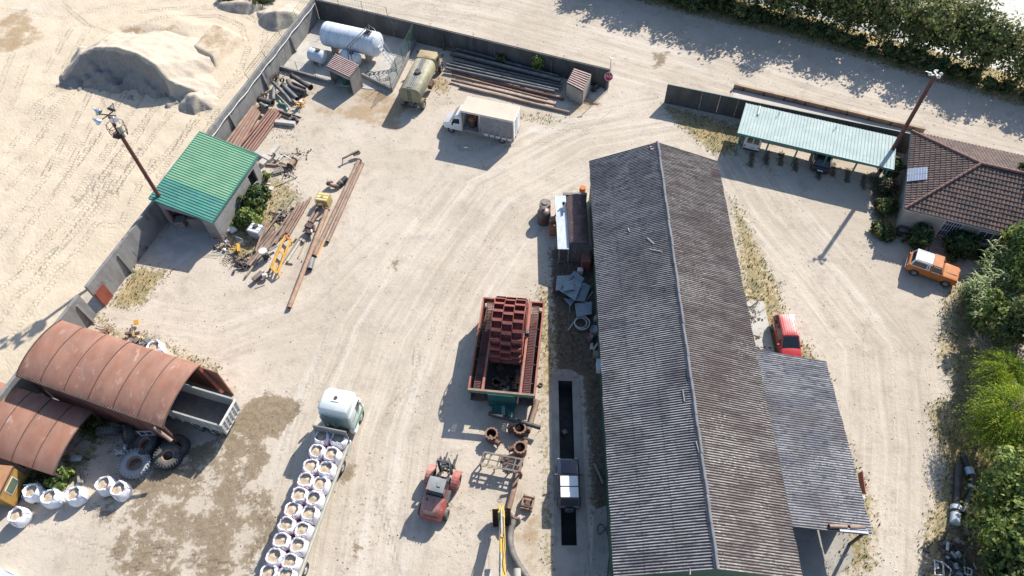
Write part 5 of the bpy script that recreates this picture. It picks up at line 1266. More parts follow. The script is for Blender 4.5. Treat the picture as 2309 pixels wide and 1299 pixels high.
# orange 4x4
p=G(2050,583,.8); q=G(2161,622,.8); h=heading(p,q); o=(p+q)/2; o.z=0
t=thing('off_roader','orange short wheelbase off-roader with a white hardtop parked by the house steps','car',o+Vector((-.05,-.1,0)),h)
b=MB(); body(b,[(-2.02,.72,.45,.95,.08),(-1.95,.82,.38,1.08,.1),(-1.0,.84,.36,1.1,.1),(.75,.84,.36,1.1,.1),(1.85,.82,.38,1.05,.08),(1.98,.76,.42,.95,.07)]); b.build('body',ORG,t)
b=MB(); b.grid(lambda u,v:(.72+1.15*u,-.66+1.32*v,1.105-.05*u+.02*(1-(2*v-1)**2)),4,8); b.box((1.3,.0,1.11),(1.0,.5,.03)); b.build('bonnet',mat('orange_bonnet',(.50,.22,.10),(.42,.17,.07),1.5,.7,dust=.08,bump=0,spec=.2),t)
greenhouse(t,-1.9,.75,-1.72,.38,.80,.68,1.08,1.72,WHITE,WHITE_D,ribs=6,side_split=(.52,.56,),frame_m=WHITE)
b=MB(); b.box((.02,0,1.79),(.76,1.34,.05)); b.build('front_roof',mat('orange_bonnet',(.5,.22,.1)),t,bevel=.01)
b=MB()
for s in (-1,1): b.bar((.74,s*.80,1.09),(.37,s*.685,1.73),.09); b.bar((-.25,s*.795,1.09),(-.3,s*.685,1.72),.09)
b.build('pillars',ORG,t)
for (x,y) in ((-1.25,-.78),(-1.25,.78),(1.28,-.78),(1.28,.78)): wheel(t,x,y,.38,.24)
b=MB(); b.box((2.03,0,.52),(.1,1.6,.16)); b.build('bumper',DKSTEEL,t,bevel=.02); b=MB(); b.box((-2.07,0,.52),(.1,1.6,.16)); b.build('bumper',STEEL,t,bevel=.02)
lights(t,1.99,-2.03,.8,.82,.8); mirrors(t,.62,.8,1.2,DKSTEEL)
# red people carrier
p=G(1768,735,1.4); q=G(1790,803,1.0); c=G(1779,742,1.55); o=Vector((c.x,c.y,0)); 
t=thing('red_car','glossy red estate car with a ribbed roof parked beside the barn extension','car',o+Vector((.0,-.40,0)),R(-90-3.2))
b=MB(); body(b,[(-2.02,.70,.45,.95,.12),(-1.9,.84,.3,1.05,.15),(-1.0,.86,.26,1.05,.15),(.8,.86,.26,1.02,.15),(1.5,.84,.28,.92,.14),(1.95,.74,.34,.74,.14),(2.05,.6,.4,.62,.1)]); b.build('body',RED,t)
b=MB(); b.grid(lambda u,v:(1.05+.85*u,-.68+1.36*v,1.0-.22*u**1.5+.03*(1-(2*v-1)**2)),6,8); b.build('bonnet',RED,t)
greenhouse(t,-1.98,1.1,-1.75,.20,.80,.64,1.0,1.58,RED,RED,ribs=7,side_split=(.33,.64))
for (x,y) in ((-1.3,-.76),(-1.3,.76),(1.25,-.76),(1.25,.76)): wheel(t,x,y,.31,.2)
lights(t,1.95,-2.0,.8,.66,.85); mirrors(t,.75,.84,1.05,RED)
b=MB(); b.bar((-1.55,.1,1.63),(-1.75,.1,1.9),.015); b.bar((.98,-.5,1.06),(.85,.45,1.1),.02); b.build('aerial',DKSTEEL,t)
# dark blue small off-roader over the pit
NAVY=mat('navy_paint',(.02,.03,.055),(.018,.025,.045),1,.25,coat=.6,bump=0)
p=G(1284,1140,1.0); q=G(1280,1034,.9); h=heading(p,q); o=(p+q)/2; o.z=0
t=thing('off_roader','small dark blue off-roader with a white two panel roof standing over the inspection pit','car',o+Vector((0,-.05,0)),h)
b=MB(); body(b,[(-1.78,.70,.45,.9,.08),(-1.7,.78,.4,1.02,.1),(.3,.80,.38,1.02,.1),(1.6,.78,.4,.97,.1),(1.78,.70,.45,.85,.08)]); b.build('body',NAVY,t)
b=MB(); b.grid(lambda u,v:(.62+1.0*u,-.62+1.24*v,1.02-.05*u+.02*(1-(2*v-1)**2)),4,8); b.build('bonnet',NAVY,t)
greenhouse(t,-1.72,.62,-1.35,.22,.76,.66,1.0,1.62,NAVY,NAVY,side_split=(.4,))
for (x0,x1) in ((-1.32,-.60),(-.52,.20)):
    q=MB(); q.box(((x0+x1)/2,0,1.665),(x1-x0,1.24,.05)); q.build('roof_panel',WHITE,t,bevel=.02)
for (x,y) in ((-1.15,-.72),(-1.15,.72),(1.1,-.72),(1.1,.72)): wheel(t,x,y,.34,.22)
b=MB(); b.box((-1.9,0,.7),(.2,.62,.62)); b.build('spare_wheel',TYRE,t,bevel=.08)
b=MB(); b.box((1.83,0,.55),(.12,1.5,.18)); b.build('bumper',DKSTEEL,t,bevel=.02); lights(t,1.79,-1.79,.76,.78,.8); mirrors(t,.5,.78,1.1,DKSTEEL)
# white van under carport
p=G(1691,342,.2); o=Vector((p.x,p.y,0)); h=R(67.5)
t=thing('white_van','small white van seen from behind under the west end of the carport','van',o+Vector((math.cos(h),math.sin(h),0))*2.05,h)
b=MB(); body(b,[(-2.0,.76,.35,1.1,.1),(-1.9,.80,.3,1.15,.12),(1.0,.80,.3,1.1,.12),(1.9,.76,.35,.85,.12),(2.0,.65,.4,.7,.1)]); b.build('body',WHITE,t)
greenhouse(t,-1.98,1.3,-1.72,.6,.78,.68,1.05,1.85,WHITE,WHITE,side_split=(.45,),glass=GLASS)
b=MB(); b.bar((-2.03,0,.95),(-1.74,0,1.84),.07,.08); b.build('door_post',WHITE,t)
for (x,y) in ((-1.3,-.72),(-1.3,.72),(1.25,-.72),(1.25,.72)): wheel(t,x,y,.31,.2)
b=MB(); b.box((-2.04,0,.42),(.1,1.5,.16)); b.build('bumper',DKSTEEL,t,bevel=.02); b=MB(); b.box((-2.04,0,.72),(.02,.5,.12)); b.build('number_plate',WHITE_D,t); lights(t,1.95,-2.0,.76,.7,.8)
# dark saloon
DKCAR=mat('dark_car_paint',(.03,.022,.03),(.025,.02,.026),1,.25,coat=.6,bump=0)
p=G(1846,392,.3); h=R(66); o=Vector((p.x,p.y,0))+Vector((math.cos(h),math.sin(h),0))*2.15
t=thing('dark_car','dark maroon hatchback seen from behind in shade under the middle of the carport','car',o,h)
b=MB(); body(b,[(-2.1,.68,.4,.85,.15),(-1.95,.84,.28,.98,.18),(0,.88,.25,.98,.18),(1.2,.86,.26,.9,.16),(2.0,.74,.34,.7,.14),(2.1,.6,.4,.6,.1)]); b.build('body',DKCAR,t)
greenhouse(t,-1.9,1.2,-1.25,.3,.80,.60,.95,1.45,DKCAR,DKCAR,side_split=(.5,),glass=GLASS_B)
for (x,y) in ((-1.3,-.76),(-1.3,.76),(1.3,-.76),(1.3,.76)): wheel(t,x,y,.32,.21)
lights(t,2.0,-2.06,.8,.62,.78); b=MB(); b.box((-2.12,0,.68),(.02,.5,.12)); b.build('number_plate',WHITE,t)
# ---------------- olive tanker lorry ----------------
OLV=mat('olive_paint',(.27,.25,.165),(.20,.185,.115),1.0,.6,spot=(.42,.39,.30),spot_t=(.58,.72),spot_s=1.2,dust=.35,bump=.05)
OLVD=mat('olive_cab',(.19,.16,.09),(.14,.12,.07),1.2,.6,spot=(.30,.25,.14),spot_s=2,dust=.3,bump=.05)
zt=2.75
p=G(922,201,zt); q=G(957,133,zt); h=heading(p,q); LT_=(q-p).length; o=Vector((p.x,p.y,0))
t=thing('tanker_lorry','old olive green tanker lorry with a cream streaked tank, parked beside the fuel tank fence','tanker lorry',o,h)
b=MB(); W_=1.15
def ell(x,s=1.0): return [(x,y*s,1.95+(z-1.95)*s) for y,z in rrect(W_,1.10,zt+.05,.62,5)]
b.loft([ell(-.12,.80),ell(-.06,.95),ell(0,1.0),ell(LT_,1.0),ell(LT_+.06,.94),ell(LT_+.1,.8)]); b.build('tank',OLV,t)
b=MB(); 
for x in (0.02,LT_-.02): b.loft([ell(x-.03,1.015),ell(x+.03,1.015)])
b.build('tank_band',OLVD,t)
b=MB(); b.box((LT_/2,0,zt+.07),(LT_*.94,.55,.05)); b.build('walkway',mat('walkway_dark',(.09,.085,.08),(.06,.06,.06),2,.8,dust=.2),t)
b=MB()
for y in (-.12,.12,-.27,.27): b.box((LT_/2,y,zt+.105),(LT_*.93,.025,.02))
b.build('walkway_strips',GALV,t)
b=MB(); b.cyl((LT_*.52,-.1,zt+.08),(LT_*.52,-.1,zt+.24),.34,n=18); b.tube([(LT_*.52+.3*math.cos(k),-.1+.3*math.sin(k),zt+.3) for k in np.linspace(0,5.2,14)],.03,5); b.build('manhole_lid',DKSTEEL,t)
b=MB()
for s in (-.14,.14): b.bar((-.2,s,1.1),(-.2,s,zt),.03)
for k in range(6): b.bar((-.2,-.14,1.2+k*.28),(-.2,.14,1.2+k*.28),.025)
b.build('ladder',DKSTEEL,t)
b=MB(); b.box((LT_/2+.4,.4,.95),(LT_+1.6,.12,.2)); b.box((LT_/2+.4,-.4,.95),(LT_+1.6,.12,.2)); b.box((-.35,0,.75),(.1,2.1,.14)); b.bar((-.35,-.9,.75),(.1,-.5,.95),.08); b.bar((-.35,.9,.75),(.1,.5,.95),.08); b.build('chassis',DKSTEEL,t)
for (x,y) in ((.55,-1.0),(.55,1.0)):
    wheel(t,x,y,.52,.42)
    q=MB(); q.T=TR(x,y,.52); q.side([(.66*math.cos(k),.66*math.sin(k)) for k in np.linspace(.2,math.pi-.2,9)]+[(.60*math.cos(k),.60*math.sin(k)) for k in np.linspace(math.pi-.2,.2,9)],-.24,.24); q.build('mudguard',OLVD,t)
cx=LT_+1.0
b=MB(); b.box((LT_*.7,-1.0,.75),(1.0,.4,.5)); b.box((LT_*.55,.95,.8),(.9,.35,.45)); b.build('side_tanks',RUST_DK,t,bevel=.03)
b=MB(); body(b,[(cx-.75,1.02,.95,2.55,.2),(cx-.7,1.08,.95,2.62,.22),(cx+.4,1.08,.95,2.6,.22),(cx+.75,1.02,.95,1.9,.2)]); b.build('cab',OLVD,t)
b=MB(); b.grid(lambda u,v:(cx-.72+1.25*u,-.98+1.96*v,2.66+.10*(1-(2*v-1)**2)*(1-(2*u-1)**4)),8,10)
b.build('cab_roof',mat('tan_cab_roof',(.36,.27,.13),(.30,.22,.11),1.2,.6,dust=.2),t)
b=MB(); b.box((cx-.05,0,2.74),(1.15,.03,.03)); b.bar((cx-.72,-.9,2.66),(cx-.72,.9,2.66),.05); b.build('roof_seam',OLVD,t)
q=MB(); 
for s in (-1,1): q.box((cx-.765,s*.45,2.2),(.02,.42,.34))
q.build('rear_cab_window',GLASS_B,t); q=MB(); q.add([(cx+.45,-.9,2.5),(cx+.45,.9,2.5),(cx+.77,.88,1.98),(cx+.77,-.88,1.98)],[(3,2,1,0)]); q.build('windshield',GLASS,t)
for s in (-1,1): q=MB(); q.box((cx+.0,s*1.085,2.15),(.7,.02,.5)); q.build('side_window',GLASS,t)
for s in (-1,1): q=MB(); q.bar((cx+.5,s*1.05,2.3),(cx+.75,s*1.4,2.3),.03); q.box((cx+.75,s*1.42,2.2),(.06,.18,.4)); q.build('mirror',DKSTEEL,t)
b=MB(); body(b,[(cx+.6,.5,.9,1.7,.15),(cx+1.35,.48,.9,1.55,.15)]); b.box((cx+1.45,0,.7),(.12,2.2,.25)); b.build('bonnet',OLVD,t)
for s in (-1,1): 
    wheel(t,cx+.75,s*.98,.52,.32); q=MB(); q.box((cx+.8,s*.85,1.2),(1.2,.5,.08)); q.build('front_mudguard',OLVD,t,bevel=.03)
# ---------------- white box truck ----------------
Q=[G(1051,217,3.35),G(1171,238,3.35),G(1160,276,3.35),G(1039,248,3.35)]
h=heading((Q[1]+Q[2])/2,(Q[0]+Q[3])/2); c=sum(Q,Vector())/4; LB_=5.5; WB_=2.25; o=Vector((c.x,c.y,0))
t=thing('box_truck','white delivery truck with a torn grey curtain side and an open loading bay','truck',o,h)
CREAM=mat('dusty_cream_roof',(.60,.50,.40),(.54,.45,.37),.8,.85,spot=(.44,.37,.30),spot_t=(.60,.72),spot_s=1.3,bump=.05,spec=.2)
x0,x1=-LB_/2,LB_/2; zf=.95; zt=3.35
b=MB(); b.b2(x0,-WB_/2,zt-.06,x1,WB_/2,zt); b.build('box_roof',CREAM,t,bevel=.02)
b=MB()
for (xx,yy) in ((x0+.05,-WB_/2+.05),(x0+.05,WB_/2-.05),(x1-.05,-WB_/2+.05),(x1-.05,WB_/2-.05),(x1-2.0,WB_/2-.05)): b.b2(xx-.05,yy-.05,zf,xx+.05,yy+.05,zt-.06)
b.b2(x0,WB_/2-.06,zt-.2,x1,WB_/2+.01,zt-.061); b.b2(x0,-WB_/2-.01,zt-.2,x1,-WB_/2+.06,zt-.061)
b.build('box_frame',WHITE_D,t)
b=MB(); b.b2(x0,-WB_/2,zf-.12,x1,WB_/2,zf); b.build('box_floor',WOODG,t)
b=MB(); b.b2(x1-.04,-WB_/2,zf,x1,WB_/2,zt-.06); b.build('headboard',WHITE_D,t)
b=MB(); b.b2(x0,-WB_/2,zf-.1,x0+.05,WB_/2,zt-.06); b.build('rear_doors',WHITE,t,bevel=.01); b=MB(); b.b2(x0-.03,-.05,zf+.2,x0,.05,zt-.3); b.b2(x0-.03,.4,zf+.2,x0,.46,zt-.3); b.build('door_bars',GALV,t)
CURT=mat('grey_curtain',(.27,.26,.27),(.20,.195,.205),1.3,.7,spot=(.42,.40,.38),spot_t=(.60,.74),spot_s=2.5)
b=MB(); xc=x1-2.0
b.grid(lambda u,v:(x0+.06+(xc-x0-.1)*u, WB_/2-.02+.05*math.sin(u*34+2*math.sin(v*3))*(.4+.6*(1-v)), zf-.12+(zt-.2-zf+.12)*v-(.12*abs(math.sin(u*9)) if v<.05 else 0)),60,14); b.build('side_curtain',CURT,t)
b=MB(); b.grid(lambda u,v:(x0+.06+(x1-x0-.1)*u,-WB_/2+.02+.03*math.sin(u*40),zf-.05+(zt-.2-zf)*v),60,3); b.build('side_curtain',CURT,t)
b=MB()
for k in range(5): b.box((x0+.4+k*.62,WB_/2+.05,zf-.05+.03*math.sin(k*5)),(.46,.02,.30))
b.build('curtain_flaps',WHITE_D,t)
b=MB(); b.tube([(xc+.05,WB_/2-.1,zt-.3),(xc+.1,WB_/2-.05,2.2),(xc+.02,WB_/2,1.2),(xc+.15,WB_/2+.05,.7)],[.09,.12,.10,.06],8); b.build('gathered_curtain',CURT,t)
# cab
cx=x1+.1
b=MB(); body(b,[(cx-.05,.98,.45,2.35,.15),(cx+.55,1.0,.42,2.30,.2),(cx+.95,1.0,.42,1.75,.2),(cx+1.3,.99,.42,1.30,.18),(cx+1.85,.93,.42,1.10,.16),(cx+2.05,.75,.5,.9,.15)]); b.build('cab',WHITE,t)
b=MB(); b.grid(lambda u,v:(cx-.05+.5*u,-.8+1.6*v,2.36+.30*(1-u)**1*(1-(2*v-1)**4)),5,8); b.build('roof_deflector',WHITE,t)
q=MB(); q.grid(lambda u,v:(cx+.60+.62*u,(-.86+1.72*v),2.27-.80*u+.03*(1-(2*v-1)**2)),4,8); q.build('windshield',GLASS_B,t)
for s in (-1,1):
    q=MB(); P=[(cx+.12,s*1.004,1.45),(cx+1.0,s*1.006,1.38),(cx+.72,s*1.0,1.98),(cx+.12,s*1.0,2.08)]; P=P if s<0 else P[::-1]; quadp(q,P,.006); q.build('side_window',GLASS,t)
    wheel(t,cx+1.15,s*.86,.37,.24); q=MB(); q.box((cx+.85,s*1.14,1.42),(.1,.2,.3)); q.build('mirror',DKSTEEL,t,bevel=.02)
    wheel(t,x0+1.3,s*.84,.37,.36)
    q=MB(); q.box((cx+1.93,s*.7,.82),(.14,.3,.2)); q.build('headlight',mat('headlight',(.75,.75,.72)),t,bevel=.03)
b=MB(); b.box((cx+2.02,0,.52),(.12,1.7,.2)); b.box((cx+1.98,0,.8),(.04,.8,.12)); b.build('bumper',DKSTEEL,t,bevel=.02)
b=MB(); b.b2(x0,-.45,.6,cx+.5,-.3,.82); b.b2(x0,.3,.6,cx+.5,.45,.82); b.build('chassis',DKSTEEL,t)
M_=Matrix.Translation((x1-.95,.45,0))@Matrix.Identity(4)
tv=thing('rusty_valve','round rusty flanged casting standing in the open bay of the box truck','casting',t.matrix_basis@Vector((0,0,0)),0)
cw=Vector((math.cos(h),math.sin(h),0))*(x1-.95)+Vector((-math.sin(h),math.cos(h),0))*.35
tv.location=o+cw+Vector((0,0,zf+.005))
b=MB(); b.lathe([(.01,0),(.35,0),(.35,.5),(.30,.55),(.30,.95),(.01,.95)],20); b.build('casting_body',RUST_DK,tv)
b=MB(); b.lathe([(.01,.96),(.48,.96),(.48,1.04),(.16,1.05),(.16,1.12),(.01,1.12)],22); b.build('flange',mat('bright_rust',(.36,.15,.08),(.25,.1,.06),2,.8),tv)
# ---------------- flatbed lorry with bags ----------------
CABW=mat('white_green_cab',(.70,.74,.71),(.62,.68,.65),1.2,.35,coat=.2,bump=0,dust=.2)
zb=1.30
A_=G(787,998,zb); B_=G(676,1299,zb); h=heading(B_,A_); dx=Vector((math.cos(h),math.sin(h),0)); dy=Vector((-math.sin(h),math.cos(h),0))
HW=1.22; o=A_+dy*HW; o.z=0           # front end of bed, centre line
t=thing('flatbed_lorry','articulated flatbed lorry with a white and green cab carrying two rows of bulk bags','lorry',o,h)
LBED=13.2
BEDM=mat('bed_steel',(.36,.35,.31),(.28,.27,.24),1.2,.7,dust=.4)
b=MB(); b.b2(-LBED,-HW,zb-.10,0,HW,zb); b.build('deck',WOODG,t)
b=MB()
for s in (-1,1): b.b2(-LBED,s*HW-.04+(.0 if s>0 else -.02),zb-.18,0,s*HW+.06,zb+.03)
b.build('side_rail',mat('pale_rail',(.42,.42,.36),(.34,.34,.29),1.2,.6,dust=.2),t)
b=MB(); b.b2(-LBED,-.5,zb-.5,-.6,-.36,zb-.1); b.b2(-LBED,.36,zb-.5,-.6,.5,zb-.1); b.build('chassis',DKSTEEL,t)
b=MB(); b.grid(lambda u,v:(.03+.16*(1-v)*0+.14*v,-1.25+2.5*u,zb+1.55*v),4,2); b.grid(lambda u,v:(-.02+.14*v,-1.25+2.5*u,zb+1.55*v),4,2)
b.bar((-.0,-1.25,zb+.0),(.16,-1.25,zb+1.56),.07); b.bar((-.0,1.25,zb),(.16,1.25,zb+1.56),.07); b.bar((.16,-1.28,zb+1.56),(.16,1.28,zb+1.56),.09); b.build('headboard',mat('headboard_grey',(.20,.20,.19),(.15,.15,.145),1.4,.7,dust=.2),t)
for x in (-8.9,-10.2,-11.5):
    for s in (-1,1): wheel(t,x,s*(HW-.2),.5,.38,rim=mat('pale_rim',(.5,.5,.48),(.4,.4,.4),3,.5,dust=.2))
# tractor: drive axle under bed front, cab ahead
tr_=h
for s in (-1,1): wheel(t,-1.6,s*(HW-.28),.52,.5,rim=GALV)
for s in (-1,1):
    q=MB(); q.T=TR(-1.6,s*(HW-.28),.52); q.side([(.64*math.cos(k),.64*math.sin(k)) for k in np.linspace(.5,math.pi-.5,9)]+[(.60*math.cos(k),.60*math.sin(k)) for k in np.linspace(math.pi-.5,.5,9)],-.28,.28); q.build('mudguard',BLACK,t)
CX=1.12
b=MB(); b.b2(-.9,-.45,.7,CX+2.0,-.3,1.0); b.b2(-.9,.3,.7,CX+2.0,.45,1.0); b.b2(-.3,-.8,1.0,CX,.8,1.1); b.build('tractor_chassis',DKSTEEL,t)
CABT=3.8
b=MB(); body(b,[(CX,1.18,.75,2.95,.12),(CX+.05,1.22,.7,3.0,.12),(CX+1.5,1.22,.7,3.0,.14),(CX+1.95,1.20,.6,2.6,.2),(CX+2.12,1.14,.5,1.9,.2),(CX+2.18,1.05,.5,1.3,.15)]); b.build('cab',CABW,t)
b=MB(); body(b,[(CX+.02,1.05,2.7,CABT-.12,.18),(CX+.12,1.12,2.7,CABT,.2),(CX+1.45,1.10,2.7,CABT-.02,.2),(CX+1.95,1.0,2.7,3.3,.12)]); b.build('high_roof',CABW,t)
b=MB(); b.b2(CX+.72,-.3,CABT-.02,CX+1.25,.3,CABT+.05); b.build('roof_hatch',WHITE,t,bevel=.03); b=MB(); b.cyl((CX+1.02,0,CABT+.05),(CX+1.02,0,CABT+.12),.13,n=16); b.build('roof_vent',mat('vent_brown',(.10,.04,.06),(.1,.05,.06),2,.5),t)
GRN=mat('cab_green',(.10,.30,.22),(.08,.26,.19),1,.4,bump=0)
b=MB(); b.b2(CX-.02,-1.0,1.2,CX+.0,1.0,2.9); b.build('cab_rear_panel',mat('pale_green_panel',(.30,.42,.37),(.24,.35,.31),1.2,.5,bump=0),t)
for s in (-1,1):
    q=MB(); q.b2(CX+.15,s*1.225-.004,2.0,CX+1.9,s*1.225+.004,2.12); q.b2(CX+.15,s*1.225-.004,.9,CX+1.9,s*1.225+.004,1.3); q.build('green_stripe',GRN,t)
    q=MB(); q.b2(CX+1.0,s*1.228-.004,2.15,CX+1.75,s*1.228+.004,2.72); q.build('side_window',GLASS,t)
    q=MB(); q.b2(CX+1.5,s*1.42-.06,2.0,CX+1.75,s*1.42+.06,2.75); q.bar((CX+1.6,s*1.2,2.6),(CX+1.6,s*1.4,2.6),.04); q.build('mirror',WHITE_D,t,bevel=.03)
    wheel(t,CX+1.35,s*1.02,.52,.34,rim=GALV); q=MB(); q.b2(CX-.1,s*1.05-.2,.45,CX+.65,s*1.05+.2,.95); q.build('side_skirt',WHITE,t,bevel=.04)
    q=MB(); q.b2(-.75,s*.95-.25,.45,.35,s*.95+.25,.95); q.build('fuel_tank',GALV,t,bevel=.06)
q=MB(); q.grid(lambda u,v:(CX+1.98+.16*u,-1.05+2.1*v,2.58-.75*u),3,6); q.build('windshield',GLASS,t)
b=MB(); b.tube([(CX-.12,-.8,3.0),(CX-.15,-.8,3.15),(CX-.15,.7,3.15),(CX-.12,.7,2.4)],.03,6); b.tube([(CX-.2,.9,.9),(CX-.2,.95,2.9)],.09,8); b.tube([(CX-.15,-.3,2.0),(CX-.35,0,1.6),(CX-.2,.3,2.0)],.04,6); b.build('exhaust_and_rail',GALV,t)
# --- big bag
def bag_mesh(seed,h_=.95,w_=.52,fill=.80,strapm=RED_T):
    """open white bulk bag full of sand: returns empty with parts"""
    rs=random.Random(seed); t=thing('bulk_bag','x','bulk bag',(0,0,0))
    n=32; ph=[rs.uniform(0,6.28) for _ in range(6)]
    def ring(z,r,sq):
        out=[]
        for k in range(n):
            a=2*math.pi*k/n; c,s_=math.cos(a),math.sin(a); m=(abs(c)**sq+abs(s_)**sq)**(-1/sq)
            w=1+.03*math.sin(3*a+ph[0]+z*3)+.02*math.sin(7*a+ph[1]+z*5)+.012*math.sin(13*a+ph[2])
            zz=z
            if z>h_*.92: zz=z+.07*math.sin(2*a+ph[3])+.05*math.sin(5*a+ph[4])+.03*math.sin(9*a+ph[5])
            out.append((r*m*w*c,r*m*w*s_,zz))
        return out
    b=MB(); b.loft([ring(0,w_*.86,4),ring(.05,w_*.96,4),ring(h_*.3,w_*1.08,2.8),ring(h_*.6,w_*1.10,2.6),ring(h_*.85,w_*1.02,2.5),ring(h_*1.0,w_*.92,2.5),ring(h_*1.11,w_*.83,2.6),ring(h_*1.08,w_*.75,2.6),ring(h_*.95,w_*.72,2.5),ring(h_*.78,w_*.80,2.5)],caps=False)
    b.add(ring(0,w_*.86,4),[tuple(range(n-1,-1,-1))]); b.build('bag_cloth',WBAG,t)
    b=MB(); rr=w_*.80; cx_,cy_=rs.uniform(-.08,.08),rs.uniform(-.08,.08)
    vs=[(cx_,cy_,h_*fill+.16)]; R_=5
    for i in range(1,R_+1):
        for k in range(n):
            a=2*math.pi*k/n; r=rr*i/R_; x=cx_*(1-i/R_)+r*math.cos(a)*.97; y=cy_*(1-i/R_)+r*math.sin(a)*.97
            vs.append((x,y,h_*fill+.16*(1-i/R_)**1.1+.02*mnoise.noise(Vector((x*7,y*7,seed)))))
    fs=[(0,1+k,1+(k+1)%n) for k in range(n)]
    for i in range(1,R_): fs+=[(1+(i-1)*n+k,1+i*n+k,1+i*n+(k+1)%n,1+(i-1)*n+(k+1)%n) for k in range(n)]
    b.add(vs,fs,True); b.build('sand',SAND,t)
    for q in range(4):
        a=math.pi/4+q*math.pi/2; c,s_=math.cos(a),math.sin(a); b=MB(); r=w_*1.12; j=rs.uniform(-.12,.12)
        pts=[(c*r*1.0,s_*r*1.0,.15),(c*r*1.07,s_*r*1.07,h_*.55),(c*r*1.0,s_*r*1.0,h_*.95),(c*r*(.95+j),s_*r*.95,h_*1.22),(c*r*.7+s_*.12+j,s_*r*.7-c*.12,h_*1.16),(c*r*.85+s_*.2,s_*r*.85-c*.2,h_*1.0)]
        pts=smooth([Vector(p) for p in pts],3); b.tube(pts,.014,5); b.build('lifting_strap',strapm,t)
    return t
ROWS=['front','second','third','fourth','fifth','sixth','seventh','eighth','ninth','tenth']
left=[(455,400),(430,495),(392,590),(360,680),(328,780),(297,875),(268,972),(225,1075),(187,1180),(150,1280)]
right=[(565,415),(538,520),(497,612),(460,705),(427,803),(395,900),(368,1005),(328,1105),(292,1210),(255,1300)]
protos=[bag_mesh(101),bag_mesh(102),bag_mesh(103),bag_mesh(104)]; used=[0]*4; k=0
for side,lst in (('left',left),('right',right)):
    for i,(cx_,cy_) in enumerate(lst):
        pz=G(560+cx_*.3532,840+cy_*.3532,zb+.95); lab=f'white sand bag on the lorry, {ROWS[i]} from the cab in the {side} row'
        if i<1 or (i==1 and side=='left'): lab=f'shaded sand bag on the lorry, {ROWS[i]} from the cab in the {side} row'
        pi=k%4; src=protos[pi]; ob=src if not used[pi] else copy_tree(src); used[pi]=1
        # centre across the deck
        rel=pz-o; a=rel.dot(dx); yy=.585 if side=='left' else -.585; yy+=rnd.uniform(-.03,.03)
        put(ob,o+dx*a+dy*yy+Vector((0,0,zb+.004)),h+rnd.choice([0,1.57,3.14,4.71])+rnd.uniform(-.1,.1),lab,'bulk bags of sand on the lorry',s=(1.04*rnd.uniform(.96,1.07),1.04*rnd.uniform(.96,1.07),1.04*rnd.uniform(.88,1.08))); ob.rotation_euler.x=rnd.uniform(-.05,.05); ob.rotation_euler.y=rnd.uniform(-.05,.05); k+=1
# ground bags
gb=bag_mesh(201,strapm=BLUE_T); gb2=bag_mesh(202,strapm=BLUE_T); gb3=bag_mesh(203,strapm=RED_T)
GB=[((73,1108),gb,'leftmost of the three bulk bags in a row beside the yellow cabin',.2),((113,1121),gb2,'middle of the three bulk bags in a row beside the green bush',.3),((168,1115),gb,'rightmost of three bulk bags in a row, beside the green bush',.5),
 ((38,1162),gb3,'white bulk bag standing alone nearest the bottom left corner',1.0),((235,1092),gb3,'left one of the pair of red strapped bulk bags below the big tyres',.4),((268,1103),gb3,'right one of the pair of red strapped bulk bags below the big tyres',.9),((348,783),gb2,'bulk bag half hidden behind the arched shelter',.4)]
u2={}
for (px,src,lab,rz) in GB:
    ob=src if id(src) not in u2 else copy_tree(src); u2[id(src)]=1; p=G(px[0],px[1],.9); put(ob,Vector((p.x,p.y,0)),rz,lab,'bulk bags of sand on the ground',s=1.12)
# ---------------- grey dump trailer in the arched shelter ----------------
zt_=2.85
A_=G(384,926,zt_); B_=G(489,958,zt_); C_=G(513,896,zt_); h=heading(A_,B_); ux=Vector((math.cos(h),math.sin(h),0)); uy=Vector((-math.sin(h),math.cos(h),0)); WD=(C_-B_).dot(uy); WD=max(min(WD,2.6),2.1); c=B_+uy*WD/2; o=Vector((c.x,c.y,0))
t=thing('dump_trailer','grey open topped dump trailer with a ribbed tailgate backed under the arched shelter','trailer',o,h)
TG=mat('pale_grey_paint',(.36,.37,.37),(.28,.29,.29),1.2,.6,spot=(.5,.5,.48),spot_t=(.6,.72),spot_s=3,dust=.15); TI=mat('trailer_inside',(.115,.115,.12),(.085,.085,.09),1.2,.8,spot=(.2,.19,.18),spot_s=3)
L_=7.0; w2=WD/2; zf=1.35
b=MB(); b.b2(-L_,-w2,zf,0,w2,zf+.08); b.build('bed_floor',TI,t)
b=MB()
for s in (-1,1): b.add([(-L_,s*w2,zf),(0,s*w2,zf),(0,s*w2,zt_),(-L_,s*w2,zt_),(-L_,s*(w2-.06),zf),(0,s*(w2-.06),zf),(0,s*(w2-.06),zt_),(-L_,s*(w2-.06),zt_)],[(0,1,2,3),(7,6,5,4),(3,2,6,7),(1,5,6,2)])
b.build('side_walls',TG,t)
b=MB()
for s in (-1,1): b.b2(-L_,s*w2-.07,zt_-.02,.02,s*w2+.05,zt_+.08); 
for s in (-1,1):
    for k in range(9): b.b2(-L_+.3+k*.8,s*(w2+.04)-.04,zf,-L_+.4+k*.8,s*(w2+.04)+.04,zt_)
b.build('top_rail',TG,t)
b=MB(); b.add([(0,-w2,zf-.1),(0,w2,zf-.1),(.18,w2,zt_),(.18,-w2,zt_),(.06,-w2,zf-.1),(.06,w2,zf-.1),(.24,w2,zt_),(.24,-w2,zt_)],[(0,1,2,3),(7,6,5,4),(3,2,6,7)]); b.bar((.1,-w2,zf-.05),(.1,w2,zf-.05),.14)
b.bar((.27,-w2,zt_),(.27,w2,zt_),.14)
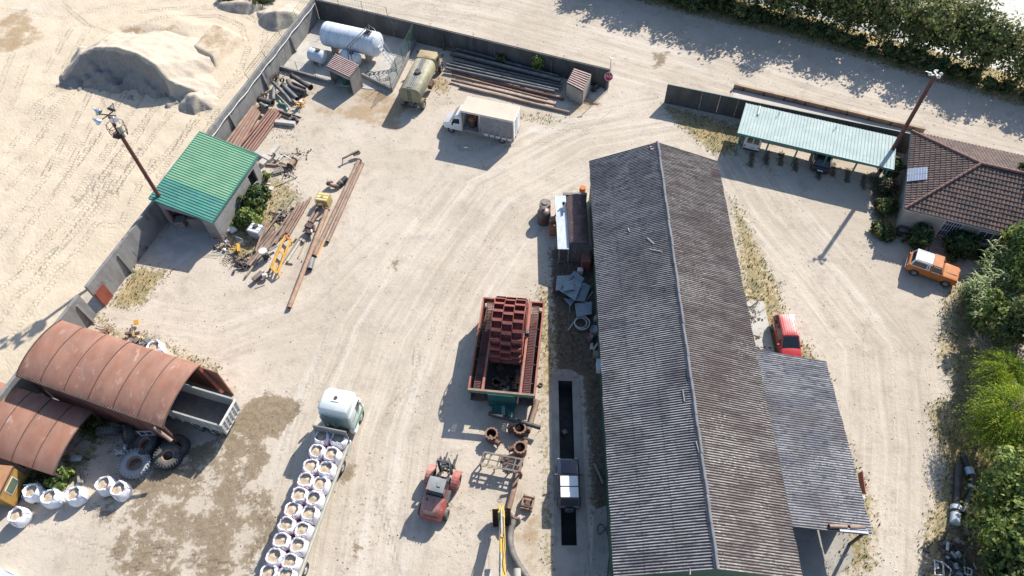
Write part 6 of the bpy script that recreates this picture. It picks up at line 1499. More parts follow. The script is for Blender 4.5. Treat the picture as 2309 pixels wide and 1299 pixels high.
for k in range(6): y=-w2+.1+(2*w2-.2)*k/5; b.bar((.12,y,zf-.1),(.30,y,zt_),.10,.12)
for z in (.35,.68): b.bar((.06+.18*z+.03,-w2,zf+(zt_-zf)*z),(.06+.18*z+.03,w2,zf+(zt_-zf)*z),.08)
b.build('tailgate',WHITE_D,t)
b=MB(); b.b2(-L_,-.5,.8,-.2,-.35,zf); b.b2(-L_,.35,.8,-.2,.5,zf); b.b2(-.3,-w2,.6,-.15,w2,.8); b.build('chassis',DKSTEEL,t)
for x in (-1.3,-2.5,-5.8):
    for s in (-1,1): wheel(t,x,s*(w2-.2),.5,.36)
b=MB(); b.b2(-3.3,-w2-.03,.7,-2.0,-w2+.3,1.2) ; b.b2(-.9,-w2-.02,.9,-.4,-w2+.2,1.25); b.build('side_boxes',GREYHOSE,t,bevel=.05)
# ---------------- red forklift ----------------
p=G(973,1150,1.2); q=G(1004,1052,1.2); h=heading(p,q); o=(p+q)/2; o.z=0
t=thing('forklift','dusty red rough terrain forklift with a grey cab roof and raised mast','forklift',o+Vector((.0,-.15,0)),h)
LR=RED_D; DG=mat('dusty_grey_roof',(.22,.24,.25),(.16,.175,.185),1.2,.4,dust=.2); GT=mat('grey_tyre',(.14,.14,.135),(.10,.10,.10),2,.85,dust=.6)
b=MB(); body(b,[(-2.0,.62,.6,1.15,.2),(-1.9,.78,.55,1.4,.25),(-1.4,.80,.5,1.6,.2),(-.65,.80,.5,1.72,.15)]); b.build('engine_hood',LR,t)
b=MB(); b.add([(-1.97,y,1.22-.0) for y in (-.5,.5)]+[(-1.93,y,1.38) for y in (-.5,.5)],[(0,1,3,2)])
for k in range(6): b.box((-1.75+k*.03,-.5+k*.2,1.5),(.35,.05,.05))
b.build('grille',DKSTEEL,t); b=MB(); b.cyl((-1.0,.45,1.6),(-1.0,.45,2.0),.06,n=8); b.build('exhaust_pipe',DKSTEEL,t)
b=MB(); b.b2(-.7,-.85,.55,1.1,.85,.95); b.build('chassis',DKSTEEL,t,bevel=.04)
b=MB(); b.b2(-.65,-.62,.95,.55,.62,1.35); b.build('cab_base',LR,t,bevel=.05)
b=MB()
for (x,y,xx) in ((-.6,-.6,-.45),(-.6,.6,-.45),(.6,-.6,.35),(.6,.6,.35)): b.bar((x,y,1.3),(xx,y*.92,2.45),.08)
b.build('cab_frame',DKSTEEL,t)
b=MB(); b.grid(lambda u,v:(-.55+1.0*u,-.6+1.2*v,2.47+.06*(1-(2*v-1)**2)*(1-(2*u-1)**2)),6,6); b.grid(lambda u,v:(-.55+1.0*u,-.6+1.2*v,2.42),1,1); b.box((-.05,-.2,2.55),(.3,.25,.06)); b.build('cab_roof',DG,t)
for P,nm in (([(-.64,.56,1.35),(-.64,-.56,1.35),(-.5,-.52,2.42),(-.5,.52,2.42)],'rear_window'),([(.62,-.56,1.35),(.62,.56,1.35),(.4,.52,2.42),(.4,-.52,2.42)],'windshield'),([(-.6,-.62,1.35),(.58,-.62,1.35),(.36,-.57,2.42),(-.46,-.57,2.42)],'side_window'),([(.58,.62,1.35),(-.6,.62,1.35),(-.46,.57,2.42),(.36,.57,2.42)],'side_window')):
    q=MB(); quadp(q,P,.0,.02); q.build(nm,GLASS_B,t)
b=MB(); b.box((-.15,.0,1.5),(.5,.5,.4)); b.box((-.38,0,1.85),(.12,.5,.5)); b.build('seat',BLACK,t,bevel=.05)
b=MB(); b.cyl((-.5,.45,2.5),(-.5,.45,2.65),.07,n=10); b.build('beacon',ORG,t)
for s in (-1,1):
    wheel(t,1.05,s*.95,.62,.45,rim=LR); wheel(t,-1.35,s*.88,.42,.34,rim=GT)
    q=MB(); q.T=TR(1.05,s*.95,.62); q.side([(.78*math.cos(k),.78*math.sin(k)) for k in np.linspace(.3,math.pi-.2,10)]+[(.70*math.cos(k),.70*math.sin(k)) for k in np.linspace(math.pi-.2,.3,10)],-.27,.27); q.build('fender',LR,t)
b=MB()
for s in (-1,1): b.b2(1.55,s*.42-.07,.25,1.75,s*.42+.07,2.5); b.b2(1.78,s*.30-.05,.25,1.92,s*.30+.05,2.6)
for z in (.6,1.3,2.0,2.45): b.b2(1.58,-.42,z,1.72,.42,z+.12)
b.build('mast',DKSTEEL,t)
b=MB(); b.b2(1.93,-.62,.55,2.02,.62,.65); b.b2(1.93,-.62,.95,2.02,.62,1.05)
for s in (-.45,-.2,.2,.45): b.b2(1.93,s-.03,.55,2.0,s+.03,1.35)
b.b2(1.93,-.6,1.3,2.0,.6,1.38); b.build('carriage',DKSTEEL,t)
for s in (-.38,.38): q=MB(); q.b2(2.02,s-.06,.3,2.08,s+.06,.95); q.b2(2.02,s-.06,.26,3.15,s+.06,.31); q.build('fork',DKSTEEL,t)
b=MB(); 
for s in (-1,1): b.cyl((1.5,s*.2,.5),(1.5,s*.2,2.2),.05,n=8); b.tube([(1.2,s*.5,1.6),(1.5,s*.5,2.5),(1.8,s*.3,2.6)],.025,5)
b.build('lift_cylinders',GALV,t)
# ---------------- yellow excavator at the bottom edge ----------------
t0=G(1134,1262,3.0); o=Vector((t0.x,t0.y-6.2,0)); yaw=R(90.5)
EY=mat('digger_yellow',(.60,.38,.04),(.48,.29,.04),1.6,.5,spot=(.10,.07,.04),spot_t=(.56,.66),spot_s=5,dust=.1)
t=thing('excavator','yellow wheeled excavator at the bottom edge reaching its arm and bucket up into the yard','excavator',o,yaw)
def lw(u,v,z): 
    w_=G(u,v,z)-o; return Vector((w_.x*math.cos(yaw)+w_.y*math.sin(yaw),-w_.x*math.sin(yaw)+w_.y*math.cos(yaw),w_.z))
P0=lw(1131,1160,1.25); P1=lw(1134,1262,3.3); P2=Vector((P1.x-1.4,0,3.2)); P3=Vector((1.2,0,1.6))
b=MB(); b.bar(P0+Vector((0,0,.1)),P1,.40,.42); b.bar(P0+Vector((.5,0,.0)),P0+Vector((-.9,0,.55)),.36,.40); b.box(P0+Vector((-.15,0,.35)),(.5,.46,.25)); b.box(lerp(P0,P1,.55)+Vector((0,0,.2)),(.35,.42,.3)); b.build('dipper_arm',EY,t,bevel=.02)
b=MB(); b.bar(P1+Vector((.15,0,-.1)),P2+Vector((0,0,.4)),.42,.5); b.bar(P2+Vector((0,0,.4)),P3,.36,.55); b.build('boom',EY,t,bevel=.02)
b=MB(); a_=P0+Vector((.1,0,.62)); c_=P0+Vector((-2.0,0,1.45)); b.cyl(a_,c_,.10,n=10); b.cyl(P1+Vector((.3,.1,.5)),P2+Vector((-.5,.1,.9)),.08,n=10); b.build('hydraulic_ram',STEEL,t)
b=MB()
for s in (-.14,.14): b.tube(smooth([P0+Vector((-.3,s,.5)),P0+Vector((-1.0,s,1.1)),lerp(P0,P1,.7)+Vector((0,s,.5)),P1+Vector((-.1,s*1.4,.55)),P1+Vector((-.9,s*1.6,.6))],4),.03,5)
b.build('hydraulic_hose',BLACK,t)
b=MB(); b.T=Matrix.Translation(P0+Vector((.02,0,-.3))); 
pts=[(.32,.45),(.38,.2),(.30,-.35),(.05,-.75),(-.35,-.85),(-.62,-.55)]
pin=[(.28,.45),(.33,.2),(.25,-.32),(.03,-.69),(-.33,-.79),(-.58,-.53)]
W2_=.62
for i in range(5):
    (x0,z0),(x1,z1)=pts[i],pts[i+1]; (a0,c0),(a1,c1)=pin[i],pin[i+1]
    b.add([(x0,-W2_,z0),(x0,W2_,z0),(x1,W2_,z1),(x1,-W2_,z1),(a0,-W2_,c0),(a0,W2_,c0),(a1,W2_,c1),(a1,-W2_,c1)],[(0,1,2,3),(7,6,5,4),(2,6,7,3)])
for s in (-1,1): b.side(pts+[(-.3,.2)],s*W2_-.02,s*W2_+.02)
b.b2(.1,-.25,.2,.35,.25,.5); b.build('bucket',mat('bucket_steel',(.13,.085,.055),(.08,.06,.05),2,.6,.2),t)
b=MB(); b.b2(-2.4,-1.25,1.2,.8,1.25,2.2); b.b2(-2.3,-1.2,2.2,-.4,1.2,2.5); b.build('upper_body',EY,t,bevel=.08)
b=MB(); b.b2(-.4,.35,2.2,1.1,1.2,2.9); b.build('cab',EY,t,bevel=.06); q=MB(); q.b2(-.35,.32,2.4,1.12,1.22,2.8); q.build('cab_window',GLASS,t)
b=MB(); b.b2(-2.0,-1.0,.7,2.0,1.0,1.1); b.build('undercarriage',DKSTEEL,t,bevel=.04)
for x in (-1.5,1.5):
    for s in (-1,1): wheel(t,x,s*1.05,.55,.5)
# dozer blade / stabilisers with pale ends poking into view
for (u,v) in ((1101,1294),(1166,1292)):
    q=MB(); p=lw(u,v,.9); q.cyl(p+Vector((-.4,0,0)),p+Vector((.25,0,0)),.26,n=14); q.build('stabiliser_pad',mat('pale_pad',(.42,.40,.37),(.35,.33,.3),2,.8,dust=.3),t,bevel=.03)
# ---------------- yellow cabin bottom left ----------------
ZC=2.35
a_=G(27,1052,ZC); b_=G(-8,1120,ZC); h=heading(b_,a_)
OCH=mat('ochre_panel',(.40,.23,.06),(.30,.17,.05),.9,.6,spot=(.22,.10,.05),spot_s=2)
t=thing('site_cabin','ochre yellow metal site cabin with a rusty roof at the left edge','cabin',Vector((b_.x,b_.y,0)),h)
LC=(a_-b_).length; b=MB(); b.b2(0,0,.1,LC,3.5,ZC-.06); b.build('cabin_walls',OCH,t)
b=MB()
for k in range(5): b.b2(-.04,k*.72-.02,ZC-.06,LC+.04,k*.72+.68,ZC+.02+.006*(k%2))
b.build('cabin_roof',mat('orange_rust_roof',(.42,.21,.10),(.32,.16,.085),1,.75),t)
b=MB(); b.b2(LC*.25,-.03,1.0,LC*.75,.0,1.9); f_=b.build('window',WHITE_D,t,bevel=.01); b=MB(); b.b2(LC*.25+.06,-.045,1.07,LC*.75-.06,-.03,1.83); b.build('pane',mat('dusty_glass',(.12,.15,.10),(.09,.12,.08),2,.4,bump=0),f_)
b=MB(); b.b2(-.06,-.05,ZC-.2,LC+.06,.02,ZC-.08); b.b2(-.06,-.05,.1,LC+.06,.02,.25); b.build('cabin_frame',RUST_DK,t)
# white tarp corner at the very bottom left
b=MB(); P=[G(-20,1288,.3),G(2,1281,.5),G(22,1291,.4),G(40,1300,.25),G(30,1320,.1),G(-20,1325,.1)]; b.add([*P,*[Vector((p.x,p.y,0)) for p in P]],[(0,5,4,3,2,1)]+[(i,(i+1)%6,(i+1)%6+6,i+6) for i in range(6)]); tag(b.build('white_tarpaulin',WBAG),'white tarpaulin edge at the bottom left corner','tarpaulin')
# ---------------- sand washing barge with bucket wheel ----------------
zr=2.65
Q=[G(1090,670,zr),G(1227,683,zr),G(1203,893,zr),G(1058,875,zr)]; c=sum(Q,Vector())/4; c.z=0
h=heading((Q[2]+Q[3])/2,(Q[0]+Q[1])/2); Ld=8.25; Wd=4.9      # local x points to the far end
t=thing('washing_barge','red and green sand washing plant with a bucket wheel of three bucket columns','machine',c,h)
L2,W2=Ld/2,Wd/2
b=MB()
def rim(x0,y0,x1,y1,w_=.12,z0=1.95): b.bar((x0,y0,(z0+zr)/2),(x1,y1,(z0+zr)/2),w_,zr-z0)
rim(-L2,-W2,L2,-W2); rim(-L2,W2,L2,W2); rim(L2,-W2,L2,-.9*1.5); rim(L2,1.35,L2,W2)
b.build('outer_frame',mat('red_oxide_light',(.34,.105,.07),(.25,.075,.05),1.2,.7,dust=.15),t)
b=MB(); b.bar((-L2-.03,-W2-.05,zr-.2),(-L2-.03,W2+.05,zr-.2),.10,.38); b.bar((-L2,W2+.07,2.2),(-1.2,W2+.07,2.2),.05,.5); b.build('green_end_plate',GREEN_B,t)
b=MB(); b.bar((-L2-.02,-W2-.05,zr+.02),(-L2-.02,W2+.05,zr+.02),.16,.04); b.build('end_lip',RUST_PINK,t)
yi=1.42
b=MB()
for s in (-1,1): b.bar((-L2,s*yi,2.35),(L2-.1,s*yi,2.35),.17,.6)
b.build('inner_beam',mat('red_oxide_beam',(.36,.12,.085),(.27,.085,.06),1.1,.7,dust=.2),t)
SLR=mat('slat_dark_red',(.13,.04,.035),(.09,.03,.03),1.5,.8,dust=.1)
for s in (-1,1):
    b=MB(); n=56
    for k in range(n):
        x=-L2+.2+(Ld-.5)*k/(n-1); b.b2(x-.035,s*(yi+.14),2.40,x+.035,s*(W2-.38),2.45)
    b.bar((-L2+.1,s*(W2-.36),2.43),(L2-.1,s*(W2-.36),2.43),.05,.06)
    for k in range(5): x=-L2+1+1.6*k; b.b2(x-.02,s*(W2-.38),2.44,x+.02,s*(W2-.02),2.5)
    b.build('walkway_grating',SLR,t)
b=MB(); b.b2(-L2,-W2,.75,L2,-yi,.8) ; b.build('side_tank_floor',RUST_DK,t); b=MB(); b.b2(-L2,yi,.75,L2,W2,.8); b.build('side_tank_floor',RUST_DK,t)
b=MB(); b.b2(-L2+.02,-yi,.85,-.2,yi,.9); b.build('well_floor',mat('dark_mud',(.05,.04,.04),(.035,.03,.03),2,.9,spot=(.14,.09,.08)),t)
b=MB(); b.b2(-L2+.04,-1.05,.02,-L2+.1,1.05,1.95); b.b2(-L2-.9,-1.0,.3,-L2+.05,.75,.36); b.build('lower_green_tank',mat('teal_green_tank',(.02,.13,.11),(.02,.10,.09),1,.6),t)
b=MB()
for k in range(7): b.b2(-L2-.9+k*.13,-.30+.01*k,.37,-L2-.84+k*.13,-.05+.01*k,.39)
for k in range(8): b.box((-L2+.35+k*.14,-.25-.01*k,.93),(.05,.2,.03))
b.build('rung_marks',WHITE_D,t)
for (x,y) in ((-3.6,-2.0),(-3.6,2.0),(0,-2.3),(0,2.3),(3.6,-2.2),(3.6,2.2)): q=MB(); q.b2(x-.12,y-.12,0,x+.12,y+.12,1.98); q.build('leg',RUST_DK,t)
b=MB(); b.b2(-L2+.1,-W2+.05,.8,L2,-W2+.09,2.0); b.b2(-L2+.1,W2-.09,.8,L2,W2-.05,2.0); b.build('hull_sides',GREEN_D,t)
# rocks / scrap in well
b=MB(); rs=random.Random(4)
for k in range(9): b.box((-3.3+rs.random()*2.2,-1.0+rs.random()*1.8,1.0),(.5*rs.uniform(.6,1.3),.5*rs.uniform(.6,1.2),.2),Matrix.Rotation(rs.uniform(0,3),3,'Z'))
b.build('old_bucket_plates',RUST_DK,t)
# the wheel: axle across (local y)
wc=Vector(((G(1140,742,3.1)-c).dot(Vector((math.cos(h),math.sin(h),0))),.0,2.95)); RW=2.55
BUK=mat('bucket_red',(.27,.062,.048),(.17,.045,.036),1.4,.75,dust=.08); BUKD=mat('bucket_brown',(.15,.05,.035),(.10,.035,.03),1.4,.8)
wy0=-1.18; cw_=.76; 
b=MB()
for j in range(4):
    y=wy0+j*(cw_+.04)-.02
    ring=[]
    for (r0,r1) in ((RW-.62,RW-.50),(RW-.08,RW)):
        n=40; vs=[]
        for k in range(n):
            a=2*math.pi*k/n
            for (r,yy) in ((r0,y-.02),(r1,y-.02),(r1,y+.02),(r0,y+.02)): vs.append((wc.x+r*math.cos(a),yy,wc.z+r*math.sin(a)))
        fs=[]
        for k in range(n):
            k2=(k+1)%n
            for q in range(4): fs.append((k*4+q,k*4+(q+1)%4,k2*4+(q+1)%4,k2*4+q))
        b.add(vs,fs)
    for k in range(8):
        a=2*math.pi*k/8+.2; b.bar((wc.x+.3*math.cos(a),y,wc.z+.3*math.sin(a)),(wc.x+(RW-.55)*math.cos(a),y,wc.z+(RW-.55)*math.sin(a)),.07)
b.build('wheel_rims',BUK,t)
nb=21
for j in range(3):
    y0=wy0+j*(cw_+.04)+.02; y1=y0+cw_-.04
    for k in range(nb):
        a=2*math.pi*(k+(.25 if j==1 else 0))/nb
        if math.sin(a)*RW+wc.z<.95: continue
        q=MB(); da=2*math.pi/nb
        ra,rb=RW-.42,RW+.02
        pt=lambda r,an,y:(wc.x+r*math.cos(an),y,wc.z+r*math.sin(an))
        a1=a+da*.95; am=a+da*.5
        # back plate (radial), floor plate at inner radius, sloped lip, side cheeks
        q.slab([pt(ra,a,y0),pt(rb,a,y0),pt(rb,a,y1),pt(ra,a,y1)],.03)
        q.slab([pt(ra,a,y0),pt(ra,a1,y0),pt(ra,a1,y1),pt(ra,a,y1)],.03)
        q.slab([pt(ra,a1,y0),pt(RW-.25,a1,y0),pt(RW-.25,a1,y1),pt(ra,a1,y1)],.03)
        for yy in (y0,y1): q.add([pt(ra,a,yy),pt(rb,a,yy),pt(RW-.25,a1,yy),pt(ra,a1,yy)],[(0,1,2,3)])
        q.slab([pt(rb,a,y0),pt(rb,a+da*.28,y0),pt(rb,a+da*.28,y1),pt(rb,a,y1)],.03)
        q.build('bucket',BUK,t)
b=MB(); b.cyl((wc.x,-W2+.9,wc.z-.2),(wc.x,W2-.9,wc.z-.2),.14,n=14); b.build('axle',RUST_DK,t)
for s in (-1,1): q=MB(); q.b2(wc.x-.2,s*yi-.14,2.62,wc.x+.2,s*yi+.14,3.05); q.build('bearing',DKSTEEL,t,bevel=.04)
b=MB(); 
for s in (-1,1): b.bar((wc.x-.4,s*(yi-.1),2.7),(L2,s*(yi-.15),2.9),.08,.3)
b.build('wheel_guard',BUK,t)
# ---------------- castings, frame and pipes south of it ----------------
CAST=mat('casting_rust',(.16,.075,.05),(.10,.05,.04),2,.75,spot=(.28,.14,.09),spot_s=5,dust=.1)
def casing(px,z,r,h_,out,label):
    p=G(*px,z); o=Vector((p.x,p.y,0)); t=thing('pump_casing',label,'pump casing',o,0,'flanged pump casings'); zb_=z-h_
    b=MB(); b.lathe([(r*.80,z-.005),(r*.80,max(zb_,0)+.02),(r*1.0,max(zb_,0)+.02),(r*1.05,z-h_*.5),(r*.92,z-.12),(r*.92,z-.09)],26); b.build('casing_wall',CAST,t)
    b=MB(); b.cyl((0,0,max(zb_,0)+.02),(0,0,max(zb_,0)+.05),r*.8,n=20); b.build('casing_bottom',BLACK,t)
    b=MB(); n=48; vs=[]
    for k in range(n):
        a=2*math.pi*k/n; ro=r*(1.12 if (k%4)<2 else .98)
        for rr,zz in ((r*.78,z),(ro,z),(ro,z-.09),(r*.78,z-.09)): vs.append((rr*math.cos(a),rr*math.sin(a),zz))
    b.add(vs,[(k*4+q,k*4+(q+1)%4,((k+1)%n)*4+(q+1)%4,((k+1)%n)*4+q) for k in range(n) for q in range(4)]); b.build('bolt_flange',mat('flange_rust',(.27,.15,.10),(.18,.10,.07),3,.8),t)
    a=out; d=Vector((math.cos(a),math.sin(a),0)); n_=Vector((-d.y,d.x,0))*r*.55; s0=n_*-.9+Vector((0,0,z-h_*.55)); b=MB(); b.tube([s0-d*.1,s0+d*r*.9,s0+d*r*1.7],[.30*r/.5,.26*r/.5,.2*r/.5],14); e=s0+d*r*1.7; b.cyl(e,e+d*.06,.3*r/.5,n=16); b.build('outlet_pipe',CAST,t)
casing((1108,977),.95,.46,.9,R(-35),'flanged round pump casing standing furthest left, with its outlet towards lower right')
casing((1172,964),.95,.46,.9,R(-165),'flanged pump casing beside the crossing black pipe')
casing((1173,1008),1.15,.46,1.1,R(-170),'flanged pump casing nearest the long frame, dark inside')
# black pipe crossing
def pipe_thing(name,label,pts,r,m,group=None,cat='pipe',flange=0,open_=True,n=12,zs=None):
    P=[G(u,v,z) for u,v,z in pts]
    b=MB()
    if len(P)==2 and open_: b.pipe(P[0],P[1],r,n=n)
    else: b.tube(P if len(P)<3 else smooth(P,6),r,n)
    if flange:
        for (a,c_) in ((P[0],P[1]),(P[-1],P[-2])) if flange==2 else ((P[0],P[1]),):
            d=(c_-a).normalized(); b.pipe(a,a+d*.06,r*1.35,r*.5,n=n)
    return tag(b.build(name,m),label,cat,group)
pipe_thing('black_pipe','black rubber pipe joined to a thicker dark hose, crossing above the pump casings',[(1102,932,.75),(1140,943,.8),(1172,951,.85),(1190,956,.85),(1219,965,.8)],.17,HDPE,n=14)
pipe_thing('thin_rod','thin dark rod leaning over the black pipe near the washing plant',[(1145,924,1.0),(1166,947,.9)],.03,DKSTEEL,n=6)
pipe_thing('rusty_pipe','long rusty pipe lying beneath the castings from the washing plant towards the excavator',[(1212,903,.25),(1190,975,.25)],.2,RUST_PINK,n=16)
pipe_thing('rusty_pipe','lower length of rusty pipe reaching from the frame to the excavator bucket',[(1186,990,.25),(1147,1148,.25)],.2,RUST_PINK,n=16,flange=1)
t=thing('gearbox_stand','standing rusty steel frame with cross members between the castings and forklift','frame',G(1130,1060))
oo=t.location.copy()
c4=[G(1092,1020,1.15)-oo,G(1178,1036,1.15)-oo,G(1170,1064,1.05)-oo,G(1083,1046,1.05)-oo]
b=MB()
for i in range(4): b.bar(c4[i],c4[(i+1)%4],.13,.10)
for k in (.18,.42,.5,.66,.84): b.bar(lerp(c4[0],c4[1],k),lerp(c4[3],c4[2],k),.09,.12)
b.bar(lerp(c4[0],c4[3],.5),lerp(c4[1],c4[2],.55),.06,.08)
b.build('top_frame',mat('frame_brown',(.17,.13,.105),(.11,.085,.07),2,.8,spot=(.30,.23,.18),dust=.25),t)
b=MB(); rs=random.Random(8)
for k in range(9):
    q_=lerp(lerp(c4[0],c4[1],rs.uniform(.45,.8)),lerp(c4[3],c4[2],rs.uniform(.45,.8)),rs.uniform(.2,.8)); b.box(q_+Vector((0,0,rs.uniform(-.1,.12))),(rs.uniform(.1,.3),rs.uniform(.1,.25),rs.uniform(.1,.3)),Matrix.Rotation(rs.uniform(0,3),3,'Z'))
b.build('gear_housing',RUST_DK,t)
b=MB(); 
for k in (0.05,.2,.35): q_=lerp(c4[3],c4[2],k); b.box(q_+Vector((.1,-.1,.05)),(.3,.22,.12))
b.build('wood_blocks',WOOD,t)
for k in range(4):
    q=MB(); p=c4[k]; q.bar((p.x,p.y,0),(p.x,p.y,p.z),.09); q.build('leg',RUST_DK,t)
for k in (.35,.7): q=MB(); p=lerp(c4[3],c4[2],k); q.bar((p.x,p.y,0),(p.x,p.y,p.z),.08); q.build('leg',RUST_DK,t)
pz_=G(1166,1064,1.2)-oo; q=MB(); q.tube([pz_+Vector((-.2,-.1,.1)),pz_+Vector((.2,.0,.15)),pz_+Vector((.3,-.2,-.1)),pz_+Vector((.2,-.3,-.5))],.10,8); q.build('bent_coupling',CAST,t)
# rusty bracket near
p=G(1190,1133,.5); t=thing('rusty_bracket','rusty orange winch bracket on the ground right of the rusty pipe','bracket',Vector((p.x,p.y,0)),R(-15))
b=MB(); b.box((0,0,.3),(.62,.85,.12)); b.build('base_plate',mat('orange_brown_rust',(.33,.19,.12),(.22,.13,.085),2,.8),t)
for s in (-1,1): q=MB(); q.box((s*.36,0,.35),(.1,1.05,.5)); q.build('side_plate',RUST_PINK,t)
b=MB(); b.cyl((-.4,.35,.6),(.4,.35,.6),.08); b.cyl((-.4,-.35,.6),(.4,-.35,.6),.08); b.box((0,-.05,.42),(.3,.3,.2)); b.build('roller_shafts',RUST_DK,t)
# thick dark hose at the bottom
pipe_thing('thick_hose','thick grey rubber hose curving down to the bottom edge beside the excavator arm',[(1158,1172,.4),(1151,1200,.35),(1152,1235,.35),(1166,1268,.35),(1187,1300,.35),(1200,1315,.35)],.23,GREYHOSE,n=16)
pipe_thing('hose_coupling','dark bent coupling at the top of the thick hose by the bucket',[(1150,1158,.45),(1158,1168,.5),(1172,1170,.45)],.12,CAST,n=10)
b=MB(); q_=G(1172,1168,.3); b.box(q_,(.35,.3,.25),Matrix.Rotation(.6,3,'Z')); tag(b.build('stone_block',CONC_L),'pale stone block at the end of the hose coupling','block')
b=MB(); q_=G(1127,1128,.04); b.tube([q_+Vector((.13*math.cos(k),.13*math.sin(k),0)) for k in np.linspace(0,5.5,14)],.012,4); tag(b.build('wire_ring',DKSTEEL),'small wire ring lying on the ground above the excavator bucket','ring')
b=MB(); q_=G(1219,868,.04); b.lathe([(.10,0),(.19,0),(.19,.08),(.1,.08),(.1,0)],16); b.v=[(x+q_.x,y+q_.y,z) for x,y,z in b.v]; tag(b.build('pipe_ring',RUST_DK),'small rusty ring beside the pit, right of the washing plant','ring')
# ---------------- giant tyres ----------------
def big_tyre(px,r,h_,tilt,label,m=None,z=None):
    p=G(px[0],px[1],h_*.8); t=thing('giant_tyre',label,'tyre',Vector((p.x,p.y,0)),rnd.uniform(0,6),'giant machine tyres'); t.rotation_euler=(tilt[0],tilt[1],t.rotation_euler[2]); t.location.z=z if z is not None else abs(math.sin(max(abs(tilt[0]),abs(tilt[1]))))*r
    b=MB(); b.lathe([(r*.52,.05),(r*.62,.0),(r*.86,.0),(r*.97,.1),(r*.99,h_*.5),(r*.97,h_-.1),(r*.86,h_),(r*.62,h_),(r*.52,h_-.05),(r*.5,h_*.5),(r*.52,.05)],40)
    n=26
    for k in range(n):
        a=2*math.pi*k/n
        for s,zz in ((1,h_*.73),(-1,h_*.27)):
            q=Vector((math.cos(a)*r,math.sin(a)*r,zz)); mm=Matrix.Rotation(a,3,'Z')@Matrix.Rotation(s*.5,3,'X'); b.box(q+mm@Vector((.0,0,0)),(.10,.09,h_*.52),mm)
        b.box((math.cos(a)*r*.93,math.sin(a)*r*.93,h_),(.14,.07,.07),Matrix.Rotation(a,3,'Z'))
    b.build('tread',m or mat('giant_tyre_rubber',(.035,.038,.042),(.05,.052,.055),2,.85,dust=.2),t)
    b=MB(); b.lathe([(r*.53,h_*.25),(r*.53,h_-.06),(r*.44,h_-.10),(r*.38,h_-.22),(r*.38,h_*.3)],30); b.build('bead_rim',mat('tyre_rim_rust',(.30,.19,.13),(.22,.13,.09),2,.8),t); return t
GT2=mat('grey_tyre_rubber',(.30,.32,.34),(.20,.22,.235),1.6,.8,dust=.3)
big_tyre((303,1045),1.08,.66,(.12,-.08),'grey dusty giant tyre lying flat, nearest the bulk bags',GT2,.08)
big_tyre((330,1000),.92,.7,(.1,.12),'black giant tyre leaning behind the grey tyre in the shelter shade',None,.1)
big_tyre((377,1027),.92,.75,(.16,.1),'black giant tyre with deep lugs and a rusty rim, furthest right',None,.12)
big_tyre((396,1006),.9,.6,(0,0),'giant tyre half hidden behind the deep lugged black tyre')
big_tyre((252,985),.85,.5,(1.25,.2),'dark giant tyre standing upright under the shelter edge')
big_tyre((298,980),.7,.45,(1.0,-.3),'smaller dark tyre propped between the upright tyre and the shelter wall')
pz_=G(338,985,.6); b=MB(); 
for k in range(3): b.bar(Vector((pz_.x-.5+.5*k,pz_.y,0)),Vector((pz_.x-.5+.5*k,pz_.y,1.6)),.07,up=(1,0,0))
b.bar(Vector((pz_.x-.6,pz_.y,1.6)),Vector((pz_.x+.6,pz_.y,1.55)),.07); b.bar(Vector((pz_.x-.6,pz_.y,.9)),Vector((pz_.x+.6,pz_.y,.9)),.07)
tag(b.build('metal_rack',GALV),'pale metal rack standing between the tyres and the rusty shelter','rack')
# ---------------- pipe stacks and scrap ----------------
ORD=['first','second','third','fourth','fifth','sixth','seventh','eighth','ninth','tenth','eleventh','twelfth']
def CP_(ox,oy,s): return lambda x,y:(ox+x*s,oy+y*s)
k3=CP_(960,60,.2618)
NS=[((150,178),(1120,425),.16,.17,PIPE_BROWN),((265,190),(1150,432),.62,.16,PIPE_GREY),((215,240),(1160,475),.18,.17,PIPE_BROWN),((250,232),(1165,462),.85,.18,PIPE_GREY),((245,290),(1175,498),.40,.13,PIPE_GREY),((213,310),(1175,522),.42,.13,PIPE_GREY),((180,326),(1145,548),.46,.14,PIPE_GREY),((172,358),(1110,562),.46,.18,PIPE_GREY),((230,396),(1187,622),.22,.15,mat('red_brown_pipe',(.16,.065,.055),(.11,.05,.045),1.4,.75,dust=.2)),((265,426),(1050,628),.30,.12,RUST_PINK),((220,460),(1115,674),.28,.14,mat('brown_pipe_pale',(.22,.14,.12),(.16,.10,.09),1.4,.8,dust=.25)),((295,515),(1237,742),.16,.16,mat('brown_pipe_edge',(.26,.18,.145),(.19,.13,.105),1.4,.8,dust=.25))]
for i,(a,c,z,r,m) in enumerate(NS):
    A_=G(*k3(*a),z); B_=G(*k3(*c),z); b=MB(); b.pipe(A_,B_,r,n=16)
    for q_ in (.33,.66): p=lerp(A_,B_,q_+.03*math.sin(i*3)); d=(B_-A_).normalized()*.04; b.cyl(p-d,p+d,r*1.06,n=16)
    colr='rusty brown' if m not in (PIPE_GREY,) else 'grey'
    tag(b.build('long_pipe',m),f'long {colr} pipe, {ORD[i]} from the north wall in the stack','pipe','long pipes stacked along the north wall')
for q_,l_ in ((.08,'west'),(.5,'middle'),(.92,'east')):
    b=MB(); A_=lerp(G(*k3(150,178),.05),G(*k3(1120,425),.05),q_); B_=lerp(G(*k3(172,380),.05),G(*k3(1110,585),.05),q_); b.bar(A_,B_,.15,.12); tag(b.build('timber_bearer',WOOD),f'timber bearer under the {l_} part of the long pipe stack','timber')
kw=CP_(490,150,.1463)
PK2=mat('pink_rust_pipe',(.27,.145,.105),(.19,.10,.075),1.3,.85,spot=(.17,.085,.06),spot_s=3,dust=.2); PK3=mat('red_rust_pipe',(.28,.10,.075),(.20,.08,.06),1.3,.8,dust=.1)
